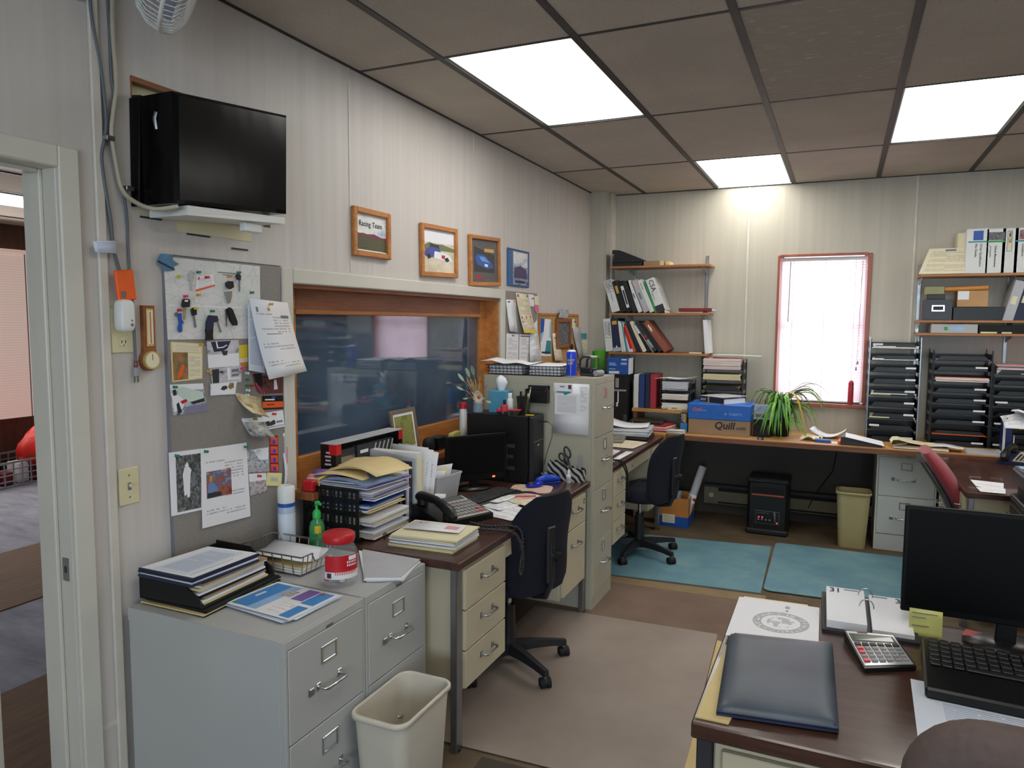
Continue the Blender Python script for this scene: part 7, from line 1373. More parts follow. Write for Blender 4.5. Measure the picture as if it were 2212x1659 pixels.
# spider plant
px_, py_ = 1.635, 6.03; r = thing('spider_plant', 'bushy green spider plant in a dark pot on the back counter by the window', 'plant', (px_, py_, KZ)); b = MB(); b.lathe([(.0, 0), (.07, 0), (.09, .22), (.095, .24), (.085, .24), (.08, .22), (.0, .22)], 'matte_black', 22, caps=False); ob('pot', b, r)
mat('leaf_green', (112, 172, 62), .45, var=.2, scale=20); mat('leaf_dark', (70, 130, 52), .45, var=.2, scale=20); mat('leaf_yellow', (206, 180, 70), .5, var=.2); R2 = random.Random(3)
def blade(b, a, L, up, droop, w_, m, z0=.14):
    P = []; d = V((cos(a), sin(a), 0)); n = 9
    for i in range(n+1): t = i/n; P.append(V((0, 0, z0))+d*(L*(t**.9))+V((0, 0, up*sin(min(1, t*1.3)*pi/2)-droop*t*t)))
    vs = []; s = V((-sin(a), cos(a), 0))
    for i, p in enumerate(P):
        t = i/n; ww = w_*sin(pi*min(1, .12+t*.86))**.8*(1 if i < n else .1); vs += [p-s*ww, p+V((0, 0, -ww*.6)), p+s*ww]
    b.add([tuple(v) for v in vs], [(3*i+j, 3*i+j+1, 3*i+j+4, 3*i+j+3) for i in range(n) for j in range(2)], m, True)
for k in range(99):
    a = R2.uniform(0, 2*pi); L = R2.uniform(.14, .33)*(1-.4*max(0, sin(a))); up = R2.uniform(.04, .24); dr = up+R2.uniform(-.02, .27); dr = min(dr, up+.125)
    if k % 8 == 0: a = R2.uniform(-.5, .3); L = R2.uniform(.28, .38); up = R2.uniform(.18, .26); dr = R2.uniform(.12, .24)
    if 5.995 < py_+L*sin(a) and L*sin(a) > .3: L = .25
    z0 = .235
    if k % 3 == 1: z0 = .11; L *= .9; dr = min(dr, up+.10)
    else: dr = min(dr*1.35, up+.22)
    b = MB(); blade(b, a, L, up*1.1, dr, R2.uniform(.007, .012), 'leaf_yellow' if k in (5, 23, 60) else 'leaf_dark' if k % 3 == 0 else 'leaf_green', z0); ob('leaf', b, r)
# papers on the counter, right part
def cq(z, *p): return [tuple(at(x, y, z=z)) for x, y in p]
sheet1('paper_sheet', 'curled white sheet in front of the window, right of the plant', None, KZ+.012, 'white_paper', world=[(1.85, 6.02), (2.10, 6.0), (2.12, 6.2), (1.88, 6.22)], bulge=lambda u, v: .055*(2*u-1)**2, nu=10, nv=2)
sheet1('paper_sheet', 'cream crumpled sheet beside the plant on the counter', None, KZ+.003, 'cream_paper', world=[(1.79, 5.84), (1.92, 5.83), (1.96, 6.0), (1.84, 6.03)], bulge=lambda u, v: .03*sin(3*u+5*v)**2, nu=6, nv=6)
b = MB(); b.box((0, 0, 0), (.11, .07, .02), 'blue', .002); solo('blue_booklet', b, 'small blue booklet on the counter by the plant', 'booklet', (1.90, 5.80, KZ))
sheet1('flyer', 'white printed flyer right of the blue booklet', None, KZ+.0008, 'page', world=[(2.015, 5.79), (2.06, 5.79), (2.07, 5.87), (2.02, 5.88)])
r = thing('ring_binder', 'open black and orange binder with a white page, near the counter edge', 'binder', (2.075, 5.755, KZ), radians(-4)); b = MB(); b.prism([(0, 0), (.27, .0), (.265, .012), (.02, .06), (.0, .055)], 0, .19, 'charcoal'); b.v = [(x_, z_, y_) for x_, y_, z_ in b.v]; b.f = [f[::-1] for f in b.f]; b.box((-.02, .004, 0), (-.0005, .18, .025), 'orange', .002); ob('binder_cover', b, r)
b = MB(); qs(b, [V(p) for p in ((.03, -.008, .0605), (.285, -.008, .0145), (.265, .19, .0195), (.02, .19, .0655))], 'white_paper', .002); ob('page', b, r)
b = MB(); c = [V(p) for p in ((0, 0, 0), (.34, -.01, 0), (.35, .17, 0), (0.01, .19, 0))]; stack(b, c, 0, .025, 4, ['cardboard', 'white_paper', 'cream_paper'], 3); solo('note_pad', b, 'thick note pad lying at the counter edge before the trays', 'pad', (2.42, 5.75, KZ))
b = MB(); P = [(.30, .030), (.2, .031), (.09, .045), (.03, .062), (-.005, .058), (-.02, .035), (-.005, .02), (.02, .026), (.08, .036)]; t_ = .0015
for i in range(len(P)-1):
    (xa, za), (xb, zb) = P[i], P[i+1]; b.add([(xa, 0, za), (xb, 0, zb), (xb, .18, zb), (xa, .18, za), (xa, 0, za+t_), (xb, 0, zb+t_), (xb, .18, zb+t_), (xa, .18, za+t_)], [(0, 1, 2, 3), (7, 6, 5, 4), (0, 4, 5, 1), (3, 2, 6, 7)], 'cream_paper')
solo('curled_page', b, 'cream page curled back over the thick note pad', 'paper', (2.42, 5.75, KZ+.002))
sheet1('paper_sheet', 'white sheet trailing off the right of the thick note pad', None, KZ+.028, 'page', world=[(2.64, 5.75), (2.84, 5.735), (2.86, 5.86), (2.66, 5.92)], bulge=lambda u, v: .02*(1-u)*sin(3*u), nu=5, nv=2)
sheet1('desk_blotter', 'flat grey sheet on the counter before the right letter trays', None, KZ+.0008, 'grey_paper', world=[(2.86, 5.74), (3.16, 5.74), (3.18, 6.0), (2.88, 6.0)], cat='blotter')
# window sill things
r = thing('spray_canister', 'red rounded canister standing on the window sill', 'canister', (2.135, Y1-.012, BZ0+.0005)); b = MB(); b.lathe([(.018, 0), (.0215, .004), (.0215, .13), (.02, .15)], photo('canister', [(150, 40, 60), (190, 60, 70), (150, 110, 60)], 4, 9), 20); ob('can_body', b, r); b = MB(); b.lathe([(.0205, .151), (.0205, .17), (.014, .188), (.001, .193)], mat('crimson', (190, 36, 70), .35), 20, caps=False); ob('cap', b, r)
b = MB(); b.ell((0, 0, .008), (.03, .025, .016), 'white_plastic', n=12, k=6); b.box((.008, -.008, 0), (.02, .008, .012), 'ink', .002); solo('eraser', b, 'small white and black lump at the right end of the window sill', 'eraser', (2.215, Y1-.02, BZ0+.0005))
# tray towers
g = 'tall letter tray towers on the back counter'
trays('tall letter tray tower right beside the window', 2.25, 2.585, KZ+.0006, 1.545, 9, 6.07, .29, 0, [(8, ['white_paper', 'cream_paper'], .016, 'white papers in the top tray beside the window', .005), (7, ['white_paper'], .012, 'papers in the second tray from the top beside the window', .004), (4, ['pale_yellow', 'white_paper'], .012, 'yellowish papers in the middle tray beside the window', .003), (2, ['cream_paper'], .008, 'thin papers in a low tray beside the window', .004)], {8: 0, 6: 1, 5: 1, 4: 1, 3: 1, 2: 1, 1: 0, 0: 1}, g, side='steel')
trays('middle black letter tray tower under the right shelves', 2.665, 3.03, KZ+.0006, 1.46, 9, 6.06, .29, 0, [(6, ['white_paper', 'cream_paper', 'pale_red'], .03, 'thick white and pink papers in the middle black tower', .01), (8, ['lavender'], .006, 'single pale sheet in the top tray of the middle black tower', .0), (1, ['orange'], .005, 'orange sheet in a low tray of the middle black tower', .006)], {7: 1, 5: 1, 4: 1, 3: 1, 2: 1, 0: 1}, g)
trays('rightmost black letter tray tower, behind the white wire rack', 3.04, 3.405, KZ+.0006, 1.37, 8, 6.06, .29, 0, [(7, ['white_paper', 'charcoal', 'white_paper', 'pale_red'], .06, 'mixed papers on top of the rightmost black tower', .0)], {4: 0, 2: 0, 0: 0}, g)
# ---------------------------------------------------------------- right shelves
Q1, Q2, Q3 = 2.004, 1.672, 1.578
rack('brown shelves with white binders at the right of the back wall', 2.555, 4.6, (Q1, Q2, Q3), (2.575, 3.15, 4.2))
b = MB(); c = [V(p) for p in ((0, 0, 0), (.31, 0, 0), (.34, .1, .19), (.07, .1, .19))]; qs(b, c, 'page_cream', .004); qp(b, c, R4(.4, .88, .65, .95), 'soft_ink', .0048); solo('certificate', b, 'cream printed certificate leaning at the left end of the top right shelf', 'certificate', (2.545, SY+.004, Q1+.001))
b = MB(); b.box((0, 0, 0), (.12, .14, .30), 'cream_paper', .002); solo('white_carton', b, 'cream carton behind the first white binder on the top right shelf', 'box', (at(2068, 540, Y=SY+.1).x, SY+.105, Q1+.0006))
g = 'white binders on the top right shelf'
for x_, t_, h_, pr_, tx, l in ((2084, .135, .315, [('blue', R4(.3, .74, .75, .95)), ('teal', R4(.08, .69, .92, .72))], [('Driver Qualification', .02, 'ink', .62, .66), ('File Checks', .02, 'ink', .4, .66)], 'white binder with a blue picture on its spine, first on the top right shelf'),
                           (2127, .115, .31, [('ph_bwd', R4(.1, .74, .94, .92)), ('green', R4(.05, .69, .95, .73))], [('Vehicle Maintenance', .018, 'ink', .45, .62), ('and Inspections', .013, 'soft_ink', .2, .62)], 'white binder with a dark green picture on its spine'),
                           (2161, .095, .31, [('soft_ink', R4(.3, .48, .62, .94)), ('cream_paper', R4(.33, .49, .59, .93))], [('FMCSR', .026, 'ink', .38, .92)], 'cream binder with a boxed vertical title on the top right shelf'),
                           (2188, .125, .31, [('ph_room', R4(.2, .74, .75, .95)), ('teal', R4(.05, .69, .98, .72))], [('Hazardous Materials', .018, 'ink', .6, .64), ('Compliance', .018, 'ink', .35, .64)], 'white binder with an orange picture on its spine, at the right edge')):
    leaner(l, 0, Q1, t_, 0, h_, .23, 'white_plastic', pr_, group=g, txt=tx, x=at(x_, 588, Y=SY+.004).x)
lying('index_box', 'dark index box with a chrome label holder, left end of the second right shelf', 'box', (1997, 2056, 688), Q2, .15, .2, mat('slate', (52, 54, 66), .4), [('chrome', R4(.25, .42, .72, .72)), ('ink', R4(.3, .48, .67, .66))], dy=.002)
lying('small_box', 'small black box on the dark index box', 'box', (2005, 2042, 650), Q2+.151, .035, .12, 'charcoal', dy=.01)
lying('small_box', 'small olive printed box on top of the small black box', 'box', (2000, 2040, 630), Q2+.187, .055, .12, mat('olive_card', (150, 148, 110), .6), dy=.012)
lying('long_box', 'long low black box on the second right shelf', 'box', (2058, 2170, 688), Q2, .095, .2, 'black_plastic', dy=.03)
lying('small_carton', 'tan carton with a white label on the long black box', 'box', (2067, 2134, 658), Q2+.096, .115, .14, mat('tan_carton', (190, 150, 104), .7), [('white_paper', R4(.02, .45, .38, .98))], dy=.034)
a, e = at(2040, 628, Y=SY+.05), at(2134, 626, Y=SY+.05); b = MB(); b.tube([(a.x, a.y, Q2+.222), (e.x, e.y, Q2+.232)], .017, mat('kraft_orange', (206, 138, 60), .6), 12); solo('paper_tube', b, 'orange kraft paper roll lying over the tan carton', 'tube')
leaner('pale grey binder leaning right on the second right shelf', 0, Q2, .062, -13, .29, .2, 'grey_paper', [('cream_paper', R4(.2, .42, .7, .62))], x=at(2166, 688, Y=SY).x)
leaner('navy binder leaning right at the edge of the second right shelf', 0, Q2, .07, -13, .29, .2, 'navy', [('cream_paper', R4(.2, .45, .8, .62))], x=at(2187, 688, Y=SY).x+.003)
lying('ring_binder', 'pale green-grey binder lying on the third right shelf', 'binder', (2011, 2112, 715), Q3, .065, .2, 'grey_metal', [('green', R4(.28, .3, .36, .7)), ('pale_blue', R4(.42, .3, .7, .7))])
lying('long_box', 'black box filling the third right shelf', 'box', (2115, 2260, 715), Q3, .06, .2, 'matte_black')
lying('card_strip', 'yellowish card strip on the front edge of the third right shelf', 'card', (2118, 2154, 719), Q3, .012, .006, 'pale_yellow', dy=.001)
lying('card_strip', 'short pale card right of the yellowish card strip', 'card', (2164, 2186, 719), Q3, .011, .006, 'cream_paper', dy=.001)
# ---------------------------------------------------------------- desk at the right edge
RT = .7505
phone('cream-faced desk telephone with a navy handset at the far corner of the right desk', (3.20, 5.64, RT), radians(-113), 'charcoal', 'navy', 1.15)
cable('black telephone cord lying along the far edge of the right desk', [(2130, 985, 3.02), (2080, 975, 2.86), (2045, 963, 2.79), (2030, 965, 2.76), (2022, 978, 2.74)], .006, 'matte_black')
for i, (px, l) in enumerate(((((2108, 1050), (2168, 1062), (2168, 1044), (2096, 1036)), 'white envelope on the right desk near its corner'), (((2118, 1062), (2172, 1067), (2172, 1056), (2108, 1052)), 'second white sheet at the near edge of the right desk'))):
    sheet1('envelope', l, px, RT+.001+.002*i, 'white_paper', [('soft_ink', R4(.1, .45, .9, .47))])
keyboard('dark keyboard on the right desk behind the printer', (3.05, 5.30, RT), radians(-75), .40, .14, 'charcoal', 'dark_plastic')
# printer on a small stand
r = thing('printer_stand', 'dark low stand carrying the printer at the right edge', 'stand', (2.86, 3.80, 0)); b = MB(); b.box((0, 0, .66), (.5, .6, .69), 'charcoal', .003); ob('stand_top', b, r)
for x in (.01, .455):
    for y in (.01, .555): b = MB(); b.box((x, y, 0), (x+.035, y+.035, .6595), 'charcoal'); ob('leg', b, r)
r = thing('printer', 'black office printer at the right edge, partly out of view', 'printer', (2.865, 3.86, .6905)); b = MB(); b.box((0, 0, 0), (.45, .5, .10), 'black_plastic', .006); b.box((.03, .02, .10), (.45, .5, .16), 'matte_black'); b.box((0, 0, .16), (.45, .5, .235), 'charcoal', .01); ob('printer_body', b, r)
b = MB(); b.box((.01, .01, .2352), (.44, .49, .243), mat('lid_grey', (92, 98, 104), .4), .003); ob('lid', b, r)
b = MB(); b.box((.02, .40, .2434), (.07, .47, .2442), 'pale_blue'); b.box((.08, .41, .2434), (.11, .45, .2442), 'leaf_blue'); ob('sticker', b, r)
b = MB(); b.box((.0, -.003, .03), (.3, -.0003, .034), 'steel'); b.box((-.0015, .02, .05), (-.0003, .48, .053), 'steel'); b.box((-.0015, .02, .08), (-.0003, .48, .083), 'steel'); ob('tray_line', b, r)
# white wire rack with papers
r = thing('document_rack', 'white metal upright rack with a blue binder and crumpled papers at the right edge', 'rack', (3.07, 5.79, KZ)); b = MB()
for x in (0, .06, .24): b.box((x, 0, 0), (x+.014 if x != .06 else x+.006, .014, .27 if x != .06 else .14), 'white_plastic', .003)
b.box((.001, .014, .0), (.25, .20, .006), 'white_plastic'); ob('rack_frame', b, r)
b = MB(); b.box((.0145, .02, .0065), (.055, .2, .25), mat('royal', (24, 40, 110), .4), .003); solo('ring_binder', b, 'royal blue binder standing in the white metal rack', 'binder', (3.07, 5.79, KZ))
for k, (m_, dx, dz, dr, l) in enumerate((('page', 0, .24, .1, 'crumpled printed sheet hanging over the white metal rack'), ('white_paper', .03, .275, -.3, 'white sheet on top of the white metal rack'), ('yellow', .12, .18, .2, 'yellow note poking out of the white metal rack'))):
    b = MB(); qs(b, [V(p) for p in ((0, 0, 0), (.2, -.02, .0), (.21, .16, .01), (.01, .17, .01))], m_, .001, lambda u, v: .04*sin(4*u+k)*sin(3*v+k)-.05*(1-v)**2*(k == 0), 6, 6); solo('crumpled_paper', b, l, 'paper', (3.07+dx, 5.74+.02*k, KZ+dz), dr)
# red chair in side view
def red_chair():
    r = thing('office_chair', 'red upholstered chair with a dark shell facing the right desk', 'chair', (2.83, 4.92, 0)); mat('red_fabric', (150, 54, 64), .9, var=.12, scale=70, bump=.3, Sheen_Weight=.3); mat('shell', (60, 64, 66), .4)
    b = MB(); f = []; s = []
    for i in range(10):
        t = i/9; z = .50+.40*t; x = -.10-.16*t-.07*t*t; hw = .21*(1-.25*abs(2*t-1)**3); th = .055*(1-.55*abs(2*t-1)**3); 
        f.append([(x+th*cos(a)+(.03), hw*(abs(sin(a))**.7)*(1 if sin(a) > 0 else -1), z+.012*cos(a)) for a in [2*pi*j/18 for j in range(18)]])
        s.append([(-.10-.16*t*.86-.07*(t*.86)**2-.018+.02*cos(a)-.012, (hw+.004)*(abs(sin(a))**.7)*(1 if sin(a) > 0 else -1), .50+.40*t*.86) for a in [2*pi*j/18 for j in range(18)]])
    b.loft(f, 'red_fabric'); ob('backrest', b, r); b = MB(); b.loft(s, 'shell'); ob('back_shell', b, r)
    b = MB(); b.loft([[(x_*q+.08, y_*q, z) for x_, y_ in rrect(.46, .47, .12, 5)] for z, q in ((.41, .86), (.42, .98), (.46, 1), (.485, .92), (.49, .6))], 'red_fabric'); ob('seat', b, r)
    b = MB(); b.tube([(0, 0, .40), (-.13, 0, .39), (-.19, 0, .45), (-.20, 0, .56)], .02, 'shell', 8); b.cyl((.05, 0, .09), (.05, 0, .405), .026, 'shell', 14); ob('column', b, r)
    for k in range(5):
        a = 2*pi*k/5+.3; b = MB(); b.tube([(.05, 0, .095), (.05+.27*cos(a), .27*sin(a), .07)], [.024, .016], 'shell', 8); lg = ob('base_leg', b, r)
        b = MB(); x, y = .05+.28*cos(a), .28*sin(a); b.cyl((x-.02, y, .0265), (x+.02, y, .0265), .0265, 'matte_black', 14); ob('caster', b, lg)
red_chair()
b = MB(); b.box((0, 0, .0), (.06, .05, .003), 'grey_paper'); b.box((0, 0, .003), (.003, .05, .03), 'grey_paper'); solo('card_holder', b, 'clear little card holder on the side of the right desk', 'holder', (2.73, 4.42, .60)) if False else None

b = MB(); b.tube([(0, 0, 0), (-.01, 0, -.12), (-.03, -.01, -.25), (-.10, -.03, -.36), (-.16, -.05, -.46), (-.20, -.06, -.56)], .004, 'matte_black', 6); solo('electric_cable', b, 'thin dark power cord hanging down the dark wall under the counter', 'cable', (2.06, Y1-.012, .70))
# ---------------------------------------------------------------- foreground desk things
b = MB(); m, t, bs = newmat('seal'); uv = nd(t, 'ShaderNodeTexCoord').outputs['UV']; bs.inputs['Roughness'].default_value = .6
mp = nd(t, 'ShaderNodeMapping', ins={'Vector': uv, 'Location': (-.57, -.47, 0)}).outputs[0]; sp = nd(t, 'ShaderNodeSeparateXYZ', ins={0: mp}); rr = mth(t, 'SQRT', mth(t, 'ADD', mth(t, 'POWER', mth(t, 'MULTIPLY', sp.outputs[0], 1.0), 2.), mth(t, 'POWER', mth(t, 'MULTIPLY', sp.outputs[1], 1.25), 2.)))
an = mth(t, 'ARCTAN2', sp.outputs[1], sp.outputs[0]); ring = mth(t, 'MULTIPLY', mth(t, 'GREATER_THAN', rr, .225), mth(t, 'LESS_THAN', rr, .325)); core = mth(t, 'MULTIPLY', mth(t, 'LESS_THAN', rr, .16), mth(t, 'GREATER_THAN', noise(t, uv, 9, 2), .47))
let = mth(t, 'GREATER_THAN', noise(t, nd(t, 'ShaderNodeCombineXYZ', ins={0: mth(t, 'MULTIPLY', an, 9.), 1: mth(t, 'MULTIPLY', rr, 14.)}).outputs[0], 1., 1), .56); lm = mth(t, 'MULTIPLY', let, mth(t, 'MULTIPLY', mth(t, 'GREATER_THAN', rr, .245), mth(t, 'LESS_THAN', rr, .305)))
fac = mth(t, 'SUBTRACT', mth(t, 'MAXIMUM', ring, mth(t, 'MULTIPLY', core, .8)), mth(t, 'MULTIPLY', lm, .75)); t.links.new(mixc(t, mth(t, 'MULTIPLY', fac, .75), rgb((238, 238, 244)), rgb((150, 152, 160))), bs.inputs['Base Color']); MATS['seal'] = m
pp = sheet1('letterhead_sheet', 'white sheet with a large round grey seal, far end of the foreground desk', ((1567, 1372), (1768, 1398), (1770, 1313), (1597, 1289)), RT+.014, 'seal', [('charcoal', [(.62+.028*cos(a), .87+.04*sin(a)) for a in [2*pi*i/14 for i in range(14)]]), ('white_paper', [(.62+.02*cos(a), .87+.028*sin(a)) for a in [2*pi*i/14 for i in range(14)]]), ('charcoal', [(.62+.01*cos(a), .87+.014*sin(a)) for a in [2*pi*i/10 for i in range(10)]]), ('soft_ink', [(.62+.02*cos(a), .77+.018*sin(a)) for a in [2*pi*i/10 for i in range(10)]])])
pile('papers_pile', 'thin papers under the seal sheet on the foreground desk', 'papers', None, RT, RT+.013, 4, ['white_paper', 'cream_paper'], 71, world=[(1.80, 2.10), (2.0, 2.12), (1.99, 2.40), (1.795, 2.39)], jit=.003, rot=.01)
pile('desk_pad', 'worn yellow desk pad under the navy leather folder', 'pad', ((1500, 1557), (1555, 1566), (1620, 1388), (1569, 1378)), RT, RT+.0035, 1, ['plywood'], world=[(1.786, 1.597), (1.86, 1.60), (1.90, 2.085), (1.788, 2.085)])
r = thing('leather_folder', 'navy padded leather folder on the foreground desk', 'folder', (0, 0, 0)); c = Z(RT+.004, (1547, 1545), (1812, 1584), (1798, 1397), (1574, 1373)); ce = sum(c, V())/4; r.location = (ce.x, ce.y, RT+.004)
m, t, bs = newmat('leather'); n1 = noise(t, coords(t), 5, 3); t.links.new(ramp(t, n1, [(.35, rgb((60, 70, 82))), (.65, rgb((72, 84, 98)))]), bs.inputs['Base Color']); bs.inputs['Roughness'].default_value = .42; bn = nd(t, 'ShaderNodeBump', ins={'Strength': .25, 'Distance': .001, 'Height': noise(t, coords(t), 300, 2)}); t.links.new(bn.outputs[0], bs.inputs['Normal']); MATS['leather'] = m
cc = [p-V((ce.x, ce.y, RT+.004)) for p in c]; edge = lambda u, v: .012*(1-max(abs(2*u-1)**9, abs(2*v-1)**9))
b = MB(); qs(b, cc, 'navy', .006); ob('back_cover', b, r); b = MB(); qs(b, [p+V((0, 0, .0075)) for p in cc], 'leather', .003, edge, 16, 16, 'navy'); ob('front_cover', b, r)
b = MB(); qs(b, [p+V((0, 0, .0062)) for p in (bil(cc, .03, .02), bil(cc, .97, .02), bil(cc, .98, 1.02), bil(cc, .02, 1.03))], 'manila', .001); ob('inner_edge', b, r)
# desk calendar
r = thing('desk_calendar', 'black-based flip desk calendar open at day 31', 'calendar', (2.035, 2.235, RT), radians(2)); W, D = .25, .20; SL = .11
b = MB(); b.add([(0, 0, 0), (W, 0, 0), (W, D, 0), (0, D, 0), (0, 0, .008), (W, 0, .008), (W, D, .05), (0, D, .05)], [(3, 2, 1, 0), (4, 5, 6, 7), (0, 1, 5, 4), (1, 2, 6, 5), (2, 3, 7, 6), (3, 0, 4, 7)], 'charcoal'); ob('calendar_base', b, r)
zc = lambda y: .008+.042*y/D
for k, (x0, x1, th) in enumerate(((.012, .118, .022), (.132, .238, .012))):
    y0, y1 = .012, D-.006; b = MB(); c8 = [(x, y, zc(y)+.0005+dz) for dz in (0, th) for x, y in ((x0, y0), (x1, y0), (x1, y1), (x0, y1))]; b.add(c8, [(3, 2, 1, 0), (4, 5, 6, 7), (0, 1, 5, 4), (1, 2, 6, 5), (2, 3, 7, 6), (3, 0, 4, 7)], 'white_paper'); pg = ob('page_block', b, r)
    b = MB(); ux, uy = V((1, 0, 0)), V((0, 1, .21)).normalized(); zz = zc(y1)+th+.0008; b.text('31', .034, 'ink', (x0+.008 if k == 0 else x1-.036, y1-.028, zz-.0059), ux, uy, .0002, .0006)
    b.add([(x0+.05-.04*k, y1-.012, zz-.0025), (x0+.09-.04*k, y1-.012, zz-.0025), (x0+.09-.04*k, y1-.006, zz-.0012), (x0+.05-.04*k, y1-.006, zz-.0012)], [(0, 1, 2, 3)], 'soft_ink'); ob('date_print', b, pg)
for x in (.10, .135) and (.0,): pass
b = MB()
for y in (.165, .105): b.tube([(.105+.02*1-.02*cos(a)-.004, y, zc(y)+.020+.026*sin(a)) for a in [pi*i/10 for i in range(11)]], .0018, 'chrome', 6)
ob('ring', b, r)
# calculator
r = thing('calculator', 'silver calculator with a green display on the foreground desk', 'calculator', (0, 0, 0)); c = Z(RT+.012, (1868, 1444), (1980, 1440), (1930, 1385), (1822, 1374)); o = c[0].copy(); r.location = (o.x, o.y, RT); cc = [p-V((o.x, o.y, RT+.012)) for p in c]
lft = lambda v: .012+.018*v
def cq3(u0, v0, u1, v1, dz=0): return [bil(cc, u, v)+V((0, 0, lft(v)+dz)) for u, v in R4(u0, v0, u1, v1)]
b = MB(); top = cq3(0, 0, 1, 1); bot = [V((p.x*.97+.001, p.y*.97+.001, .0)) for p in top]; b.loft([bot, top], 'black_plastic', True, False); ob('calculator_body', b, r)
b = MB(); qs(b, cq3(.03, .06, .97, .97, .0003), mat('silver', (196, 198, 200), .3, .4), .001); ob('faceplate', b, r)
b = MB(); qs(b, cq3(.06, .68, .93, .90, .0015), 'black_plastic', .001); qs(b, cq3(.12, .71, .88, .87, .0027), mat('lcd_green', (62, 76, 52), .15), .0005); qs(b, cq3(.25, .93, .45, .965, .0015), 'maroon', .0005); ob('display', b, r)
for i in range(5):
    for j in range(6):
        if i == 4 and j > 5: continue
        u0, v0 = .06+j*.15, .56-i*.105; b = MB(); qs(b, cq3(u0, v0, u0+.115, v0+.07, .0014), 'pin_red' if (j == 0 and i in (1, 2, 4)) else 'charcoal' if i == 0 else 'grey_plastic', .004); ob('key', b, r)
# monitor with yellow note
monitor('large black monitor on the foreground desk with a yellow note on its corner', (2.195, 2.32), (2.66, 2.322), .785, 1.095, RT, th=.06, bez=.012) if False else None
L0 = at(1945, 1318, Y=2.30); T0_ = at(1946, 1090, Y=2.30)
monitor('large black monitor on the foreground desk with a yellow note on its corner', (L0.x, 2.30), (L0.x+.52, 2.305), L0.z, T0_.z, RT+.001, bez=.01)
r = thing('sticky_note', 'yellow sticky note stuck to the lower left corner of the foreground monitor', 'note', at(1962, 1378, Y=2.296)); b = MB(); c = [at(x, y, Y=2.296) for x, y in ((1962, 1378), (2034, 1386), (2037, 1323), (1965, 1312))]; o = c[0].copy(); c = [p-o for p in c]; qs(b, c, mat('note_yellow', (226, 226, 140), .6), .0006, lambda u, v: .004*(1-v)**2, 1, 4)
for v0, u1 in ((.86, .85), (.72, .5), (.45, .6), (.1, .9)): qp(b, c, R4(.08, v0, u1, v0+.03), 'soft_ink', .0048)
ob('note_sheet', b, r)
r = keyboard('large black keyboard with a palm rest on the foreground desk', (2.275, 2.04, RT+.003), radians(-3.5), .50, .20, 'black_plastic', 'dark_plastic', palm=.115, z=.026, single=True)
sheet1('desk_calendar_pad', 'white desk pad sheet under the black keyboard', None, RT+.0006, 'page_blue', world=[(2.235, 1.64), (2.84, 1.60), (2.86, 1.98), (2.245, 2.02)], cat='pad')
b = MB(); b.box((0, 0, 0), (.11, .05, .012), 'pale_red', .002); b.box((0, .001, .0121), (.11, .049, .0125), 'red'); solo('red_notepad', b, 'small red-topped note pad behind the foreground monitor foot', 'pad', (2.40, 2.355, RT), -.3)
b = MB(); b.lathe([(.0, 0), (.035, 0), (.04, .1), (.037, .1), (.033, .004), (.0, .004)], 'cream_paper', 20, caps=False); solo('paper_cup', b, 'cream cup at the right edge behind the large keyboard', 'cup', (2.59, 2.235, RT))
# foreground chair
r = thing('office_chair', 'brown-grey padded chair back in the bottom right corner', 'chair', (2.42, 1.30, .012)); mat('taupe_fabric', (92, 78, 74), .95, var=.1, scale=60, bump=.3)
b = MB(); rings = []
for q, y in ((.80, -.045), (.93, -.04), (1, -.02), (1, .015), (.95, .035), (.85, .042)):
    rings.append([(x_*q, y+.0, .775+z_*q) for x_, z_ in rrect(.50, .46, .12, 7)])
b.loft(rings, 'taupe_fabric'); ob('backrest', b, r)
b = MB(); b.loft([[(x_*q, .24+y_*q, z) for x_, y_ in rrect(.48, .46, .1, 5)] for z, q in ((.42, .9), (.43, 1), (.47, 1), (.485, .9))], 'taupe_fabric'); ob('seat', b, r)
b = MB(); b.cyl((0, .2, .08), (0, .2, .419), .028, 'black_plastic', 14); b.tube([(0, .2, .40), (0, -.05, .40), (0, -.075, .5), (0, -.06, .66)], .018, 'black_plastic', 8); ob('column', b, r)
for k in range(5):
    a = 2*pi*k/5+.2; b = MB(); b.tube([(0, .2, .09), (.28*cos(a), .2+.28*sin(a), .065)], [.024, .016], 'black_plastic', 8); lg = ob('base_leg', b, r)
    b = MB(); x, y = .29*cos(a), .2+.29*sin(a); b.cyl((x-.02, y, .0265), (x+.02, y, .0265), .0265, 'matte_black', 14); ob('caster', b, lg)

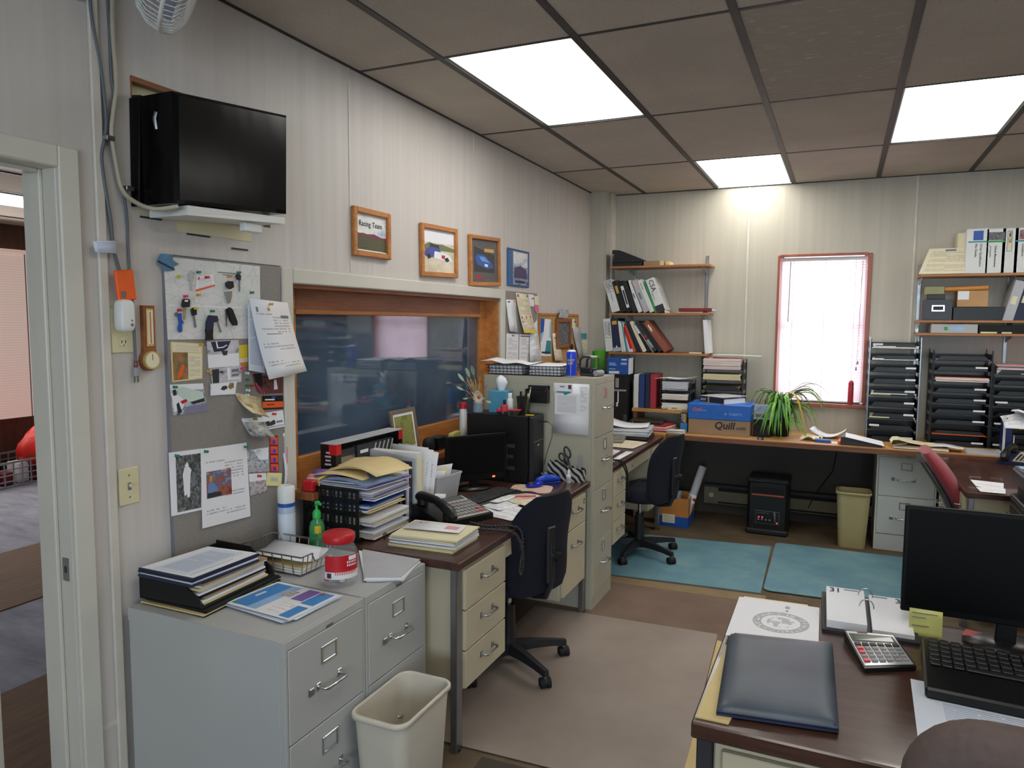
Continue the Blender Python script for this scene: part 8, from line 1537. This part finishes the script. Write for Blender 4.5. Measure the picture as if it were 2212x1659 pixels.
# ---------------------------------------------------------------- desk 2 things
sheet1('loose_paper', 'large white sheet at the near end of the desk beyond the tall cabinet', None, DT+.0012, 'page_few', world=[(.50, 4.50), (.76, 4.47), (.775, 4.88), (.45, 4.92)], bulge=lambda u, v: .003*sin(6*u), nu=4, nv=1)
sheet1('loose_paper', 'cream sheets lying beside the tan keyboard', None, DT+.003, 'page_cream', world=[(.48, 5.0), (.74, 4.98), (.77, 5.30), (.52, 5.34)])
b = MB(); b.prism(rquad([(-.1, -.1), (.1, -.1), (.1, .1), (-.1, .1)], .06), 0, .004, mat('purple', (84, 60, 160), .5)); solo('mouse_pad', b, 'purple mouse pad on the desk beyond the tall cabinet', 'mouse pad', (.44, 5.12, DT+.008))
b = MB(); b.ell((0, 0, .015), (.06, .1, .034), 'black_plastic', .8, 1, 14, 8); b.ell((0, .0, .03), (.02, .03, .01), 'chrome', n=8, k=5); solo('computer_mouse', b, 'black and silver mouse on the purple mouse pad', 'mouse', (.475, 5.09, DT+.0122))
keyboard('tan-grey keyboard on the desk beyond the tall cabinet', (.62, 5.16, DT+.006), radians(100), .38, .13, mat('putty', (140, 132, 118), .5), 'putty', z=.022)
pile('papers_pile', 'thick curled white papers at the far end of that desk', 'papers', None, DT+.03, DT+.085, 8, ['white_paper', 'grey_paper', 'page_blue'], 81, world=[(.44, 5.34), (.76, 5.38), (.72, 5.66), (.40, 5.66)], jit=.012, rot=.05)
b = MB(); b.box((0, 0, 0), (.3, .25, .027), 'charcoal', .004); solo('document_tray', b, 'low dark tray under the curled white papers', 'tray', (.44, 5.38, DT+.0006))
sheet1('paper_sheet', 'curled white sheet lifting off the thick white papers', None, DT+.088, 'white_paper', world=[(.42, 5.33), (.74, 5.40), (.70, 5.66), (.38, 5.64)], bulge=lambda u, v: .05*(u-.45)**2+.035*(1-u)**3, nu=8, nv=2)
r = thing('telephone', 'dark telephone partly hidden behind the tall filing cabinet', 'telephone', (.33, 5.36, DT)); b = MB(); b.box((-.1, -.1, 0), (.08, .12, .05), 'matte_black', .01); ob('phone_base', b, r); b = MB(); b.tube([(-.06, -.08, .07), (-.06, 0, .085), (-.06, .1, .07)], .02, 'black_plastic', 10); ob('handset', b, r)
coil('black telephone cord hanging down in front of the far desk drawers', [(.55, 4.42, .765), (.70, 4.44, .765), (.80, 4.47, .76), (.83, 4.50, .70), (.835, 4.52, .60), (.835, 4.535, .52), (.832, 4.52, .60), (.825, 4.48, .70), (.79, 4.43, .766), (.66, 4.38, .764)], .005, 60, 'matte_black')
b = MB(); b.cyl((0, 0, 0), (0, 0, .13), .017, 'charcoal', 14); solo('dark_cylinder', b, 'slim dark cylinder standing at the back of the far desk', 'cylinder', (.47, 5.70+.03, KZ))
